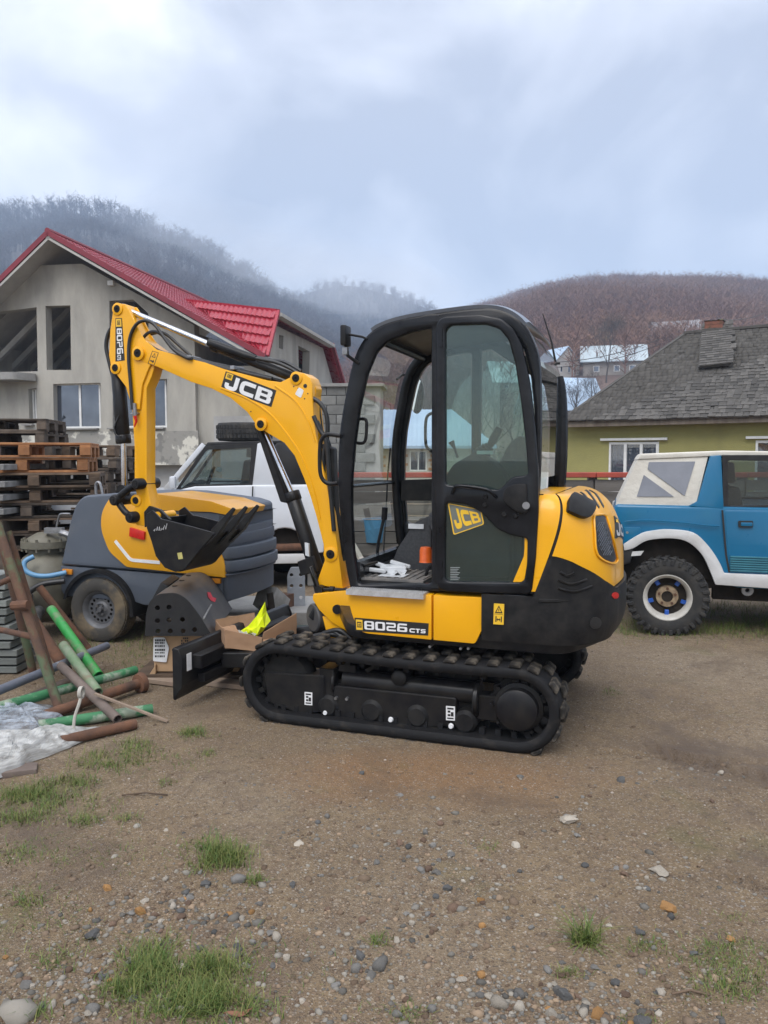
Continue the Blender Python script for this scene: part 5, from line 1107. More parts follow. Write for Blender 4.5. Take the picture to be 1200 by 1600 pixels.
for p in place[:300]:
    o = link('shingle', sm[p[1]], rf); o.matrix_local = Matrix.Translation(p[0]) @ sh_mat(p).to_4x4()
rest = place[300:]; pro = [(np.array([v.co[:] for v in m.vertices]), np.array([t for f in m.polygons for t in ((f.vertices[0], f.vertices[1], f.vertices[2]), (f.vertices[0], f.vertices[2], f.vertices[3]))])) for m in sm]
tag(scatter('shingles', pro, np.array([np.array(sh_mat(p)) for p in rest]), np.array([p[0][:] for p in rest]), m_shing2, rf, pick=np.array([p[1] for p in rest]), tint=RNG.random(len(rest)) ** 1.6), kind='stuff')
b = MB(); b.bar(R0_ + Vector((-.05, 0, .05)), R1_ + Vector((0, 0, .06)), .22, .07); b.build('ridge_board', m_shing2, rf)
b = MB(); b.bar(E0 + Vector((-.02, 0, .02)), R0_ + Vector((-.02, 0, .04)), .14, .05); b.build('hip_board', m_shing2, rf)
# raised hatch of shingles
def on_slope(px, py, h): 
    o_ = G.W(*(Vector((0, -OV, ZE)) + sn * h)); n_ = sn.x * G.u + sn.y * G.v + Vector((0, 0, sn.z)); d = ray(px, py); c = Vector((0, 0, HC)); q = c + d * ((o_ - c).dot(n_) / d.dot(n_)) - G.o; return Vector((q.dot(G.u), q.dot(G.v), q.z))
hq = [on_slope(*q, h) for q, h in (((1091, 573), .17), ((1142, 568), .17), ((1153, 512), .03), ((1096, 508), .03))]
b = MB(); dn = Vector((0, 0, -.05)); b.add(hq + [q - sn * .05 for q in hq], [(0, 1, 2, 3), (4, 7, 6, 5), (0, 4, 5, 1), (1, 5, 6, 2), (2, 6, 7, 3), (3, 7, 4, 0)]); hc = b.build('roof_hatch', m_shing2, gh, smooth=0)
ax_ = (hq[1] - hq[0]); ay_ = (hq[3] - hq[0]); La, Lb = ax_.length, ay_.length; ax_.normalize(); ay_.normalize(); az_ = ax_.cross(ay_).normalized(); HB3 = Matrix((ax_, ay_, az_)).transposed()
for r in range(int(Lb / .15)):
    x = .02
    while x < La - .04: w = random.choice([0, 1, 2, 3]); hw = .05 + .012 * w; x += hw + .005; o = link('shingle', sm[w], hc); o.matrix_local = Matrix.Translation(hq[0] + ax_ * x + ay_ * (r * .15 - .03) + az_ * .02) @ HB3.to_4x4(); x += hw
c = G.L(1116, 498, RD + .1); b = MB(); b.box((c[0], RD + .25, rRz + .02), (.46, .46, .62)); 
for k in range(5): b.box((c[0], RD + .25, rRz - .2 + k * .12), (.475, .475, .085))
ch = b.build('chimney', m_brick, gh, smooth=0); b = MB(); b.grid(lambda i, j: (c[0] + (i - .5) * .52, RD + .25 + (j - .5) * .52, rRz + .33 + .06 * mnoise.noise((i * 4, j * 4, 1)) + .03 * random.random()), 9, 9); b.build('moss_cap', m_moss, ch)

# ================================================================== PLANK FENCE with a red cap
m_plank = mat('grey_fence_plank', (.155, .14, .125), .95, var=(.085, .076, .068), vs=4, stretch=(.12, 1, 1), bump=.006, bs=40, obj_rand=.25, dirt=(.2, .185, .165), ds=1.4)
m_cap = mat('red_cap', (.36, .055, .03), .7, var=(.26, .045, .03), vs=6)
FN = Frame((-1.6, 13.), 1); fe = thing('plank_fence', 'weathered grey plank fence under a red cap in front of the houses', 'fence', FN.o, FN.ang)
for k in range(4):
    x0 = k * 2.6
    for r in range(6):
        b = MB(); L = 2.56; zz = .10 + r * .205; pts = [(x0 + L * i / 7, zz + .094 + random.uniform(-.012, .012)) for i in range(8)] + [(x0 + L * i / 7, zz - .094 + random.uniform(-.012, .012)) for i in range(7, -1, -1)]; y = random.uniform(-.02, .02); b.prism(pts, y, y + .05); b.build('plank', m_plank, fe, smooth=0)
    b = MB(); b.box((x0 + 1.3, .02, 1.305), (2.59, .17, .09)); b.build('cap', m_cap, fe, bevel=.012, seg=1)
for k in range(5): b = MB(); b.box((k * 2.6 - .02, .12, .63), (.14, .12, 1.26)); b.build('post', m_plank, fe)

# ================================================================== HOUSE WITH THE BLUE ROOF, seen through the cab
m_blue = mat('blue_sheet_roof', (.33, .44, .58), .45, var=(.28, .38, .52), vs=.8)
m_cream = mat('cream_wall', (.52, .48, .40), .95, var=(.44, .40, .34), vs=1.5)
B = Frame((at(648, 715, 35).x, 35.), -3); bh = thing('blue_roofed_house', 'cream walled house with a pale blue sheet roof, seen through the excavator cab', 'house', B.o, B.ang)
q = B.P(0, (505, 697), (775, 705)); x0, x1, ze = q[0][0], q[1][0], q[0][1]; zr = B.L(640, 640, 3)[1]
holes = [B.P(0, (640, 704), (667, 704), (667, 736), (640, 736)), B.P(0, (560, 704), (590, 704), (590, 738), (560, 738))]
b = MB(); b.plate([[(x0 + .4, -1), (x1 - .4, -1), (x1 - .4, ze), (x0 + .4, ze)]] + holes, 0, .3); b.build('wall', m_cream, bh, smooth=0, fix=False)
for hq_ in holes:
    a0, a1 = min(p[0] for p in hq_), max(p[0] for p in hq_); z0, z1 = min(p[1] for p in hq_), max(p[1] for p in hq_); mm = (a0 + a1) / 2
    b = MB(); b.plate([[(a0, z0), (a1, z0), (a1, z1), (a0, z1)], [(a0 + .06, z0 + .06), (mm - .03, z0 + .06), (mm - .03, z1 - .06), (a0 + .06, z1 - .06)], [(mm + .03, z0 + .06), (a1 - .06, z0 + .06), (a1 - .06, z1 - .06), (mm + .03, z1 - .06)]], .02, .1); f_ = b.build('window', m_wframe, bh, smooth=0, fix=False); b = MB(); b.box((mm, .08, (z0 + z1) / 2), (a1 - a0 - .1, .01, z1 - z0 - .1)); b.build('pane', m_win, f_)
    for s in (a0 - .22, a1 + .22):
        for k in range(5): b = MB(); b.box((s + (.05 if k % 2 else -.05), -.02, z0 + .1 + k * .2), (.2, .05, .12)); b.build('quoin', mat('quoin_brick', (.42, .24, .12), .9, var=(.34, .18, .09), vs=8) if 'quoin_brick' not in bpy.data.materials else bpy.data.materials['quoin_brick'], bh)
b = MB(); yy = 6.; b.add([(x0, -.5, ze), (x1, -.5, ze), (x1 - 1.9, yy / 2, zr), (x0 + 1.9, yy / 2, zr), (x0, yy, ze), (x1, yy, ze), (x0, -.5, ze - .12), (x1, -.5, ze - .12)], [(0, 1, 2, 3), (1, 5, 2), (5, 4, 3, 2), (4, 0, 3), (6, 7, 1, 0)]); b.build('roof', m_blue, bh, smooth=0)
b = MB()
for k in range(34): x = x0 + .1 + k * (x1 - x0 - .2) / 33; t_ = min(1, (x - x0) / 1.9, (x1 - x) / 1.9); b.bar((x, -.5, ze + .02), (x, -.5 + (yy / 2 + .5) * t_, ze + (zr - ze) * t_ + .02), .03, .03)
tag(b.build('roof_seams', m_blue, bh), kind='stuff')

# ================================================================== HOUSES ON THE HILLSIDE
def on_hill(hill_, px, py):
    for t in np.linspace(0.0, 1, 400):
        X, D, Z = HILLS[hill_](np.array([px]), np.array([t])); row = YH - (float(Z[0]) - HC) / float(D[0]) * F
        if row <= py: return Vector((float(X[0]), float(D[0]), float(Z[0])))
    return Vector((float(X[0]), float(D[0]), float(Z[0])))
def far_house(label, px, base, wpx, wall_px, roof_px, ang, roof_m, wall_m, deep=.8, gable_front=False):
    p = on_hill('hill_right', px, base); k = p.y / F; w, hw, hr = wpx * k, wall_px * k, roof_px * k; dp = w * deep
    t = thing('hillside_house', label, 'house', p, rad(ang), 'houses up on the hillside')
    b = MB()
    if gable_front: b.prism([(-w / 2, -3), (w / 2, -3), (w / 2, hw), (0, hw + hr), (-w / 2, hw)], 0, dp)
    else: b.prism([(0, -3), (dp, -3), (dp, hw), (dp / 2, hw + hr), (0, hw)], -w / 2, w / 2, 'x')
    b.build('wall', wall_m, t, smooth=0); o = .05 * w
    for s in (1, -1):
        b = MB()
        if gable_front: b.bar((0, -o + (dp + 2 * o) / 2, 0), (0, 0, 0), 1, 1) if False else b.add([(0, -o, hw + hr + .1), (0, dp + o, hw + hr + .1), (s * (w / 2 + o), dp + o, hw - .1), (s * (w / 2 + o), -o, hw - .1), (0, -o, hw + hr + .22), (0, dp + o, hw + hr + .22), (s * (w / 2 + o), dp + o, hw + .02), (s * (w / 2 + o), -o, hw + .02)], [(0, 1, 2, 3), (4, 7, 6, 5), (0, 3, 7, 4), (1, 5, 6, 2), (2, 6, 7, 3)])
        else:
            ys = -o if s > 0 else dp + o; b.add([(-w / 2 - o, dp / 2, hw + hr + .1), (w / 2 + o, dp / 2, hw + hr + .1), (w / 2 + o, ys, hw - .1), (-w / 2 - o, ys, hw - .1), (-w / 2 - o, dp / 2, hw + hr + .24), (w / 2 + o, dp / 2, hw + hr + .24), (w / 2 + o, ys, hw + .04), (-w / 2 - o, ys, hw + .04)], [(0, 1, 2, 3), (4, 7, 6, 5), (0, 3, 7, 4), (1, 5, 6, 2), (2, 6, 7, 3)])
        b.build('roof', roof_m, t, smooth=0)
    for x in (-.28, .05, .3):
        if hw > 1.2: b = MB(); b.box((x * w, -.02, hw * .5), (w * .10, .08, hw * .42)); f_ = b.build('window', m_wframe, t); b = MB(); b.box((x * w, -.07, hw * .5), (w * .075, .02, hw * .34)); b.build('pane', m_win, f_)
    return t
m_tin = mat('pale_tin_roof', (.48, .56, .60), .45, var=(.40, .48, .53), vs=.5); m_tin2 = mat('grey_tin_roof', (.34, .34, .36), .5, var=(.28, .28, .30), vs=.6); m_tin3 = mat('ice_blue_roof', (.42, .54, .68), .45, var=(.36, .48, .62), vs=.5); m_hw = mat('hillside_wall', (.30, .27, .24), .95, var=(.22, .2, .18), vs=.7); m_hw2 = mat('pale_house_wall', (.50, .48, .45), .95, var=(.42, .40, .38), vs=.7)
far_house('small white gabled house with a pale blue roof behind the cab aerial', 884, 592, 44, 24, 22, 24, m_tin3, m_hw2, 1.2, True)
far_house('long house under a pale tin roof beside the tall bare tree', 955, 590, 92, 22, 26, -14, m_tin, m_hw, .55)
far_house('low house whose icy blue roof shows behind the two small bare trees', 890, 652, 110, 10, 52, 10, m_tin3, m_hw, .8)
far_house('grey roofed house showing above the left end of the shingle roof ridge', 1050, 562, 66, 28, 30, -20, m_tin2, m_hw2, .6)
far_house('house with a white roof seen through the cab door glass', 812, 612, 84, 12, 34, 8, m_tin, m_hw, .7)
far_house('small house with a grey tin roof right of the chimney on the slope', 1178, 530, 40, 14, 20, 8, m_tin2, m_hw2, .8)
# ================================================================== WHEELS AND CARS
m_teal = mat('teal_paint', (.001, .125, .255), .32, spec=.4, coat=.25, var=(.001, .11, .23), vs=1.2, dirt=(.008, .125, .22), ds=2, rvar=.06)
m_white = mat('white_paint', (.66, .68, .71), .32, coat=.4, var=(.6, .62, .65), vs=1.5, dirt=(.5, .49, .47), ds=2.5, rvar=.06)
m_flare = mat('white_plastic_flare', (.60, .60, .60), .5, var=(.5, .5, .49), vs=4, dirt=(.38, .36, .33), ds=3)
m_canvas = mat('cream_canvas', (.60, .575, .51), .9, var=(.52, .49, .43), vs=3, bump=.014, bs=7, dirt=(.45, .42, .36), ds=2)
m_vinyl = mat('grey_vinyl', (.19, .20, .23), .25, var=(.25, .26, .29), vs=2, bump=.004, bs=6)
m_trimk = mat('black_trim', (.016, .016, .018), .6, spec=.3, var=(.03, .03, .03), vs=10)
m_under = mat('underbody', (.016, .014, .012), .95, spec=.2, var=(.035, .028, .022), vs=6)
m_rust = mat('rusty_steel', (.085, .045, .03), .9, var=(.15, .07, .038), vs=10, dirt=(.05, .034, .027), ds=6, bump=.002, bs=60)
m_rim = mat('white_rim', (.55, .54, .50), .5, var=(.4, .38, .34), vs=9); m_bluerim = mat('blue_rim', (.02, .10, .45), .4, var=(.015, .08, .36), vs=9)
m_hubr = mat('worn_hub', (.40, .31, .2), .6, metal=.3, var=(.2, .14, .09), vs=22)
m_greyrim = mat('grey_steel_rim', (.085, .09, .10), .5, metal=.2, var=(.13, .13, .135), vs=14)
m_tyre = mat('worn_tyre', (.022, .022, .022), .85, var=(.05, .046, .04), vs=8, v0=.45, v1=.7, bump=.002, bs=90)
m_mudtyre = mat('dusty_tyre', (.05, .047, .042), .9, var=(.17, .13, .08), vs=3.5, v0=.45, v1=.62, bump=.002, bs=60)
m_cglass = glass('car_glass', (.72, .78, .78), mixin=.05, mcol=(.2, .22, .22))
def wheel(parent, c, r, w, kind, s=-1, mt=None):
    """wheel at local c; s = outward direction along local y"""
    wo = thing('wheel', None, None, c); wo.parent = parent; rr = r * .60
    b = MB(); pr = [(rr * .96, -w * .42), (rr * 1.05, -w * .49), (r * .86, -w * .5), (r * .96, -w * .44), (r * .985, -w * .3), (r * .985, w * .3), (r * .96, w * .44), (r * .86, w * .5), (rr * 1.05, w * .49), (rr * .96, w * .42)]; b.lathe(pr, n=40); ty = b.build('tyre', mt or m_tyre, wo, smooth=50)
    if kind == 'mud':
        g = MB()
        for k in range(30):
            for sd, tw in ((-1, .5), (1, -.5)):
                a = 2 * math.pi * (k + (.5 if sd > 0 else 0)) / 30; R = Matrix.Rotation(-a, 3, 'Y'); e_ = R @ Vector((r * .99, sd * w * .26, 0)); g.box(e_, (r * .09, w * .42, r * .105), R @ Matrix.Rotation(tw * .5, 3, 'X')); e_ = R @ Vector((r * .92, sd * w * .495, 0)); g.box(e_, (r * .14, w * .07, r * .09), R)
        tag(g.build('tread_blocks', mt or m_tyre, ty, bevel=.004, seg=1), kind='stuff')
    else:
        g = MB()
        for k in range(60):
            a = 2 * math.pi * k / 60; R = Matrix.Rotation(-a, 3, 'Y')
            for y in (-.3, 0, .3): g.box(R @ Vector((r * .985, y * w, 0)), (r * .03, w * .2, r * .075), R @ Matrix.Rotation(.3, 3, 'X'))
        tag(g.build('tread_blocks', mt or m_tyre, ty, smooth=0), kind='stuff')
    if kind == 'mud':
        b = MB(); b.lathe([(rr * .80, s * w * .1), (rr * .86, s * w * .40), (rr * .98, s * w * .47), (rr * 1.03, s * w * .46), (rr * 1.03, s * w * .3), (rr * .84, s * w * .05)], n=40); rm = b.build('rim', m_rim, wo, smooth=50)
        b = MB(); b.lathe([(0, s * w * .1), (rr * .84, s * w * .1)], n=32); b.build('rim_disc', m_under, rm)
        for k in range(5):
            a = 2 * math.pi * k / 5 + math.pi / 2 + .63; d_ = Vector((math.cos(a), 0, math.sin(a))); b = MB(); b.bar(d_ * rr * .60 + Vector((0, s * w * .16, 0)), d_ * rr * .84 + Vector((0, s * w * .14, 0)), rr * .18, .02, (0, 1, 0)); b.build('spoke', m_bluerim, rm, bevel=.004, seg=1)
        b = MB(); b.lathe([(rr * .24, s * w * .22), (rr * .46, s * w * .2), (rr * .48, s * w * .1)], n=28); hb_2 = b.build('hub', m_hubr, rm)
        for k in range(5): a = 2 * math.pi * k / 5 + .3; b = MB(); b.cyl((rr * .35 * math.cos(a), s * w * .19, rr * .35 * math.sin(a)), (rr * .35 * math.cos(a), s * w * .26, rr * .35 * math.sin(a)), .012, n=8); b.build('wheel_nut', m_rust, rm)
        b = MB(); b.lathe([(0, s * w * .14), (rr * .25, s * w * .16), (rr * .25, s * w * .22)], n=24); b.build('hub_bore', m_under, rm)
    else:
        b = MB(); hl = [circ(rr * .60 * math.cos(2 * math.pi * k / 16), rr * .60 * math.sin(2 * math.pi * k / 16), rr * .075, 10) for k in range(16)]; b.plate([circ(0, 0, rr * .82, 48)] + hl, s * w * .18, s * w * .2, .002); rm = b.build('rim', m_greyrim, wo, smooth=40, fix=False)
        b = MB(); b.lathe([(rr * .76, s * w * .17), (rr * .82, s * w * .30), (rr * .97, s * w * .42), (rr * 1.03, s * w * .43), (rr * 1.02, s * w * .2), (rr * .8, s * w * .1)], n=44); b.build('rim_ring', m_greyrim, rm, smooth=50)
        b = MB(); b.lathe([(0, s * w * .05), (rr * .84, s * w * .05)], n=32); b.build('rim_back', m_under, rm)
        b = MB(); b.lathe([(0, s * w * .40), (rr * .13, s * w * .39), (rr * .15, s * w * .2)], n=20); b.lathe([(rr * .3, s * w * .26), (rr * .42, s * w * .2)], n=28); b.build('hub', m_greyrim, rm)
        for k in range(5): a = 2 * math.pi * k / 5; b = MB(); b.cyl((rr * .26 * math.cos(a), s * w * .19, rr * .26 * math.sin(a)), (rr * .26 * math.cos(a), s * w * .27, rr * .26 * math.sin(a)), .012, n=6); b.build('wheel_nut', M_['steel'], rm)
    return wo
def ring(parent, nm, o, i, y0, y1, m): b = MB(); b.plate([o, i], y0, y1, .004); return b.build(nm, m, parent, smooth=40, fix=False)
def panel(parent, nm, pts, y0, y1, m, bev=.006, seg=2): b = MB(); b.prism(pts, y0, y1); return b.build(nm, m, parent, bevel=bev, seg=seg)
def tumble(mb, z0, k, yc):
    """lean the upper body inward"""
    mb.v = [(x, yc + (y - yc) * (1 - max(0, z - z0) * k), z) for x, y, z in mb.v]; return mb
def seat_at(parent, x, y, z, s):
    b = MB(); b.prism(rnd([(x - .25 * s, z), (x + .2 * s, z), (x + .26 * s, z + .62), (x + .14 * s, z + .64), (x + .06 * s, z + .16), (x - .25 * s, z + .14)], .05), y - .24, y + .24); b.prism(rnd([(x + .16 * s, z + .66), (x + .25 * s, z + .66), (x + .27 * s, z + .86), (x + .18 * s, z + .86)], .03), y - .13, y + .13); return b.build('car_seat', M_['seat'], parent, bevel=.03)

# ---- the blue one
V = Frame((2.59, 6.95), -17); VP = V.P
v = thing('blue_car', 'bright blue off road car with a cream canvas top and big muddy tread tyres', 'car', V.o, V.ang)
WD = 1.58
arch = VP(0, (974, 855), (990, 853), (1012, 842), (1046, 838), (1075, 844), (1096, 863), (1108, 888), (1116, 908))
fx = 2.2; archf = [(fx - .40 * math.cos(rad(a)), .40 + .42 * math.sin(rad(a))) for a in range(10, 180, 17)]
zb_ = VP(0, (1075, 790))[0][1]
body = [(-.49, VP(0, (962, 850))[0][1]), (-.50, zb_ - .1), (-.47, zb_)] + [(.51, zb_ - .005), (1.55, zb_ - .01), (2.2, zb_ - .06), (2.72, zb_ - .14), (2.83, zb_ - .24), (2.83, .55), (2.62, .45)] + archf[::-1] + [(fx - .5, .44), (.6, .44)] + arch[::-1]
b = MB(); b.prism(body, 0, WD); tumble(b, .7, .10, WD / 2); bo = b.build('body', m_teal, v, bevel=.03, seg=3)
b = MB(); b.prism([(-.40, .42), (-.43, .60), (2.7, .6), (2.7, .44), (2.4, .4)], .12, WD - .12); b.box((0, WD / 2, .74), (.95, WD - .2, .5)); b.box((2.2, WD / 2, .7), (.9, WD - .2, .5)); b.build('underbody', m_under, v)
b = MB(); b.box((1.05, .22, .38), (1.3, .1, .16)); b.cyl((0, .1, .36), (0, WD - .1, .36), .05); b.cyl((fx, .1, .36), (fx, WD - .1, .36), .05); b.bar((.05, .3, .36), (.7, .3, .46), .05, .06); b.build('chassis', m_under, v, bevel=.01)
fl = spl(VP(0, (974, 850), (1000, 834), (1020, 829), (1046, 827), (1083, 832), (1106, 852), (1123, 877), (1131, 895)), 4) + VP(0, (1200, 898)) ; fi = VP(0, (1200, 914)) + spl(VP(0, (1117, 913), (1108, 890), (1096, 866), (1075, 847), (1050, 841), (1012, 844), (990, 856), (975, 860)), 4)
rk = [(fx - .56, fl[-1][1]), (fx - .45, fl[-1][1] + .16), (fx - .25, .83), (fx, .87), (fx + .3, .80), (fx + .5, .6), (fx + .62, .55), (fx + .62, .46)] + [(fx + .42 * math.cos(rad(a)), .40 + .42 * math.sin(rad(a))) for a in range(10, 180, 17)] + [(fx - .5, .43)]
panel(v, 'wheel_flare', fl[:-1] + rk + fi[1:], -.035, .05, m_flare, .012)
panel(v, 'wheel_flare', fl[:-1] + rk + fi[1:], WD - .05, WD + .035, m_flare, .012)
# door
dr = VP(-.0, (1132, 797), (1138, 867), (1142, 893)) ; do_ = [dr[0], dr[1], dr[2], (1.45, dr[2][1]), (1.55, dr[0][1] - .3), (1.55, dr[0][1])]
b = MB(); b.prism(rnd(do_, .03), -.006, .05); tumble(b, .7, .10, WD / 2); dob = b.build('door', m_teal, v, bevel=.012)
hq_ = VP(-.01, (1154, 814), (1177, 814), (1177, 824), (1154, 824)); panel(dob, 'door_handle', rnd(hq_, .01), -.002, .03, M_['dark'], 0); panel(dob, 'door_handle', [(hq_[0][0] + .02, hq_[3][1] + .012), (hq_[1][0] - .005, hq_[3][1] + .012), (hq_[1][0] - .005, hq_[0][1] - .012), (hq_[0][0] + .02, hq_[0][1] - .012)], -.01, .0, m_teal, .004)
rb = VP(-.01, (1141, 868), (1141, 893)); 
for k in range(7): z = rb[0][1] + (rb[1][1] - rb[0][1]) * (k + .5) / 7; panel(dob, 'rib', [(rb[0][0], z - .008), (1.5, z - .008), (1.5, z + .007), (rb[0][0], z + .007)], -.022, .0, mat('teal_strip', (.03, .17, .22), .5, var=(.02, .13, .18), vs=5) if 'teal_strip' not in bpy.data.materials else bpy.data.materials['teal_strip'], .003, 1)
panel(v, 'door_gap', VP(-.0, (1130, 797), (1136, 867), (1141, 894), (1138, 894), (1133, 867), (1127, 797)), -.004, .0, M_['dark'], 0)
# crease, fuel door, pillar
b = MB(); b.tube(spl([(x, -.002, z) for x, z in VP(0, (975, 815), (1010, 813), (1060, 816), (1105, 821), (1125, 822))], 4), [.002] + [.006] * 15 + [.002], 6); b.build('body_crease', m_teal, bo, smooth=60)
panel(bo, 'fuel_flap', rnd(VP(0, (975, 824), (1001, 824), (1001, 838), (994, 843), (975, 848)), .012), -.004, .02, m_teal, .004); b = MB(); c = V.L(980, 832, 0); b.cyl((c[0], -.006, c[1]), (c[0], .01, c[1]), .012); b.build('fuel_lock', M_['steel'], bo)
pil = VP(0, (1076, 791), (1090, 784), (1111, 712), (1129, 711), (1132, 797)); b = MB(); b.prism(pil, .0, .10); tumble(b, .7, .10, WD / 2); b.build('pillar', m_teal, v, bevel=.012); b = MB(); b.prism(pil, WD - .10, WD); tumble(b, .7, .10, WD / 2); b.build('pillar', m_teal, v, bevel=.012)
# canvas top
tp_o = VP(0.05, (961, 791), (998, 714), (1108, 711), (1087, 791), (1076, 796), (976, 796))
b = MB(); b.prism(rnd(tp_o, [.02, .05, .01, .01, .03, .03]), .02, WD - .02); tumble(b, .7, .12, WD / 2); cv = b.build('canvas_top', m_canvas, v, bevel=.025, seg=3)
z7 = V.L(1123, 704, .1)[1]; b = MB(); b.prism([(tp_o[1][0] - .02, tp_o[1][1] - .03), (tp_o[1][0] + .02, tp_o[1][1] + .03), (.45, z7), (1.3, z7 - .015), (1.3, z7 - .06), (.45, z7 - .05)], .09, WD - .09); b.build('canvas_roof', m_canvas, v, bevel=.02, seg=3)
for q in (((1014, 722), (1087, 721), (1070, 775), (1012, 733)), ((1006, 742), (1053, 776), (995, 776))):
    b = MB(); pt = [V.L(*k, 0.06) for k in q]; b.prism(rnd(pt, .006, 2), .012, .03); tumble(b, .7, .12, WD / 2); b.build('vinyl_window', m_vinyl, cv, smooth=0)
# window frame, glass, screen, seats
wo_ = VP(0, (1131, 796), (1130, 711)) + [(1.18, z7 - .04), (1.58, zb_)]; wi = VP(0, (1139, 791), (1138, 719)) + [(1.14, z7 - .10), (1.47, zb_ + .04)]
for y0, y1 in ((.05, .085), (WD - .085, WD - .05)):
    b = MB(); b.plate([wo_, rnd(wi, .03)], y0, y1, .004); fo_ = b.build('window_frame', m_trimk, v, fix=False); b = MB(); b.plate([wi], (y0 + y1) / 2, (y0 + y1) / 2 + .004); b.build('window_glass', m_cglass, fo_, fix=False)
b = MB(); b.add([(1.6, .1, zb_), (1.6, WD - .1, zb_), (1.2, WD - .16, z7 - .04), (1.2, .16, z7 - .04)], [(0, 1, 2, 3)]); b.build('windscreen', m_cglass, v)
seat_at(v, .75, .45, .70, -1); seat_at(v, .75, 1.12, .70, -1); b = MB(); b.tube([(1.22 + .05 * math.sin(a), 1.12 + .18 * math.cos(a), 1.2 + .17 * math.sin(a)) for a in np.linspace(0, 6.28, 20)[:-1]], .014, 8, closed=True); b.build('steering_wheel', m_trimk, v)
b = MB(); b.prism(VP(.0, (964, 858), (990, 858), (985, 880), (964, 885)), -.02, WD); b.build('bumper', m_trimk, v, bevel=.02); panel(v, 'tail_plate', VP(-.02, (988, 862), (1006, 861), (1001, 868), (986, 869)), -.02, .0, m_flare, 0)
for x in (-.005, fx): wheel(v, (x, -.01, .345), .345, .27, 'mud', -1); wheel(v, (x, WD + .01, .345), .345, .27, 'mud', 1)
b = MB(); b.lathe([(.02, -.02), (.05, -.02), (.05, .02), (.02, .02)], (.68, .1, .41), n=18); b.build('tow_eye', M_['steel'], v)

# ---- the white one, behind the compressor
U = Frame((at(445, 800, 9.3).x, 9.3), 8); UP = U.P; WU = 1.58
u_ = thing('white_car', 'white off road car without its rear wheel, standing behind the yellow and grey compressor', 'car', U.o, U.ang)
zu = UP(0, (395, 759))[0][1]; c0 = UP(0, (445, 868))[0]; ra = .30
ar = [(c0[0] + ra * math.cos(rad(a)), c0[1] + .02 + ra * math.sin(rad(a)) * 1.05) for a in range(0, 181, 15)]
fxu = c0[0] - 2.2; arf = [(fxu + .36 * math.cos(rad(a)), c0[1] + .36 * math.sin(rad(a))) for a in range(0, 181, 18)]
body = UP(0, (506, 864), (506, 800), (496, 757)) + UP(0, (395, 758), (304, 760), (277, 766), (240, 768)) + [(fxu - .1, zu - .12), (fxu - .62, zu - .2), (fxu - .7, zu - .32), (fxu - .7, c0[1] + .05), (fxu - .42, c0[1])] + arf[::-1] + [(fxu + .42, c0[1] - .02), (c0[0] - .36, c0[1])] + ar[::-1]
b = MB(); b.prism(body, 0, WU); tumble(b, .9, .10, WU / 2); bo = b.build('body', m_white, u_, bevel=.03, seg=3)
b = MB(); b.box((c0[0] - 1.1, WU / 2, c0[1] + .12), (3.2, WU - .25, .5)); b.cyl((c0[0], .1, c0[1] - .05), (c0[0], WU - .1, c0[1] - .05), .06); b.build('underbody', m_under, u_)
b = MB(); b.cyl((c0[0] - .40, .05, c0[1] + .09), (c0[0] + .32, .05, c0[1] + .10), .045, n=12); b.build('rusty_tube', m_rust, u_)
b = MB(); b.box((c0[0] + .02, .02, c0[1] - .04), (.78, .12, .11)); b.build('sill_beam', m_flare, u_, bevel=.015)
panel(u_, 'door_line', UP(0, (396, 760), (392, 862), (390, 862), (394, 760)), -.003, .0, M_['dark'], 0)
hq_ = UP(0, (360, 776), (379, 776), (379, 784), (360, 784)); panel(u_, 'door_handle', rnd(hq_, .01), -.014, .01, m_trimk, .004)
pl = UP(.05, (394, 760), (402, 693), (412, 690), (437, 757)); 
for y0, y1 in ((.05, .14), (WU - .14, WU - .05)): b = MB(); b.prism(pl, y0, y1); b.build('pillar', m_white, u_, bevel=.012)
rw = UP(.05, (437, 757), (428, 696), (434, 689), (452, 689), (464, 697), (486, 757)); b = MB(); b.prism(rw, .06, WU - .06); b.build('rear_side_window', mat('black_vinyl', (.02, .02, .022), .25, var=(.03, .03, .032), vs=3), u_, bevel=.02)
b = MB(); b.tube(spl([(x, .06, z) for x, z in UP(.05, (452, 688), (466, 697), (480, 730), (490, 757))], 4), .022, 8); b.build('rear_pillar', m_white, u_)
rfq = UP(.06, (320, 698), (324, 691), (402, 689), (452, 688), (452, 692), (402, 694), (326, 697)); b = MB(); b.prism(rfq, .06, WU - .06); b.build('roof', m_trimk, u_, bevel=.012)
wo_ = UP(.05, (274, 766), (320, 697), (402, 692), (394, 760), (305, 761)); wi = UP(.05, (281, 763), (323, 703), (393, 699), (389, 756), (303, 757))
for y0, y1 in ((.05, .085), (WU - .085, WU - .05)):
    b = MB(); b.plate([wo_, rnd(wi, .03)], y0, y1, .004); fo_ = b.build('window_frame', m_trimk, u_, fix=False); b = MB(); b.plate([wi], (y0 + y1) / 2, (y0 + y1) / 2 + .004); b.build('window_glass', m_cglass, fo_, fix=False)
A = UP(.06, (258, 765), (318, 694)); b = MB(); b.bar((A[0][0], .08, A[0][1]), (A[1][0], .1, A[1][1]), .05, .06); b.bar((A[0][0], WU - .08, A[0][1]), (A[1][0], WU - .1, A[1][1]), .05, .06); b.build('windscreen_post', m_white, u_, bevel=.01)
b = MB(); b.add([(A[0][0], .1, A[0][1]), (A[0][0], WU - .1, A[0][1]), (A[1][0], WU - .12, A[1][1]), (A[1][0], .12, A[1][1])], [(0, 1, 2, 3)]); b.build('windscreen', m_cglass, u_)
mq = U.L(270, 754, -.08); b = MB(); b.box((mq[0], -.08, mq[1]), (.07, .14, .15)); b.build('wing_mirror', m_white, u_, bevel=.025)
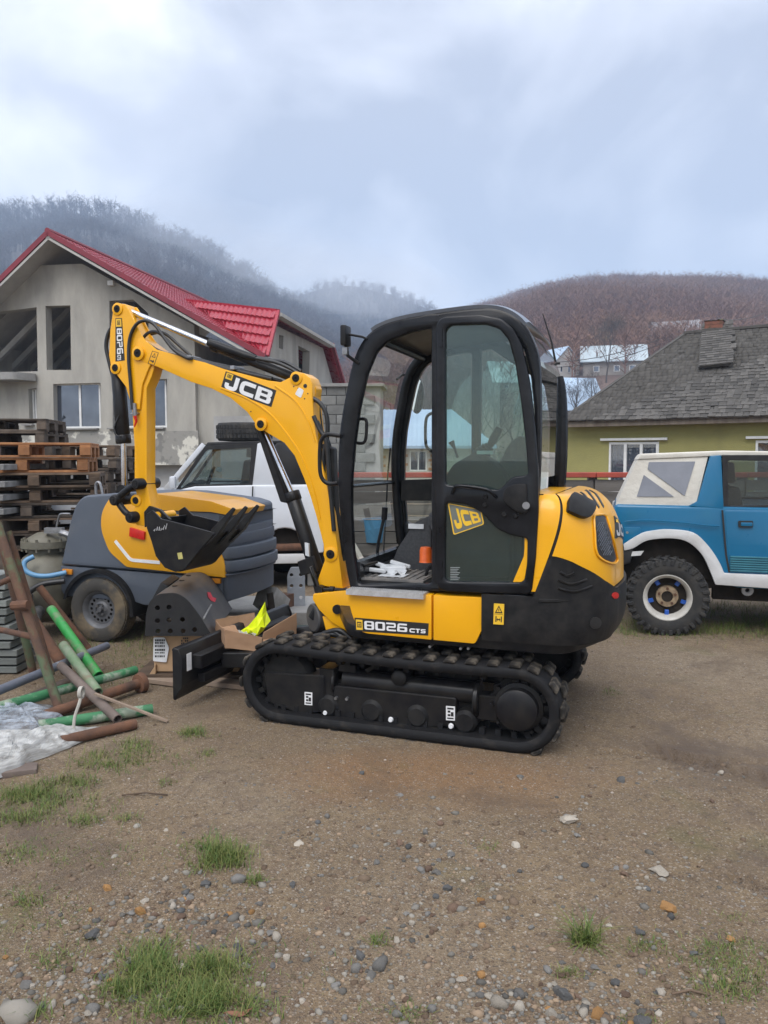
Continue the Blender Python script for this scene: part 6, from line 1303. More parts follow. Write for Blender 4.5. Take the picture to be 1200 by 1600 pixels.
seat_at(u_, UP(0, (362, 760))[0][0], .45, zu - .32, 1); seat_at(u_, UP(0, (362, 760))[0][0], 1.12, zu - .32, 1)
sw = UP(.45, (327, 750))[0]; b = MB(); b.tube([(sw[0] + .06 * math.sin(a), .45 + .16 * math.cos(a), sw[1] + .16 * math.sin(a)) for a in np.linspace(0, 6.28, 20)[:-1]], .014, 8, closed=True); b.build('steering_wheel', m_trimk, u_); b = MB(); b.prism(rnd(UP(.4, (278, 768), (300, 752), (315, 756), (318, 775)), .03), .2, WU - .2); b.build('dashboard', m_trimk, u_)
wheel(u_, (fxu, .12, .36), .36, .24, 'road', -1); wheel(u_, (fxu, WU - .12, .36), .36, .24, 'road', 1); wheel(u_, (c0[0], WU - .12, .36), .36, .24, 'road', 1)
for dx in (-.55, .45):
    b = MB(); b.box((c0[0] + dx, .35, c0[1] / 2 - .06), (.34, .4, c0[1] - .13)); b.build('jack_block', m_conc, u_, bevel=.01)
ty = tag(MB().lathe([(.19, -.09), (.24, -.115), (.32, -.11), (.345, -.07), (.345, .07), (.32, .11), (.24, .115), (.19, .09), (.19, -.09)], axis='z', n=36).build('spare_tyre', m_tyre, loc=(at(382, 680, 9.75).x, 9.75, UP(.06, (400, 689))[0][1] + .12), smooth=50), 'black spare tyre lying flat on the roof of the white car', 'tyre')
g = MB()
for k in range(44):
    a = 2 * math.pi * k / 44; R = Matrix.Rotation(a, 3, 'Z')
    for zz in (-.06, 0, .06): g.box(R @ Vector((.345, 0, zz)), (.012, .03, .042), R)
tag(g.build('tread_blocks', m_tyre, ty, smooth=0), kind='stuff')

# ================================================================== TOWED COMPRESSOR
m_cgrey = mat('slate_grey_plastic', (.085, .10, .125), .5, var=(.07, .083, .105), vs=2, dirt=(.12, .125, .13), ds=2.2, bump=.0008, bs=120)
m_cyel = mat('compressor_yellow', (.74, .36, .015), .36, coat=.3, var=(.68, .32, .014), vs=2)
C = Frame((-2.478, 6.587), -16); CP = C.P; WC = .95
co = thing('air_compressor', 'grey and yellow towed air compressor on a single axle behind the excavator bucket', 'compressor', C.o, C.ang)
low = CP(0, (92, 884), (350, 905), (352, 942), (330, 948), (222, 946), (205, 940), (100, 932), (93, 924)); b = MB(); b.prism(rnd(low, .015), .02, WC); b.build('chassis_skirt', m_cgrey, co, bevel=.015)
hoodp = CP(0, (93, 883), (97, 870), (108, 816), (117, 788), (130, 774), (180, 771), (240, 773), (330, 786), (352, 793), (352, 822), (352, 903)); b = MB(); b.prism(rnd(hoodp, [0, .02, .1, .1, .1, .02, .02, .02, .04, 0, 0]), .0, WC); hd = b.build('canopy', m_cgrey, co, bevel=.035, seg=3)
b = MB(); b.prism(rnd(CP(-.012, (172, 776), (158, 800), (157, 828), (170, 862), (197, 886), (351, 903), (351, 885), (347, 868), (330, 845), (330, 812), (250, 800), (245, 775)), [.05, .08, .08, .05, .02, .01, .02, .05, .05, .03, .02, .02]), -.012, .03); b.build('side_panel', m_cyel, co, bevel=.008)
b = MB(); b.prism(rnd(CP(-.01, (240, 771), (330, 783), (366, 796), (362, 806), (330, 800), (244, 797)), .01), -.014, WC * .62); b.build('top_spine', m_cyel, co, bevel=.03, seg=3)
# ribbed end cap: rounded in plan, five stacked bands
xa = C.L(352, 870, 0)[0]; bands = [(806, 833, 422), (836, 853, 428), (856, 874, 431), (877, 894, 433), (897, 900, 430)]
def end_plan(px, ins=.0):
    """half-round end whose outline reaches the given photo column"""
    lo, hi = -.4, .8
    for _ in range(24):
        e_ = (lo + hi) / 2; q = [C.W(xa + max(e_, .02) * math.sin(a) if False else xa + e_ * math.sin(a), WC / 2 - (WC / 2 - ins) * math.cos(a), 0) for a in np.linspace(0, math.pi, 33)]; mx = max(600 + F * p.x / p.y for p in q)
        if mx > px: hi = e_
        else: lo = e_
    return [(xa + lo * math.sin(a) * (1 if True else 0), WC / 2 - (WC / 2 - ins) * math.cos(a)) for a in np.linspace(0, math.pi, 33)] + [(xa - .05, WC - ins), (xa - .05, ins)]
for k, (ya, yb_, pr_) in enumerate(bands):
    z1, z0 = C.L(352, ya, 0)[1], C.L(352, yb_, 0)[1]; b = MB(); b.prism(end_plan(pr_), z0, z1, 'z'); b.build('rib_band', m_cgrey, co, bevel=.012, seg=2)
z1, z0 = C.L(352, 815, 0)[1], C.L(352, 940, 0)[1]; b = MB(); b.prism(end_plan(426, .02), z0, z1 - .05, 'z'); b.build('end_cap', m_cgrey, co, bevel=.02)
# fender, wheels, lamps
wc = CP(0, (155, 953))[0]; b = MB(); b.lathe([(.325, -.03), (.355, -.03), (.36, .0), (.36, .22), (.325, .22)], n=28, sweep=172); b.v = [(x, y, z) for x, y, z in b.v]; b.xf(Matrix.Translation((wc[0], 0, wc[1])) @ Matrix.Rotation(rad(6), 4, 'Y')); b.build('mudguard', M_['rubber'], co, smooth=50)
b = MB(); b.lathe([(0, .07), (.32, .07)], (wc[0], 0, wc[1] + .02), n=24, sweep=180); b.build('wheel_well', m_under, co)
wheel(co, (wc[0], .07, .283), .283, .19, 'road', -1, m_mudtyre); wheel(co, (wc[0], WC - .07, .283), .283, .19, 'road', 1, m_mudtyre)
b = MB(); b.cyl((wc[0], .1, .283), (wc[0], WC - .1, .283), .035); b.build('axle', m_under, co); b = MB(); b.cyl((1.4, WC / 2, .42), (1.45, WC / 2, .05), .03); b.lathe([(0, -.04), (.09, -.04), (.09, .04), (0, .04)], (1.45, WC / 2, .09), n=16); b.build('jockey_wheel', m_under, co)
for q in ((97, 889, 112, 898), (329, 903, 344, 912)): panel(co, 'side_reflector', CP(0, (q[0], q[1]), (q[2], q[1] + 1), (q[2], q[3]), (q[0], q[3] - 1)), .0, .03, mat('amber_lens', (.65, .24, .02), .3, var=(.55, .2, .015), vs=30) if 'amber_lens' not in bpy.data.materials else bpy.data.materials['amber_lens'], .003)
panel(co, 'red_lamp', rnd(CP(-.03, (203, 824), (226, 831), (225, 844), (202, 838)), .006), -.035, -.005, M_['red'], .005)
b = MB(); b.plate([stroke(CP(-.013, (180, 845), (204, 875), (250, 879)), .028, .03)], -.016, -.0125); b.build('white_stripe', M_['white'], co, fix=False)
panel(co, 'small_plate', CP(.01, (337, 928), (346, 929), (346, 938), (337, 937)), .005, .021, M_['white'], 0)
b = MB(); b.tube(spl([(x, .35, z) for x, z in CP(.35, (88, 826), (92, 808), (96, 803), (110, 803))], 4), .010, 8); b.tube(spl([(x, .3, z) for x, z in CP(.3, (150, 772), (150, 756), (156, 755), (160, 772))], 4), .012, 8); b.build('grab_rail', M_['steel'], co)
m_lat = mat('strap_pale', (.3, .3, .3), .6, var=(.24, .24, .24), vs=10)

# ================================================================== OLIVE PRESSURE VESSEL
m_olive = mat('olive_paint', (.155, .145, .105), .55, var=(.11, .10, .075), vs=4, dirt=(.2, .19, .15), ds=4, bump=.002, bs=40)
tk = at(74, 900, 6.95); to = thing('pressure_vessel', 'olive grey pressure vessel with bolted lid and pale blue hose left of the compressor', 'tank', (tk.x, tk.y, 0))
b = MB(); b.lathe([(0, .12), (.14, .13), (.25, .2), (.30, .34), (.30, .46), (.27, .60), (.2, .70), (.15, .74), (.15, .79)], axis='z', n=32); b.build('vessel', m_olive, to, smooth=50)
b = MB(); b.lathe([(0, .93), (.08, .92), (.15, .88), (.18, .85), (.215, .85), (.215, .79), (.12, .78)], axis='z', n=32); ld = b.build('lid', m_olive, to, smooth=40)
for k in range(12): a = k * .5236; b = MB(); b.cyl((.198 * math.cos(a), .198 * math.sin(a), .76), (.198 * math.cos(a), .198 * math.sin(a), .875), .013, n=6); b.build('bolt', m_olive, ld)
b = MB(); b.tube(spl([(.16, -.05, .92), (.2, -.12, .93), (.28, -.12, .9)], 4), .03, 8); b.box((.12, -.1, .95), (.16, .06, .05)); b.build('valve', M_['steel'], to)
b = MB(); b.tube(spl([(.02, -.30, .74), (-.04, -.34, .7), (-.03, -.36, .63), (.05, -.36, .585), (.16, -.34, .575), (.3, -.3, .6)], 6), .022, 10); b.build('blue_hose', mat('pale_blue_hose', (.12, .28, .45), .4, var=(.1, .24, .4), vs=12), to, smooth=60)
b = MB(); b.tube(spl([(.30, -.34, .53), (.1, -.38, .50), (-.03, -.42, .38), (-.05, -.42, .2), (0, -.4, .06)], 6), .026, 10); b.build('black_hose', M_['hose'], to, smooth=60)
for k in range(3): a = k * 2.09 + .4; b = MB(); b.bar((.2 * math.cos(a), .2 * math.sin(a), .25), (.28 * math.cos(a), .28 * math.sin(a), 0), .05, .05); b.build('leg', m_olive, to)
b = MB(); b.cyl((.05, -.3, .26), (.08, -.48, .24), .05); b.cyl((.08, -.48, .24), (.08, -.52, .24), .075, n=16); b.cyl((.0, -.36, .3), (.0, -.36, .42), .03); b.build('drain_valve', M_['steel'], to)
# ================================================================== PALLETS
m_pal = mat('dark_pallet_wood', (.055, .042, .033), .95, var=(.10, .078, .06), vs=8, stretch=(1, 1, 1), bump=.003, bs=50, obj_rand=.45)
m_pal2 = mat('fresh_pallet_wood', (.36, .17, .07), .85, var=(.25, .11, .045), vs=6, bump=.002, bs=50, obj_rand=.2)
m_pal3 = mat('brown_pallet_wood', (.15, .10, .065), .9, var=(.09, .062, .042), vs=7, bump=.002, bs=50, obj_rand=.35)
m_pale = mat('pale_end_grain', (.27, .27, .26), .9, var=(.17, .165, .16), vs=9)
def pm(d, nm, m): b = MB(); b.box((0, 0, 0), d); return b.mesh(nm, m, bevel=.003, seg=1, smooth=0)
PM = {}
for key, m in (('d', m_pal), ('f', m_pal2), ('b', m_pal3)):
    PM[key] = dict(deck=pm((1.2, .12, .022), 'deck_board', m), cross=pm((.10, .8, .022), 'cross_board', m), base=pm((1.2, .10, .022), 'base_board', m), block=pm((.10, .14, .078), 'block', m))
ORD = ['topmost', 'second from the top', 'third from the top', 'fourth from the top', 'fifth from the top', 'sixth from the top', 'seventh from the top', 'eighth from the top', 'ninth from the top', 'tenth from the top', 'eleventh from the top', 'twelfth from the top', 'thirteenth from the top', 'fourteenth from the top']
def pallet(loc, rz, key, label):
    t = thing('pallet', label, 'pallet', loc, rz, 'wooden pallets stacked beside the compressor'); q = PM[key]
    for y in (-.34, -.17, 0, .17, .34): link('deck_board', q['deck'], t, (0, y, .133))
    for x in (-.55, 0, .55): link('cross_board', q['cross'], t, (x, 0, .111))
    for y in (-.35, 0, .35):
        link('base_board', q['base'], t, (0, y, .011))
        for x in (-.55, 0, .55): link('block', q['block'], t, (x, y, .061))
    return t
def stack(px, Y, n, rz, keys, where, z0=0., dx=0.):
    X = at(px, 800, Y).x
    for k in range(n):
        i = n - 1 - k; key = keys.get(i, 'd'); word_ = {'d': 'dark weathered', 'f': 'fresh orange', 'b': 'dull brown'}[key]
        jx = random.uniform(-.05, .05) + (.12 if key == 'f' else 0) * (1 if i == 2 else -.5); pallet((X + jx + dx * k, Y + random.uniform(-.04, .04), z0 + k * .1455), rz + random.uniform(-.06, .06), key, f'{word_} pallet, {ORD[i]} of {where}')
stack(62, 7.75, 12, .25, {0: 'f', 1: 'f', 2: 'b', 3: 'b', 5: 'b', 7: 'b'}, 'the front stack left of the compressor')
stack(128, 9.4, 12, -.12, {0: 'b', 5: 'b'}, 'the rear stack right of the orange pallets')
stack(12, 9.0, 14, .1, {}, 'the tall back stack at the left')
# pale block ends at the left edge of the frame
for k, (px, py) in enumerate(((4, 730), (6, 757), (3, 778), (4, 800))):
    p = at(px, py, 7.1); b = MB(); b.box((0, 0, 0), (.14, .9, .055)); o = tag(b.build('timber_beam', m_pale, loc=(p.x - .06, p.y + .45, p.z), bevel=.004, seg=1), ['topmost', 'second', 'third', 'lowest'][k] + ' pale sawn beam end poking out at the left picture edge before the pallets', 'beam', 'pale beams in front of the pallets')
b = MB(); b.box((0, 0, .5), (.5, .7, 1.0)); tag(b.build('block_pile', m_pal, loc=(at(-20, 800, 7.45).x, 7.6, 0)), 'dark timber pile under the pale beam ends', 'timber pile')

# ================================================================== PIPES, FRAME, PLANKS
m_pg = mat('green_pipe_paint', (.04, .19, .075), .6, var=(.03, .13, .055), vs=10, dirt=(.26, .31, .23), ds=8, d0=.5, d1=.6, bump=.001, bs=60)
m_pgb = mat('bright_green_paint', (.03, .30, .06), .5, var=(.025, .24, .05), vs=10, dirt=(.14, .2, .10), ds=8, d0=.52, d1=.62)
m_pgp = mat('pale_green_paint', (.13, .22, .11), .7, var=(.22, .26, .18), vs=12, dirt=(.2, .16, .11), ds=9)
m_pb = mat('blue_grey_paint', (.10, .115, .15), .5, var=(.14, .15, .18), vs=10, dirt=(.28, .28, .29), ds=12, d0=.62, d1=.7)
m_ptau = mat('dusty_brown_pipe', (.16, .125, .105), .8, var=(.12, .09, .075), vs=10, bump=.001, bs=50)
m_rg = mat('rust_and_green', (.085, .052, .038), .9, var=(.14, .07, .04), vs=8, dirt=(.09, .12, .065), ds=4, d0=.5, d1=.58, bump=.002, bs=60)
def pipe(nm, a, b_, r, m, label, cat='pipe', flange=False):
    A, B = Vector(a), Vector(b_); c = (A + B) / 2; t = thing(nm, label, cat, c, 0, 'old pipes piled at the left edge'); d_ = (B - A).normalized(); L = (B - A).length
    R = d_.to_track_quat('X', 'Z'); M4 = R.to_matrix().to_4x4(); mb = MB(); mb.lathe([(r * .8, -L / 2 + .1), (r * .8, -L / 2), (r, -L / 2), (r, 0), (r, L / 2), (r * .8, L / 2), (r * .8, L / 2 - .1)], axis='x', n=16); o = mb.build('tube', m, t, smooth=50)
    if flange: f = MB(); f.lathe([(r, L / 2 - .04), (r * 1.9, L / 2 - .035), (r * 2.2, L / 2), (r * 1.6, L / 2 + .01), (r * .8, L / 2)], axis='x', n=18); f.build('flange', m, t)
    else:
        f = MB(); f.lathe([(0, -L / 2 + .09), (r * .8, -L / 2 + .09)], axis='x', n=16); f.lathe([(0, L / 2 - .09), (r * .8, L / 2 - .09)], axis='x', n=16); f.build('bore', m_under, t)
    t.rotation_euler = R.to_euler(); return t
pipe('pipe', gnd(-60, 1103, .17), gnd(167, 1009, .17), .029, m_pb, 'long blue grey pipe across the others, its free end pointing at the compressor wheel')
pipe('pipe', gnd(-70, 1123, .10), gnd(212, 1047, .11), .031, m_pg, 'long speckled green pipe crossing under the blue grey pipe')
pipe('pipe', gnd(95, 1040, .22), gnd(184, 1124, .05), .029, m_ptau, 'dusty brown pipe sloping across the long green pipe, tied with a pale strap')
pipe('pipe', at(80, 952, 5.95), gnd(154, 1056, .07), .036, m_pgb, 'bright clean green pipe leaning beside the compressor wheel')
pipe('pipe', at(61, 917, 6.15), gnd(138, 1014, .04), .030, m_rust, 'rusty perforated pipe leaning just behind the bright green pipe')
pipe('pipe', at(99, 1008, 5.35), gnd(153, 1082, .09), .033, m_pgp, 'faded pale green pipe lying between the bright green and the dusty brown pipe')
pipe('pipe', gnd(70, 1118, .04), gnd(222, 1066, .06), .033, m_rust, 'rusty pipe with a flanged end near the cardboard box', flange=True)
pipe('pipe', gnd(60, 1134, .035), gnd(238, 1108, .035), .033, m_pg, 'short chalky green pipe lying low beside the plastic sheet')
pipe('pipe', gnd(95, 1158, .03), gnd(212, 1131, .03), .030, m_rust, 'rusty brown pipe stub nearest the camera, half under the plastic')
pipe('pipe', at(47, 962, 5.6), gnd(104, 1048, .10), .040, m_rust, 'thick rusty pipe leaning behind the scaffold frame')
pipe('pipe', gnd(-40, 1125, .04), gnd(120, 1060, .05), .03, m_ptau, 'dull brown pipe lowest in the heap under the blue grey pipe')
# rusty frame leaning on the planks
fr = thing('scaffold_frame', 'rusty scaffold frame with flaking green paint leaning at the left picture edge', 'scaffold frame', (0, 0, 0)); 
A0, A1 = at(-6, 815, 5.0), gnd(94, 1112, .02); B0, B1 = at(4, 850, 5.25), gnd(52, 1052, .05); C0, C1 = at(-40, 800, 5.2), gnd(20, 1090, .02)
fr.location = ((A1 + B1) / 2).xy.to_3d(); 
def fbar(p, q, r, m, nm): b = MB(); o = fr.location; b.tube([Vector(p) - o, Vector(q) - o], r, 12); return b.build(nm, m, fr, smooth=60)
fbar(A0, A1, .029, m_rg, 'upright'); fbar(B0, B1, .028, m_rg, 'upright'); fbar(at(14, 830, 5.05), at(82, 1055, 5.1), .018, m_rg, 'upright')
for (pa, ta, pb_, tb) in ((A0, .30, (-30, 925), 0), (A0, .42, B0, .45), (A0, .62, (-40, 975), 0)):
    p = Vector(A0).lerp(A1, ta); q = Vector(B0).lerp(B1, tb) if pb_ is B0 else at(*pb_, 5.25); fbar(p, q, .02, m_rust, 'crossbar')
b = MB(); o_ = fr.location; b.tube([Vector(A0).lerp(A1, .45) - o_ + Vector((-.06, -.03, 0)), Vector(A0).lerp(A1, .45) - o_ + Vector((.05, -.05, .01))], .03, 10); b.build('coupler', m_rust, fr)
m_pp = mat('grey_green_plank', (.20, .215, .20), .9, var=(.14, .15, .14), vs=5, bump=.003, bs=40, obj_rand=.25, stretch=(.2, 1, 1))
x1_ = at(43, 1000, 5.75).x
for k in range(12):
    L = 1.5 + random.uniform(-.05, .05); b = MB(); b.box((0, 0, 0), (L, .32, .048)); o = b.build('plank', m_pp, loc=(x1_ - L / 2 + random.uniform(-.03, .02) - .010 * k, 5.75 + random.uniform(-.015, .015), .03 + k * .062), rz=random.uniform(-.01, .01), bevel=.004, seg=1)
    tag(o, f'grey green plank, {ORD[11 - k]} of the plank stack behind the scaffold frame', 'plank', 'planks stacked at the left edge')
m_lath = mat('pale_lath', (.30, .23, .17), .85, var=(.22, .16, .12), vs=9)
p, q = gnd(148, 1084, .16), gnd(262, 1127, .01); b = MB(); b.bar((0, 0, 0), q - p, .02, .012); tag(b.build('lath', m_lath, loc=p), 'thin wooden lath slanting from the pipes down to the mud', 'lath')
p = gnd(127, 1082, .25); b = MB(); b.tube(spl([(0, 0, 0), (.0, -.03, -.05), (-.02, -.06, -.14), (-.01, -.10, -.26), (.01, -.12, -.30)], 5), .009, 6); b.lathe([(.028, -.01), (.036, -.01), (.036, .01), (.028, .01)], axis='x', n=14); tag(b.build('strap', mat('pale_strap', (.42, .40, .35), .8, var=(.34, .32, .28), vs=20), loc=p), 'pale cloth strap tied round the dusty brown pipe', 'strap')
# plastic sheets
def film(name, tint, mcol, mixin):
    m = bpy.data.materials.new(name); m.use_nodes = True; t = m.node_tree; b = t.nodes['Principled BSDF']; N = t.nodes.new; K = t.links.new
    n = N('ShaderNodeTexNoise'); n.inputs['Scale'].default_value = 9; n.inputs['Detail'].default_value = 6; mr = N('ShaderNodeMapRange'); mr.inputs[1].default_value = .35; mr.inputs[2].default_value = .65; mr.inputs[3].default_value = mixin - .25; mr.inputs[4].default_value = min(1, mixin + .15); K(n.outputs[0], mr.inputs[0])
    b.inputs['Base Color'].default_value = (*mcol, 1); b.inputs['Roughness'].default_value = .3; K(mr.outputs[0], b.inputs['Alpha']); return m
def crumple(name, label, poly, hgt, m, seed, nu=70, nv=36):
    """poly: four photo corners on the ground (bl, br, tr, tl)"""
    Q = [gnd(*p) for p in poly]; o = sum(Q, Vector()) / 4; b = MB()
    def f(i, j):
        p = Q[0] * (1 - i) * (1 - j) + Q[1] * i * (1 - j) + Q[2] * i * j + Q[3] * (1 - i) * j; e_ = min(i, 1 - i) * 4; e2 = min(j, 1 - j) * 4; k = min(1, e_) ** .5 * min(1, e2) ** .5
        w = mnoise.fractal((p.x * 5 + seed, p.y * 5, 0), .9, 2.1, 5); r = 1 - abs(mnoise.noise((p.x * 9 + seed, p.y * 14 + 3, 2))) * 2; r2 = 1 - abs(mnoise.noise((p.x * 22, p.y * 30 + seed, 5))) * 2
        z = hgt * k * (.75 + .35 * w) + .028 * r * k + .005 * r2; q = p - o + Vector((mnoise.noise((p.x * 6, p.y * 6, seed)) * .06, mnoise.noise((p.x * 6, p.y * 6, seed + 9)) * .05, 0)); q.z = max(.006, z) + gz(p.x, p.y) * .5; return q
    b.grid(f, nu, nv); return tag(b.build(name, m, loc=(o.x, o.y, 0), smooth=0, fix=False), label, 'plastic sheet')
f1 = film('milky_film', None, (.50, .50, .48), .72); f2 = film('clear_film', None, (.42, .47, .53), .5)
crumple('plastic_sheet', 'clear bluish plastic sheet crumpled under the pipes at the left edge', ((-90, 1180), (70, 1168), (98, 1106), (-90, 1118)), .10, f2, 3)
crumple('plastic_sheet', 'milky white plastic sheet twisted to a point, nearest the camera at the left', ((-120, 1268), (60, 1192), (168, 1138), (-100, 1168)), .09, f1, 8)
# flat stone slab under the sheet
b = MB(); q = [gnd(*p) for p in ((-10, 1216), (58, 1208), (60, 1196), (-10, 1200))]; b.prism([(p.x, p.y) for p in q], -.02, .022, 'z'); tag(b.build('stone_slab', m_ptau, bevel=.012), 'flat grey stone slab half under the milky plastic sheet', 'stone')

# ================================================================== GRADING BUCKET ON ITS BOX
m_card = mat('cardboard', (.46, .30, .17), .9, var=(.40, .26, .145), vs=5, dirt=(.27, .17, .10), ds=3)
m_card2 = mat('wet_cardboard', (.29, .17, .095), .9, var=(.36, .22, .13), vs=4, dirt=(.2, .12, .07), ds=3)
m_bk = mat('bucket_black', (.016, .016, .017), .55, spec=.3, var=(.025, .024, .024), vs=8)
m_bk2 = mat('bucket_dusty', (.05, .05, .053), .5, var=(.09, .085, .08), vs=3, dirt=(.15, .13, .11), ds=4, d0=.6, d1=.8)
XF = Frame((at(300, 1070, 5.42).x, 5.42), 0); XP = XF.P
bx_ = thing('cardboard_box', 'upright cardboard box with a white printed label under the perforated bucket', 'box', XF.o, 0); zt = XP(0, (240, 992))[0][1]; x0, x1 = XF.L(240, 1050, 0)[0], XF.L(372, 1050, 0)[0]; z0 = .06
b = MB(); b.box(((x0 + x1) / 2, .34, (z0 + zt) / 2), (x1 - x0, .66, zt - z0)); b.build('carton', m_card, bx_, bevel=.008, seg=1)
b = MB(); b.prism([(x0 - .04, -.03 + z0), (x0 + .02, z0 + .06), (x0 + .02, z0), (x0, z0 - .02)], -.02, .5); b.build('flap', m_card, bx_)
lb = XP(-.004, (239, 1033), (260, 1035), (264, 1012), (257, 996), (240, 996)); b = MB(); b.prism(rnd(lb, .01), -.004, .0); lo = b.build('paper_label', M_['white'], bx_)
b = MB()
for r, (ya, yb_) in enumerate(((999, 1002), (1003, 1006), (1008, 1011), (1014, 1017), (1019, 1021), (1024, 1027))):
    for k in range(6): xa_ = 242 + k * 2.7; b.prism(XP(-.006, (xa_, yb_), (xa_ + 2.1 - (k * r) % 3 * .4, yb_), (xa_ + 2.1 - (k * r) % 3 * .4, ya), (xa_, ya)), -.0055, -.004)
tag(b.build('print', M_['dark'], lo, smooth=0), kind='stuff')
b = MB()
for r in range(5):
    for k in range(4):
        if (r * 3 + k) % 4: b.prism(XP(-.002, (283 + k * 3, 996 + r * 4 + 2.6), (285 + k * 3, 996 + r * 4 + 2.6), (285 + k * 3, 996 + r * 4), (283 + k * 3, 996 + r * 4)), -.003, .0)
tag(b.build('stamp', M_['dark'], bx_, smooth=0), kind='stuff')
for nm, (a, c), y in (('board', ((232, 1064), (300, 1073)), -.12), ('board', ((330, 1069), (382, 1075)), -.16)):
    q0, q1 = gnd(*a), gnd(*c); tag(MB().box((0, 0, .02), ((q1 - q0).length + .1, .12, .035)).build('board', m_lath, loc=((q0 + q1) / 2), rz=math.atan2((q1 - q0).y, (q1 - q0).x), bevel=.004, seg=1), 'pale board end on the mud at the left foot of the cardboard box' if a[0] < 300 else 'pale board end on the mud right of the cardboard box behind the blade', 'board')
b = MB(); b.box((.05, .3, .03), (.9, .7, .05)); tag(b.build('timber_bearer', m_pal3, loc=(XF.o.x, XF.o.y, 0)), 'dark timber bearer lying under the cardboard box', 'timber')
KF = Frame((at(280, 995, 5.3).x, 5.3), 3); kp = KF.P; gb = thing('grading_bucket', 'black perforated grading bucket resting upside down on the cardboard box', 'bucket', KF.o, KF.ang)
pr = kp(0, (226, 994), (228, 960), (233, 940), (246, 928), (275, 926), (292, 936), (312, 962), (331, 994))
hol = [circ(*KF.L(px, py, 0), .017, 12) for px, py in ((246, 950), (264, 949), (246, 970), (264, 969), (285, 968), (247, 986), (266, 986), (286, 986), (304, 984))]
for y0, y1 in ((0, .012), (.97, .982)): b = MB(); b.plate([rnd(pr, [.0, .03, .03, .05, .05, .05, .03, 0])] + hol, y0, y1, .002); b.build('side_plate', m_bk, gb, fix=False)
sh = rnd(pr, [.0, .03, .03, .05, .05, .05, .03, 0], 6); inn_ = [((x - .0) * 1.0, z - .012) for x, z in sh]
cxy = (sum(p[0] for p in pr) / len(pr), pr[0][1]); ins_ = [tuple(Vector(p).lerp(Vector(cxy), .04)) for p in sh]; b = MB(); b.prism(sh + ins_[::-1], .012, .97); b.build('shell', m_bk2, gb, smooth=40)
for k in range(3): b = MB(); p = (cxy[0] - .04, .3 + .25 * k, max(z for _, z in pr)); b.cyl((p[0], p[1], p[2] - .004), (p[0], p[1], p[2] + .002), .02); b.build('drain_hole', M_['dark'], gb)
b = MB(); yy = [(318, 934, .62), (324, 940, .62), (329, 946, .6)]; pts = [KF.L(314 + k * 2.4, 940 + k * 3.3, .62) for k in range(5)]
def on_shell(px, py):
    a, c = Vector(pr[5]), Vector(pr[7]); n2 = Vector((-(c - a).y, (c - a).x)).normalized(); n2 = n2 if n2.x > 0 else -n2; n3 = n2.x * KF.u + Vector((0, 0, n2.y)); o_ = KF.W(a.x, 0, a.y); d = ray(px, py); cc = Vector((0, 0, HC)); q = cc + d * ((o_ - cc).dot(n3) / d.dot(n3)) - KF.o; return Vector((q.dot(KF.u), q.dot(KF.v), q.z)) + Vector((n2.x, 0, n2.y)) * .012
mk = [on_shell(*q) for q in ((322, 926), (327, 927), (330, 934), (336, 936), (334, 942), (328, 940), (323, 934))]; b.add(mk, [tuple(range(7))]); b.build('red_paint_mark', mat('red_paint_mark', (.65, .04, .06), .6, var=(.5, .03, .05), vs=20), gb, smooth=0)
b = MB(); b.tube([on_shell(328, 946), on_shell(316, 968)], .007, 5); b.build('scratch', mat('scratch_grey', (.25, .25, .25), .6, var=(.2, .2, .2), vs=30), gb)
b = MB(); b.prism([(cxy[0] - .23, .0), (cxy[0] - .1, .0), (cxy[0] - .12, .10), (cxy[0] - .2, .12)], .4, .42) if False else b.box((pr[2][0] - .0, .5, pr[3][1] - .05), (.06, .4, .16), Matrix.Rotation(.5, 3, 'Y')); b.build('hitch_bracket', m_bk, gb, bevel=.01)

# ================================================================== OPEN CARTONS ON THE DOZER ARMS
QF = Frame((at(405, 1000, 5.15).x, 5.15), 12)
cb = thing('open_carton', 'torn open brown cardboard carton lying on the dozer blade arms', 'box', (QF.o.x, QF.o.y, .33), QF.ang)
def cardp(nm, q, m=m_card2, par=cb):
    """a sheet of card between two photo edges: q = four (px, py, yl)"""
    P4 = [Vector((QF.L(px, py, yl)[0], yl, QF.L(px, py, yl)[1] - .33)) for px, py, yl in q]; n = (P4[1] - P4[0]).cross(P4[3] - P4[0]).normalized() * .003; b = MB()
    g = 5; F_ = lambda s, i, j: P4[0] * (1 - i) * (1 - j) + P4[1] * i * (1 - j) + P4[2] * i * j + P4[3] * (1 - i) * j + s * n + n * 4 * mnoise.noise((i * 3 + q[0][0], j * 3, s * 0))
    A = [F_(1, i / g, j / g) for i in range(g + 1) for j in range(g + 1)]; B = [F_(-1, i / g, j / g) for i in range(g + 1) for j in range(g + 1)]; k = (g + 1) ** 2; fs = []
    for i in range(g):
        for j in range(g): a = i * (g + 1) + j; fs += [(a, a + g + 1, a + g + 2, a + 1), (k + a, k + a + 1, k + a + g + 2, k + a + g + 1)]
    ed = [i * (g + 1) for i in range(g + 1)] + [g * (g + 1) + j for j in range(1, g + 1)] + [i * (g + 1) + g for i in range(g - 1, -1, -1)] + [j for j in range(g - 1, 0, -1)]
    fs += [(ed[i], k + ed[i], k + ed[(i + 1) % len(ed)], ed[(i + 1) % len(ed)]) for i in range(len(ed))]; b.add(A + B, fs); return b.build(nm, m, par, smooth=40)
cardp('side', [(352, 1012, 0), (407, 1018, -.05), (410, 996, -.05), (352, 984, 0)])
cardp('side', [(408, 1018, -.05), (462, 1008, .05), (463, 958, .02), (412, 988, -.05)])
cardp('side', [(337, 997, .40), (398, 1000, .40), (398, 957, .44), (337, 968, .42)])
cardp('side', [(352, 1012, 0), (337, 997, .40), (337, 970, .42), (352, 986, 0)])
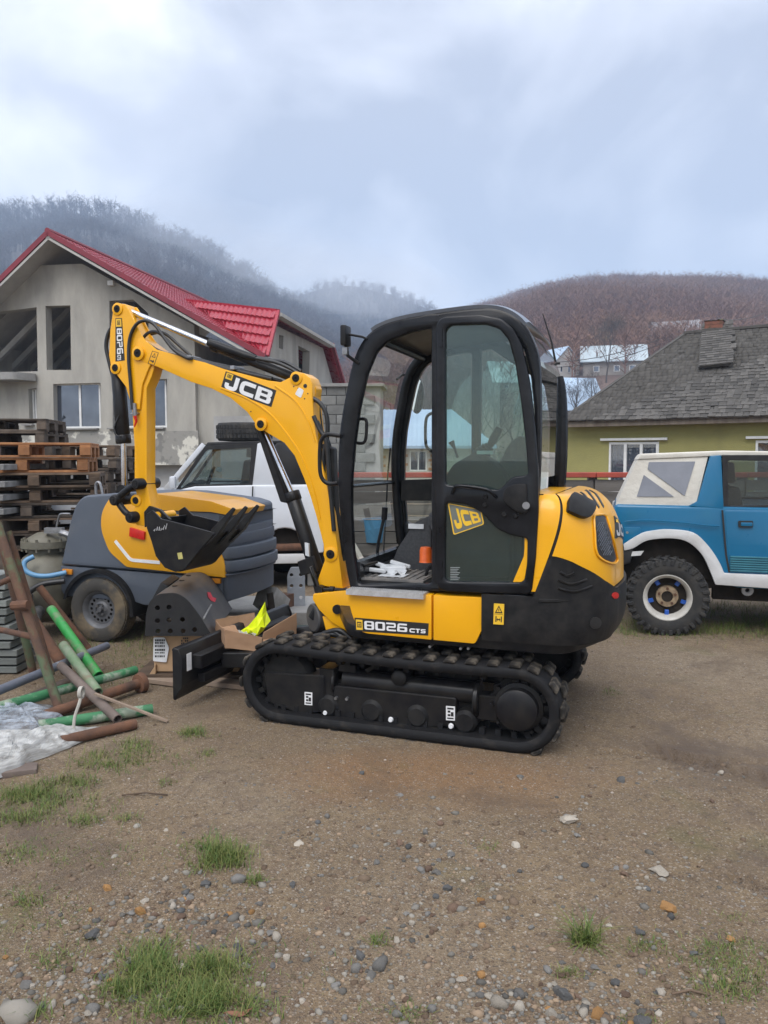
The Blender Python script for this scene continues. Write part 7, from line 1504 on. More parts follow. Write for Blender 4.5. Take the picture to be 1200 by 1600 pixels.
cardp('side', [(462, 1008, .05), (455, 996, .4), (456, 968, .4), (463, 968, .05)])
cardp('flap', [(352, 986, 0), (376, 992, -.02), (366, 977, .05), (346, 980, .10)]); cardp('flap', [(410, 1000, -.05), (452, 994, .03), (448, 1004, -.08), (420, 1016, -.12)]); 
cardp('bottom', [(352, 1013, 0), (462, 1010, .03), (455, 998, .4), (338, 998, .4)])
m_hiv = mat('hi_vis_yellow', (.72, .82, .0), .5, var=(.62, .74, .0), vs=14, bump=.006, bs=14)
b = MB(); pts = [(368, 990, .2), (388, 978, .22), (402, 962, .2), (414, 940, .18), (418, 955, .18), (424, 970, .15), (412, 985, .1), (400, 996, .1), (380, 996, .12)]
R_ = [Vector((QF.L(a, c, y)[0], y, QF.L(a, c, y)[1])) for a, c, y in pts]; cen = sum(R_, Vector()) / len(R_) + Vector((0, -.10, .0)); cen2 = cen + Vector((0, .2, -.02)); mid_ = [r.lerp(cen, .5) + Vector((0, -.03, .02 * (-1) ** i)) for i, r in enumerate(R_)]; mid2 = [r.lerp(cen2, .5) for r in R_]; n9 = len(R_)
b.add(R_ + mid_ + [cen] + mid2 + [cen2], [(i, (i + 1) % n9, n9 + (i + 1) % n9, n9 + i) for i in range(n9)] + [(n9 + i, n9 + (i + 1) % n9, 2 * n9) for i in range(n9)] + [(i, 2 * n9 + 1 + i, 2 * n9 + 1 + (i + 1) % n9, (i + 1) % n9) for i in range(n9)] + [(2 * n9 + 1 + i, 3 * n9 + 1, 2 * n9 + 1 + (i + 1) % n9) for i in range(n9)])
b.v = [(x + mnoise.noise((x * 30, y * 30, z * 30)) * .01, y + mnoise.noise((x * 30 + 5, y * 30, z * 30)) * .01, z) for x, y, z in b.v]; hv = b.build('hi_vis_vest', m_hiv, smooth=0); hv.location = QF.o; hv.rotation_euler = (0, 0, QF.ang); tag(hv, 'crumpled fluorescent yellow vest sticking out of the open carton', 'vest')
b = MB(); c = QF.L(382, 985, .12); b.grid(lambda i, j: (c[0] + (i - .5) * .16, .1 + (j - .5) * .12, c[1] - .01 + .03 * mnoise.noise((i * 5, j * 5, 3))), 12, 10); pf = b.build('plastic_bag', f1, smooth=0); pf.location = QF.o; pf.rotation_euler = (0, 0, QF.ang); tag(pf, 'clear plastic bag beside the yellow vest in the carton', 'bag')

# ================================================================== BITS STANDING BEHIND: slab, block, bracket, cutting wheel
YB = 7.35; p0 = at(440, 945, YB)
tag(MB().prism(rnd([(-.75, -.35), (.45, -.38), (.55, .0), (.5, .5), (-.7, .5)], .08), 0, .16, 'z').build('concrete_slab', m_conc, loc=(p0.x + .0, p0.y + .1, 0), bevel=.015), 'low concrete slab on the ground between the compressor and the boom foot', 'slab')
m_cast = mat('grey_cast_block', (.30, .29, .27), .8, var=(.2, .19, .17), vs=9, bump=.002, bs=60); m_sil = mat('silver_paint', (.40, .42, .45), .45, metal=.3, var=(.33, .35, .38), vs=9)
pb_ = at(435, 950, YB - .05); w_ = .19; bl2 = thing('hollow_block', 'grey hollow block with two slots, tilted on the slab beside the silver bracket', 'block', (pb_.x, pb_.y, .16), rad(-28))
b = MB(); b.plate([[(-.1, 0), (.1, 0), (.1, .26), (-.1, .26)], rnd([(-.07, .03), (-.015, .03), (-.015, .23), (-.07, .23)], .02), rnd([(.015, .03), (.07, .03), (.07, .23), (.015, .23)], .02)], -.1, .1, .003); b.xf(Matrix.Rotation(rad(55), 4, 'X') @ Matrix.Translation((0, 0, 0))); b.build('block_body', m_cast, bl2, fix=False)
b = MB(); b.box((0, .06, .06), (.17, .16, .13)); b.build('block_foot', m_rust, bl2)
pc_ = at(463, 938, YB + .05); br_ = thing('drilled_bracket', 'silver painted steel bracket with round holes standing on the slab', 'bracket', (pc_.x, pc_.y, .16), rad(6)); zt_ = at(463, 886, YB + .05).z - .16
b = MB(); b.plate([rnd([(-.085, 0), (.085, 0), (.085, zt_ * .8), (.05, zt_), (-.05, zt_), (-.085, zt_ * .8)], .02)] + [circ(x, z, .018, 12) for x in (-.045, .045) for z in (zt_ * .22, zt_ * .52, zt_ * .8)], -.012, .012, .002); b.build('plate', m_sil, br_, fix=False); b = MB(); b.box((-.08, .06, zt_ * .35), (.012, .13, zt_ * .7)); b.box((.08, .06, zt_ * .35), (.012, .13, zt_ * .7)); b.build('web', m_sil, br_)
pw = at(494, 962, 5.75); b = MB(); b.lathe([(0, -.03), (.09, -.03), (.10, -.02), (.10, .02), (.09, .03), (0, .03)], axis='x', n=24); cwm_ = b.build('hose_reel', m_bk2, ex); cwm_.matrix_local = Matrix.Translation((EX.L(494, 965, .05)[0], .05, EX.L(494, 965, .05)[1])) @ Matrix.Rotation(.9, 4, 'Z')
b = MB(); b.tube([(0, 0, 0), (-.09, 0, .16)], .035, 10); a_ = b.build('steel_arm', K, ex); a_.location = (EX.L(490, 965, .05)[0], .06, EX.L(490, 965, .05)[1])
b = MB(); b.tube(spl([(-.45, 0, .03), (-.2, -.05, .09), (0, .05, .06), (.25, -.02, .10), (.5, .05, .04)], 6), .05, 8); tag(b.build('tarpaulin_roll', mat('dark_green_tarp', (.02, .035, .03), .6, var=(.03, .05, .04), vs=10, bump=.01, bs=15), loc=(at(430, 955, 6.6).x, 6.6, 0)), 'dark green rolled tarpaulin on the ground behind the open carton', 'tarpaulin')
# things seen through the cab's lower windscreen
m_wm = mat('pale_board', (.45, .42, .36), .9, var=(.38, .35, .3), vs=5)
p = at(588, 872, 9.5); b = MB(); b.bar((0, 0, 0), (-.45, .3, .75), .09, .03); tag(b.build('leaning_board', m_wm, loc=(p.x, p.y, 0)), 'pale board leaning at a slant beyond the lower windscreen', 'board')
p = at(585, 860, 10); bb = MB(); bb.lathe([(.13, 0), (.16, .3), (.165, .3), (.15, .29), (.125, .01), (0, .01)], axis='z', n=20); tag(bb.build('bucket', mat('blue_plastic', (.07, .22, .36), .4, var=(.06, .18, .3), vs=6), loc=(p.x, p.y, .5)), 'blue plastic bucket on a timber stack beyond the windscreen', 'bucket')
for k in range(5):
    for r in range(3): b = MB(); b.box((0, 0, 0), (1.4 + random.uniform(-.1, .1), .16, .15)); tag(b.build('beam', m_plank, loc=(at(575, 860, 10.3).x + random.uniform(-.06, .06), 10.0 + .17 * r, .08 + k * .16), bevel=.006, seg=1), 'weathered squared beam in the timber stack seen through the lower windscreen', 'beam', 'timber stack beyond the cab')
# white things behind the tail
p = at(978, 775, 12.4); tag(MB().box((0, 0, .45), (.36, .3, .9)).build('white_drum', m_flare, loc=(p.x, p.y, 0), bevel=.03), 'white plastic crate by the fence between the excavator tail and the blue car', 'crate')
p = at(852, 740, 12.6); tag(MB().box((0, 0, .68), (.35, .04, 1.36)).build('display_board', m_flare, loc=(p.x, p.y, 0), bevel=.01), 'white board standing against the fence behind the cab rear pillar', 'board')
# ================================================================== TREES
def bare_tree(name, label, base, h, seed, m, spread=.5, depth=5, r0=None, leaf=None, group=None, lean=0):
    r = random.Random(seed); tb, cb_ = MB(), MB(); tw = []; lv = []
    def grow(p, d, L, rad_, lev):
        n = 3 if lev else 5; pts = [p]; q = p.copy(); dd = d.copy()
        for k in range(n): dd = (dd + Vector((r.uniform(-1, 1), r.uniform(-1, 1), r.uniform(-.2, .9))) * (.10 if lev == 0 else .24)).normalized(); q = q + dd * L / n; pts.append(q.copy())
        rs = [rad_ * (1 - .55 * k / n) for k in range(n + 1)]; (tb if lev == 0 else cb_).tube(pts, rs, 7 if lev == 0 else (5 if lev < 3 else 3), cap=False)
        if lev >= depth:
            for k in range(2): tw.append((pts[-1], dd))
            if leaf: lv.append(pts[-1])
            return
        kids_ = (5 if lev == 0 else 3) + (r.random() < .5)
        for k in range(kids_):
            t_ = r.uniform(.45, 1) if lev else r.uniform(.35, 1); i = min(int(t_ * n), n - 1); c = pts[i].lerp(pts[i + 1], t_ * n - i); a = r.uniform(0, 6.28); side = dd.orthogonal().normalized(); side.rotate(Matrix.Rotation(a, 3, dd)); nd = (dd * r.uniform(.5, 1) + side * r.uniform(.5, 1) * spread * 1.6 + Vector((0, 0, .15))).normalized(); grow(c, nd, L * r.uniform(.5, .72), max(h * .0007, rs[i] * .58), lev + 1)
        grow(pts[-1], dd, L * .62, rs[-1], lev + 1)
    t = thing(name, label, 'tree', base, r.uniform(0, 6), group); grow(Vector((0, 0, -.1)), Vector((lean, 0, 1)).normalized(), h * .42, r0 or h * .02, 0)
    tb.build('trunk', m, t, smooth=60, fix=False)
    for p, d in tw:
        for k in range(2): e_ = (d + Vector((r.uniform(-1, 1), r.uniform(-1, 1), r.uniform(-.4, 1))) * .7).normalized() * h * .045; s = e_.orthogonal().normalized() * max(.006, h * .0007); cb_.add([p - s, p + s, p + e_], [(0, 1, 2)])
    if leaf:
        cr = MB()
        for p in lv:
            for k in range(leaf[1]): c = p + Vector((r.gauss(0, 1), r.gauss(0, 1), r.gauss(0, 1))) * h * .03; a = Vector((r.uniform(-1, 1), r.uniform(-1, 1), r.uniform(-1, 1))).normalized() * h * .012; b_ = a.orthogonal().normalized() * h * .009; cr.add([c - a, c + b_, c + a, c - b_], [(0, 1, 2, 3)])
        cr.build('leaves', leaf[0], t, smooth=0, fix=False)
    cb_.build('crown', m, t, smooth=60, fix=False); return t
m_bark = mat('bark', (.045, .037, .033), .95, var=(.07, .06, .053), vs=6, bump=.004, bs=30)
m_leafy = mat('yellow_leaf', (.26, .20, .05), .8, var=(.20, .15, .04), vs=2); m_leafg = mat('olive_leaf', (.15, .17, .05), .8, var=(.20, .20, .07), vs=2); m_needle = mat('dark_needle', (.03, .05, .035), .9, var=(.045, .065, .045), vs=3)
def hill_tree(label, px, base, top, seed, m=m_bark, hl='hill_right', **k):
    p = on_hill(hl, px, base); return bare_tree('bare_tree', label, p, (base - top) / F * p.y, seed, m, **k)
hill_tree('tall slim bare tree standing before the long pale tin roof', 944, 600, 478, 3, spread=.42, r0=.16, depth=4)
hill_tree('small spreading bare tree in front of the icy blue roof', 896, 655, 575, 8, spread=.62, depth=4)
hill_tree('small bare fruit tree right of the spreading one, by the shingle roof', 922, 650, 575, 12, spread=.6, depth=4)
hill_tree('bare tree with thin yellow leaves behind the tall slim tree', 932, 565, 515, 15, spread=.5, depth=4, leaf=(m_leafy, 3))
hill_tree('bare tree rising above the green house ridge left of the chimney', 1010, 560, 500, 19, spread=.5, depth=4)
for k, (px, base, top, wh) in enumerate(((655, 735, 560, 'bare tree behind the blue roof, beside the oval mirror'), (715, 735, 545, 'bare tree seen at the left of the cab door glass'), (742, 735, 565, 'bare tree seen in the middle of the door glass'), (775, 735, 552, 'bare trunk tree seen right of the cab post in the door glass'), (806, 735, 570, 'bare tree at the right edge of the door glass'))):
    p = at(px, 745, 52 + 3 * k); p.z = 0; bare_tree('bare_tree', wh, p, (715 - top) / F * p.y + 1.6, 50 + k, m_bark, spread=.5, depth=4, group='bare trees beyond the blue roofed house')
def spruce(px, base, top, seed, label, hl='hill_right'):
    p = on_hill(hl, px, base); h = max(8, (base - top) / F * p.y); r = random.Random(seed); t = thing('spruce_tree', label, 'tree', p, 0, 'dark conifers on the brown hill'); b = MB(); b.tube([(0, 0, -.5), (0, 0, h * .5), (0, 0, h)], [h * .018, h * .012, .02], 6); b.build('trunk', m_bark, t); c = MB()
    for k in range(170): z = h * (.08 + .92 * r.random() ** 1.2); l = (h - z) * .26 + .2; a = r.uniform(0, 6.28); e_ = Vector((math.cos(a) * l, math.sin(a) * l, z - l * .35)); s = Vector((-math.sin(a), math.cos(a), 0)) * l * .28; c.add([Vector((0, 0, z)), e_ + s, e_ * 1.05 + Vector((0, 0, -z * .05)), e_ - s], [(0, 1, 2, 3)])
    c.build('crown', m_needle, t, smooth=0, fix=False)
spruce(1151, 448, 430, 1, 'left one of two dark conifers on the crest of the brown hill'); spruce(1166, 449, 429, 2, 'right one of two dark conifers on the crest of the brown hill'); spruce(1118, 492, 470, 3, 'lone dark conifer on the brown slope above the chimney'); spruce(1128, 496, 478, 4, 'smaller dark conifer right beside the lone one above the chimney')
# green bank of shrubs left of the unfinished house and behind the cab
m_bank = mat('scrub_green', (.045, .06, .03), .95, var=(.07, .075, .045), vs=1.2, tint=(.10, .11, .06))
def leafball(n, seed): r = np.random.default_rng(seed); c = r.normal(0, .34, (n, 3)); c[:, 2] = np.abs(c[:, 2]) + .1; a = r.normal(0, 1, (n, 3)); a /= np.linalg.norm(a, axis=1, keepdims=True); b = np.cross(a, r.normal(0, 1, (n, 3))); b /= np.linalg.norm(b, axis=1, keepdims=True); s = .05; V = np.stack([c - a * s, c + a * s * .2 + b * s, c + a * s], 1).reshape(-1, 3); return V, np.arange(n * 3).reshape(-1, 3)
LB = [leafball(160, k) for k in range(3)]
def bank(label, x0, x1, y0, y1, n, s, seed, zf_=None):
    r = np.random.default_rng(seed); x = r.uniform(x0, x1, n); y = r.uniform(y0, y1, n); z = np.zeros(n) if zf_ is None else zf_(x, y); sc = s * r.uniform(.6, 1.3, n); o = scatter('shrubbery', LB, rotz(r.uniform(0, 6.28, n)) * sc[:, None, None], np.stack([x, y, z], -1), m_bank, tint=r.random(n)); return tag(o, label, 'shrubs', kind='stuff')
bank('mossy green bank of scrub left of the unfinished house', -26, -14.5, 27, 40, 60, 3.2, 1)
bank('low scrub and garden growth behind the blue roofed house', -8, 16, 44, 75, 150, 2.2, 2)

# ================================================================== STONES
def ico(sub, seed, flat=.6, rough=.25):
    bm = bmesh.new(); bmesh.ops.create_icosphere(bm, subdivisions=sub, radius=1)
    for v in bm.verts:
        n = mnoise.noise(v.co * 1.3 + Vector((seed * 7.1, seed, 0))) + .4 * mnoise.noise(v.co * 3 + Vector((seed, 0, seed))); v.co *= 1 + rough * n * 1.6; v.co.z *= flat; v.co.x *= 1.15
    rc = random.Random(seed * 31 + 5)
    for _ in range(7 if seed % 3 else 3):
        n = Vector((rc.gauss(0, 1), rc.gauss(0, 1), rc.gauss(0, .7))).normalized(); d0 = rc.uniform(.5, .8) * (flat + .3 if abs(n.z) > .7 else 1)
        for v in bm.verts:
            k = v.co.dot(n) - d0
            if k > 0: v.co -= n * k
    me = bpy.data.meshes.new('stone'); bm.to_mesh(me); V_ = np.array([v.co[:] for v in bm.verts]); F3 = np.array([[v.index for v in f.verts] for f in bm.faces]); bm.free(); return me, V_, F3
SC = {'grey': mat('grey_stone', (.21, .20, .185), .8, spec=.15, var=(.15, .145, .135), vs=25, dirt=(.19, .14, .095), ds=9, d0=.58, d1=.7, bump=.002, bs=120, obj_rand=.3), 'pale': mat('pale_stone', (.40, .36, .30), .8, spec=.15, var=(.32, .28, .23), vs=25, dirt=(.19, .14, .095), ds=9, d0=.58, d1=.7, bump=.002, bs=120, obj_rand=.25), 'ochre': mat('ochre_stone', (.36, .20, .08), .85, spec=.15, var=(.28, .15, .06), vs=25, dirt=(.19, .14, .095), ds=9, d0=.58, d1=.7, bump=.002, bs=120, obj_rand=.25), 'brown': mat('brown_stone', (.17, .115, .085), .85, spec=.15, var=(.13, .085, .06), vs=25, dirt=(.19, .14, .095), ds=9, d0=.58, d1=.7, bump=.002, bs=120, obj_rand=.3), 'slate': mat('slate_stone', (.075, .073, .07), .65, spec=.2, var=(.12, .12, .118), vs=20, bump=.002, bs=120, obj_rand=.3)}
STM = {}
for c, m in SC.items():
    STM[c] = []
    for k in range(4): me, _, _ = ico(2, k + len(c) * 3, [.62, .5, .72, .42][k], [.2, .3, .15, .4][k]); me.materials.append(m); me.polygons.foreach_set('use_smooth', [True] * len(me.polygons)); me.set_sharp_from_angle(angle=rad(28 if k in (1, 3) else 60)); STM[c].append(me)
def stone(px, py, wpx, col, label, k=None, sink=.30):
    p = gnd(px, py); s = wpx / 2 / F * p.y * 1.0; k = random.randrange(4) if k is None else k; o = link('stone', STM[col][k]); o.location = (p.x, p.y, gz(p.x, p.y) + s * .5 * (1 - 2 * sink)); o.scale = (s * .87, s * random.uniform(.7, 1), s * random.uniform(.85, 1.1)); o.rotation_euler = (random.uniform(-.25, .25), random.uniform(-.25, .25), random.uniform(0, 6.3)); return tag(o, label, 'stone', 'loose stones on the muddy yard')
for q in ((596, 1497, 33, 'grey', 'biggest round grey stone, at the lower middle of the yard', 0), (557, 1502, 24, 'grey', 'rounded grey stone just left of the biggest round stone', 2), (563, 1481, 26, 'slate', 'dark wet stone right above the rounded grey pair', 1), (143, 1452, 32, 'slate', 'sharp pale grey edged stone standing alone in the lower left mud', 3), (145, 1567, 25, 'grey', 'round grey stone at the bottom left corner, below the square one', 0), (145, 1528, 19, 'pale', 'squarish pale stone between grass and mud at the lower left', 1), (168, 1561, 15, 'pale', 'small pale stone right of the round bottom left stone', 2), (40, 1531, 28, 'grey', 'wide grey stone near the bottom left picture corner', 1), (219, 1418, 27, 'ochre', 'orange ochre stone, bigger one of the left gravel patch', 1), (168, 1383, 22, 'ochre', 'yellow ochre stone at the top of the left gravel patch', 1), (372, 1368, 26, 'grey', 'blue grey stone just below the middle grass clump', 0), (322, 1374, 22, 'slate', 'dark bluish stone under the middle grass clump', 3), (432, 1451, 22, 'pale', 'pale stone beside the thin grass right of the left gravel', 0), (394, 1460, 17, 'grey', 'grey pebble left of the pale stone by thin grass', 2), (970, 1220, 21, 'slate', 'black lump of stone alone right of the near track', 1), (707, 1411, 21, 'brown', 'brown round stone alone in the middle of the yard', 0), (885, 1279, 30, 'pale', 'flat cream stone bedded in the mud behind the right tread mark', 3), (780, 1558, 33, 'pale', 'large cream cobble at the bottom right of centre', 0), (811, 1562, 27, 'pale', 'rounded pale cobble right beside the large cream cobble', 2), (812, 1541, 26, 'grey', 'tall grey cobble above the two cream cobbles', 0), (881, 1545, 34, 'slate', 'broad blue grey stone in the bottom gravel', 1), (860, 1575, 30, 'pale', 'flat pale stone in the bottom gravel under the blue grey one', 1), (915, 1557, 18, 'pale', 'whitish pebble right of the broad blue grey stone', 0), (933, 1575, 30, 'ochre', 'orange brown stone at the bottom right gravel', 1), (912, 1574, 26, 'pale', 'buff stone left of the orange brown stone', 2), (1033, 1538, 17, 'pale', 'small cream stone lying apart at the lower right', 0), (1005, 1588, 36, 'slate', 'wedge of grey slate at the bottom picture edge', 3), (1043, 1415, 32, 'ochre', 'flat ochre stone on the right hand mud', 3), (1048, 1428, 16, 'slate', 'dark pebble under the flat ochre stone', 2), (1033, 1358, 30, 'pale', 'half buried buff stone beside the grey gravel on the right', 3), (805, 1317, 20, 'pale', 'pale chip alone right of the central gravel', 1), (625, 1315, 20, 'brown', 'brown lump left of the central gravel', 1), (432, 1588, 20, 'pale', 'pale stone at the bottom picture edge near the dry leaf', 2), (700, 1382, 20, 'slate', 'dark flat stone left of the brown round one', 3), (1000, 1450, 20, 'slate', 'dark stone chip right of the upright grass tuft', 3)): stone(*q[:5], k=q[5])
# gravel patches: photo centre, radii, density
PATCH = [(250, 1425, 130, 55, 1.0), (330, 1400, 90, 40, .6), (580, 1495, 70, 45, .8), (690, 1345, 90, 70, .8), (840, 1555, 150, 50, 1.3), (60, 1540, 90, 60, .8), (500, 1330, 60, 40, .6), (880, 1285, 60, 30, .4), (1000, 1365, 60, 35, .5), (640, 1440, 120, 60, .3), (420, 1450, 80, 40, .4), (930, 1580, 120, 30, .9), (1040, 1510, 120, 60, .25), (560, 1260, 70, 40, .3), (160, 1500, 150, 80, .3), (600, 1400, 500, 200, .22), (1080, 1220, 100, 30, .35), (600, 1560, 500, 60, .3)]
def sample_patch(n, r):
    w = np.array([p[2] * p[3] * p[4] for p in PATCH]); i = r.choice(len(PATCH), n, p=w / w.sum()); A = np.array(PATCH)[i]; g = r.normal(0, .55, (n, 2)); return A[:, 0] + g[:, 0] * A[:, 2], A[:, 1] + g[:, 1] * A[:, 3]
def to_ground(px, py):
    d = np.stack([(px - 600) / F, np.full_like(px, math.cos(PT)) - (py - 800) / F * math.sin(PT), -math.sin(PT) - (py - 800) / F * math.cos(PT)], -1); t = -HC / d[:, 2]; return d[:, 0] * t, d[:, 1] * t
r_ = np.random.default_rng(21); px, py = sample_patch(190, r_); cols = ['grey', 'pale', 'ochre', 'brown', 'slate']; names = {'grey': 'small grey pebble loose on the trodden mud', 'pale': 'small pale pebble loose on the trodden mud', 'ochre': 'small ochre pebble loose on the trodden mud', 'brown': 'small brown pebble loose on the trodden mud', 'slate': 'small dark pebble loose on the trodden mud'}
for a, c in zip(px, py):
    if 1190 < c < 1610 and -20 < a < 1220: col = random.choices(cols, [4, 3, 1, 3, 3])[0]; stone(a, c, random.uniform(8, 15) * (1 + (c - 1200) / 900), col, names[col], sink=.36)
proS = [ico(1, k, .55, .35)[1:] for k in range(6)]
def gravel(label, n, size, m, seed, uniform=False):
    r = np.random.default_rng(seed)
    if uniform: px, py = r.uniform(-150, 1350, n), 760 + 900 * r.random(n) ** .8; px, py = px[py > 960], py[py > 960]
    else: px, py = sample_patch(n, r)
    ok = (py > 950) & (py < 1680); px, py = px[ok], py[ok]; X, Y_ = to_ground(px, py); k = len(X); s = size * r.lognormal(0, .45, k); M3 = rotz(r.uniform(0, 6.28, k)) * s[:, None, None]; Z = ground_height(X, Y_) + s * .02
    o = scatter('gravel', proS, M3, np.stack([X, Y_, Z], -1), m, tint=r.random(k)); return tag(o, label, 'gravel', kind='stuff')
def gmat(nm, a, b_): return mat(nm, a, .9, spec=.12, tint=b_, bump=.001, bs=200)
gravel('grey gravel strewn over the mud', 1700, .0072, gmat('gravel_grey', (.085, .08, .072), (.29, .265, .225)), 31)
gravel('brown gravel strewn over the mud', 2000, .0062, gmat('gravel_brown', (.10, .07, .05), (.30, .22, .15)), 32)
gravel('fine pale grit all over the yard', 3200, .0038, gmat('grit', (.12, .095, .075), (.36, .31, .26)), 33, True)
gravel('coarse dark clods of mud', 2200, .007, gmat('clods', (.11, .078, .054), (.19, .14, .10)), 34, True)

# ================================================================== GRASS
def blade_protos(n=6):
    out = []
    for k in range(n):
        r = random.Random(k); bend = r.uniform(.15, .9); V_ = []; w = .028
        for i in range(4): t = i / 3; V_ += [(-w * (1 - t * .95), bend * t * t, t * (1 - .35 * bend * t)), (w * (1 - t * .95), bend * t * t, t * (1 - .35 * bend * t))]
        out.append((np.array(V_), np.array([f for i in range(3) for f in ((2 * i, 2 * i + 1, 2 * i + 3), (2 * i, 2 * i + 3, 2 * i + 2))])))
    return out
BL = blade_protos(); m_gr = mat('grass_blade', (.065, .125, .025), .6, tint=(.20, .20, .06), spec=.3, var=(.06, .105, .02), vs=5)
def blades(X, Y_, h, seed, name, label, parent=None, o=(0, 0, 0)):
    r = np.random.default_rng(seed); k = len(X); hh = h * .85 * r.uniform(.4, 1.3, k); a = r.uniform(0, 6.28, k); ti = np.abs(r.normal(0, .55, k)); R = rotz(a); wx = hh[:, None, None] * np.ones((k, 1, 1)); tilt = np.zeros((k, 3, 3)); tilt[:, 0, 0] = 1; tilt[:, 1, 1] = np.cos(ti); tilt[:, 1, 2] = np.sin(ti); tilt[:, 2, 1] = -np.sin(ti); tilt[:, 2, 2] = np.cos(ti)
    M3 = R @ tilt * wx; M3[:, :, 0] *= np.clip(.07 / hh, .8, 2.2)[:, None] ; Z = ground_height(X, Y_) - .004
    return scatter(name, BL, M3, np.stack([X - o[0], Y_ - o[1], Z - o[2]], -1), m_gr, parent, tint=r.random(k) ** 1.5)
GP_ = [(335, 1335, 52, 20, .085, 520), (285, 1500, 95, 34, .075, 1500), (300, 1560, 100, 40, .07, 1300), (200, 1530, 50, 30, .06, 260), (300, 1146, 28, 9, .07, 150), (330, 1180, 18, 7, .05, 60), (110, 1220, 45, 10, .07, 220), (40, 1238, 60, 14, .08, 260), (170, 1190, 60, 16, .07, 330), (130, 1282, 30, 10, .05, 90), (70, 1255, 110, 26, .06, 420), (240, 1190, 90, 20, .045, 220), (120, 1330, 110, 34, .035, 260), (90, 1450, 110, 50, .035, 260), (1120, 1500, 100, 60, .03, 260), (450, 1500, 80, 50, .03, 120), (30, 1275, 40, 12, .06, 120), (215, 1165, 40, 14, .06, 160), (200, 1278, 30, 10, .045, 80), (400, 1370, 18, 8, .06, 90), (258, 1222, 16, 6, .05, 60), (100, 1495, 40, 18, .06, 180), (620, 1575, 60, 22, .035, 160), (590, 1460, 20, 10, .045, 60), (885, 1508, 20, 9, .04, 60), (1130, 1480, 60, 22, .035, 220), (1150, 1530, 60, 30, .04, 260), (1010, 1470, 40, 14, .035, 80), (955, 1084, 18, 5, .05, 60), (1000, 1585, 40, 14, .03, 70), (60, 1400, 60, 30, .035, 120), (20, 1330, 40, 20, .05, 120), (400, 1560, 40, 20, .05, 120), (760, 1320, 30, 10, .03, 50), (1130, 1430, 50, 12, .03, 90)]
X_, Y2 = [], []; H_ = []
r_ = np.random.default_rng(77)
for cx_, cy_, rx, ry, h, n in GP_:
    n2 = int(n * 2.4); g = r_.normal(0, .5, (n2, 2)); cl = r_.normal(0, .12, (n2, 2)); x, y = to_ground(cx_ + g[:, 0] * rx, cy_ + g[:, 1] * ry); kp_ = fbm(x, y, 9, 2, 3) > -.22 + .3 * r_.normal(0, 1, len(x)); x, y = x[kp_], y[kp_]; n2 = len(x); X_.append(x); Y2.append(y); H_.append(np.full(n2, h))
tag(blades(np.concatenate(X_), np.concatenate(Y2), np.concatenate(H_), 5, 'grass', ''), 'short patchy green grass growing through the mud', 'grass', kind='stuff')
far_ = [(1080, 985, 160, 14, .08, 3200), (1180, 975, 80, 20, .10, 2200), (1010, 978, 60, 14, .08, 900), (1100, 955, 160, 12, .10, 1800), (240, 1020, 70, 26, .07, 1500), (120, 1000, 60, 24, .08, 700), (225, 985, 60, 18, .08, 600), (180, 1060, 60, 20, .06, 350), (985, 990, 20, 8, .05, 160), (1160, 950, 120, 8, .08, 600)]
X_, Y2, H_ = [], [], []
for cx_, cy_, rx, ry, h, n in far_:
    g = r_.normal(0, .55, (n, 2)); x, y = to_ground(cx_ + g[:, 0] * rx, cy_ + g[:, 1] * ry); kp_ = fbm(x, y, 9, 2, 3) > -.22 + .3 * r_.normal(0, 1, len(x)); x, y = x[kp_], y[kp_]; n2 = len(x); X_.append(x); Y2.append(y); H_.append(np.full(len(x), h))
x = r_.uniform(-9, 12, 9000); y = r_.uniform(8.2, 26, 9000); keep = fbm(x, y, .5, 3, 4) > -.05; X_.append(x[keep]); Y2.append(y[keep]); H_.append(np.full(keep.sum(), .12))
tag(blades(np.concatenate(X_), np.concatenate(Y2), np.concatenate(H_), 6, 'grass', ''), 'thin grass under the blue car, round the compressor and along the fence', 'grass', kind='stuff')
for px, py, rx, h, n, lab in ((915, 1462, 24, .13, 170, 'bright upright grass tuft standing alone on the right hand mud'), (45, 1405, 34, .07, 60, 'flat rosette of pale grass at the left picture edge'), (50, 1580, 40, .07, 80, 'ragged weed tuft in the bottom left corner')):
    g = r_.normal(0, .42, (n, 2)); x, y = to_ground(px + g[:, 0] * rx, py + g[:, 1] * rx * .35); c = gnd(px, py); o = blades(x, y, np.full(n, h), px, 'grass_tuft', '', None, (c.x, c.y, 0)); o.location = (c.x, c.y, 0); tag(o, lab, 'grass tuft')
# dry leaves and twigs
m_leaf = mat('dry_leaf', (.26, .12, .07), .8, var=(.2, .09, .05), vs=12)
for px, py, L, a, lab in ((372, 1578, .085, .35, 'long reddish dry leaf at the bottom below the big grass patch'), (150, 1513, .05, 1.2, 'small pink brown dry leaf by the squarish pale stone')):
    p = gnd(px, py); b = MB(); b.grid(lambda i, j: ((i - .5) * L, (j - .5) * L * .28 * math.sin(math.pi * min(max(i, .02), .98)), .012 + .008 * math.cos(i * 5) + .006 * abs(j - .5)), 12, 5); tag(b.build('dry_leaf', m_leaf, loc=(p.x, p.y, gz(p.x, p.y)), rz=a, smooth=60, fix=False), lab, 'leaf')
for px, py, px2, py2, lab in ((190, 1243, 262, 1242, 'thin twig lying on the mud below the plastic sheet'), (385, 1490, 405, 1472, 'short straw stalk right of the big grass patch'), (1050, 1545, 1110, 1546, 'thin dark twig near the right hand grass')):
    a, c = gnd(px, py), gnd(px2, py2); b = MB(); b.tube([Vector((0, 0, .012)), (c - a) * .5 + Vector((0, .01, .018)), (c - a) + Vector((0, 0, .01))], .004, 5); tag(b.build('twig', m_pal3, loc=(a.x, a.y, gz(a.x, a.y))), lab, 'twig')

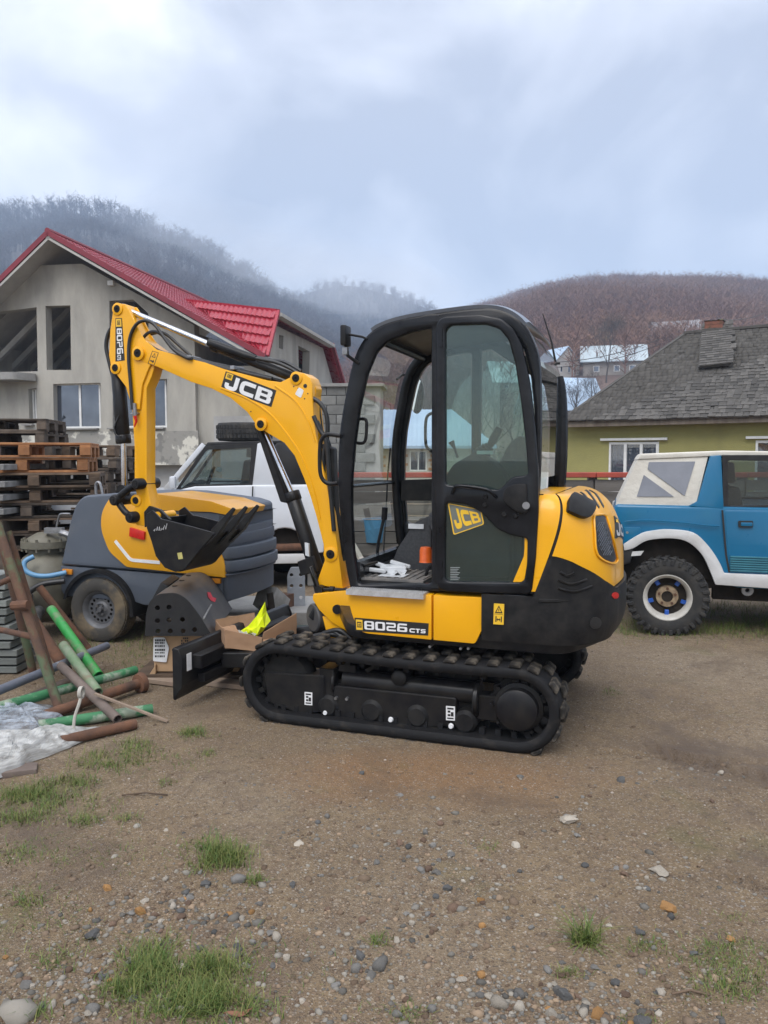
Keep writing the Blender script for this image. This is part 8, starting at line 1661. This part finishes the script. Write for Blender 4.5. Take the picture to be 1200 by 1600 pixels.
# overhead wires between the houses
for k, (a, b_) in enumerate((((1030, 530), (868, 566)), ((1030, 538), (868, 574)), ((1205, 484), (1120, 498)))):
    A, B_2 = at(*a, 44), at(*b_, 40); b = MB(); L = B_2 - A; b.tube([Vector((0, 0, 0)) + L * t_ + Vector((0, 0, -.5 * 4 * t_ * (1 - t_) * .5)) for t_ in np.linspace(0, 1, 12)], .018, 4); tag(b.build('overhead_wire', M_['dark'], loc=A), ['upper thin wire crossing the tall bare tree', 'lower thin wire crossing the tall bare tree', 'thin wire right of the chimney on the shingle roof'][k], 'wire', 'overhead wires')
# ================================================================== HAZE
HZ = 300.
hb = MB(); hb.box((0, 550, (HZ - 3) / 2), (3000, 1800, HZ + 3))
def vol(name, col, dens):
    m = bpy.data.materials.new(name); m.use_nodes = True; t = m.node_tree; t.nodes.clear(); o = t.nodes.new('ShaderNodeOutputMaterial'); v = t.nodes.new('ShaderNodeVolumePrincipled')
    v.inputs['Color'].default_value = (*col, 1); v.inputs['Density'].default_value = dens; t.links.new(v.outputs[0], o.inputs['Volume']); return m
tag(hb.build('haze', vol('haze_air', (.60, .75, .98), .00075), smooth=0), 'thin blue grey haze filling the valley', 'haze', kind='stuff')
# low cloud dragging over the hilltops: soft puffs of thicker air
m_mist = vol('mist_air', (.93, .96, 1.0), .0020)
def mist(px, py, Y, rx, ry, rz_, seed, m=None):
    c = at(px, py, Y); bm = bmesh.new(); bmesh.ops.create_icosphere(bm, subdivisions=3, radius=1)
    for v in bm.verts: v.co *= 1 + .35 * mnoise.noise(v.co * 1.6 + Vector((seed, 0, 0)))
    me = bpy.data.meshes.new('mist'); bm.to_mesh(me); bm.free(); me.materials.append(m or m_mist); o = link('mist', me, loc=c); o.scale = (rx, ry, rz_); return tag(o, 'patch of low white mist hanging on the hilltops', 'mist', kind='stuff')
for k, q in enumerate(((540, 440, 640, 95, 70, 26), (600, 455, 600, 60, 60, 18), (470, 420, 600, 70, 60, 24), (330, 360, 560, 60, 45, 22), (270, 345, 560, 45, 40, 16), (400, 400, 560, 60, 45, 20), (215, 390, 480, 26, 18, 10))): mist(*q, k)
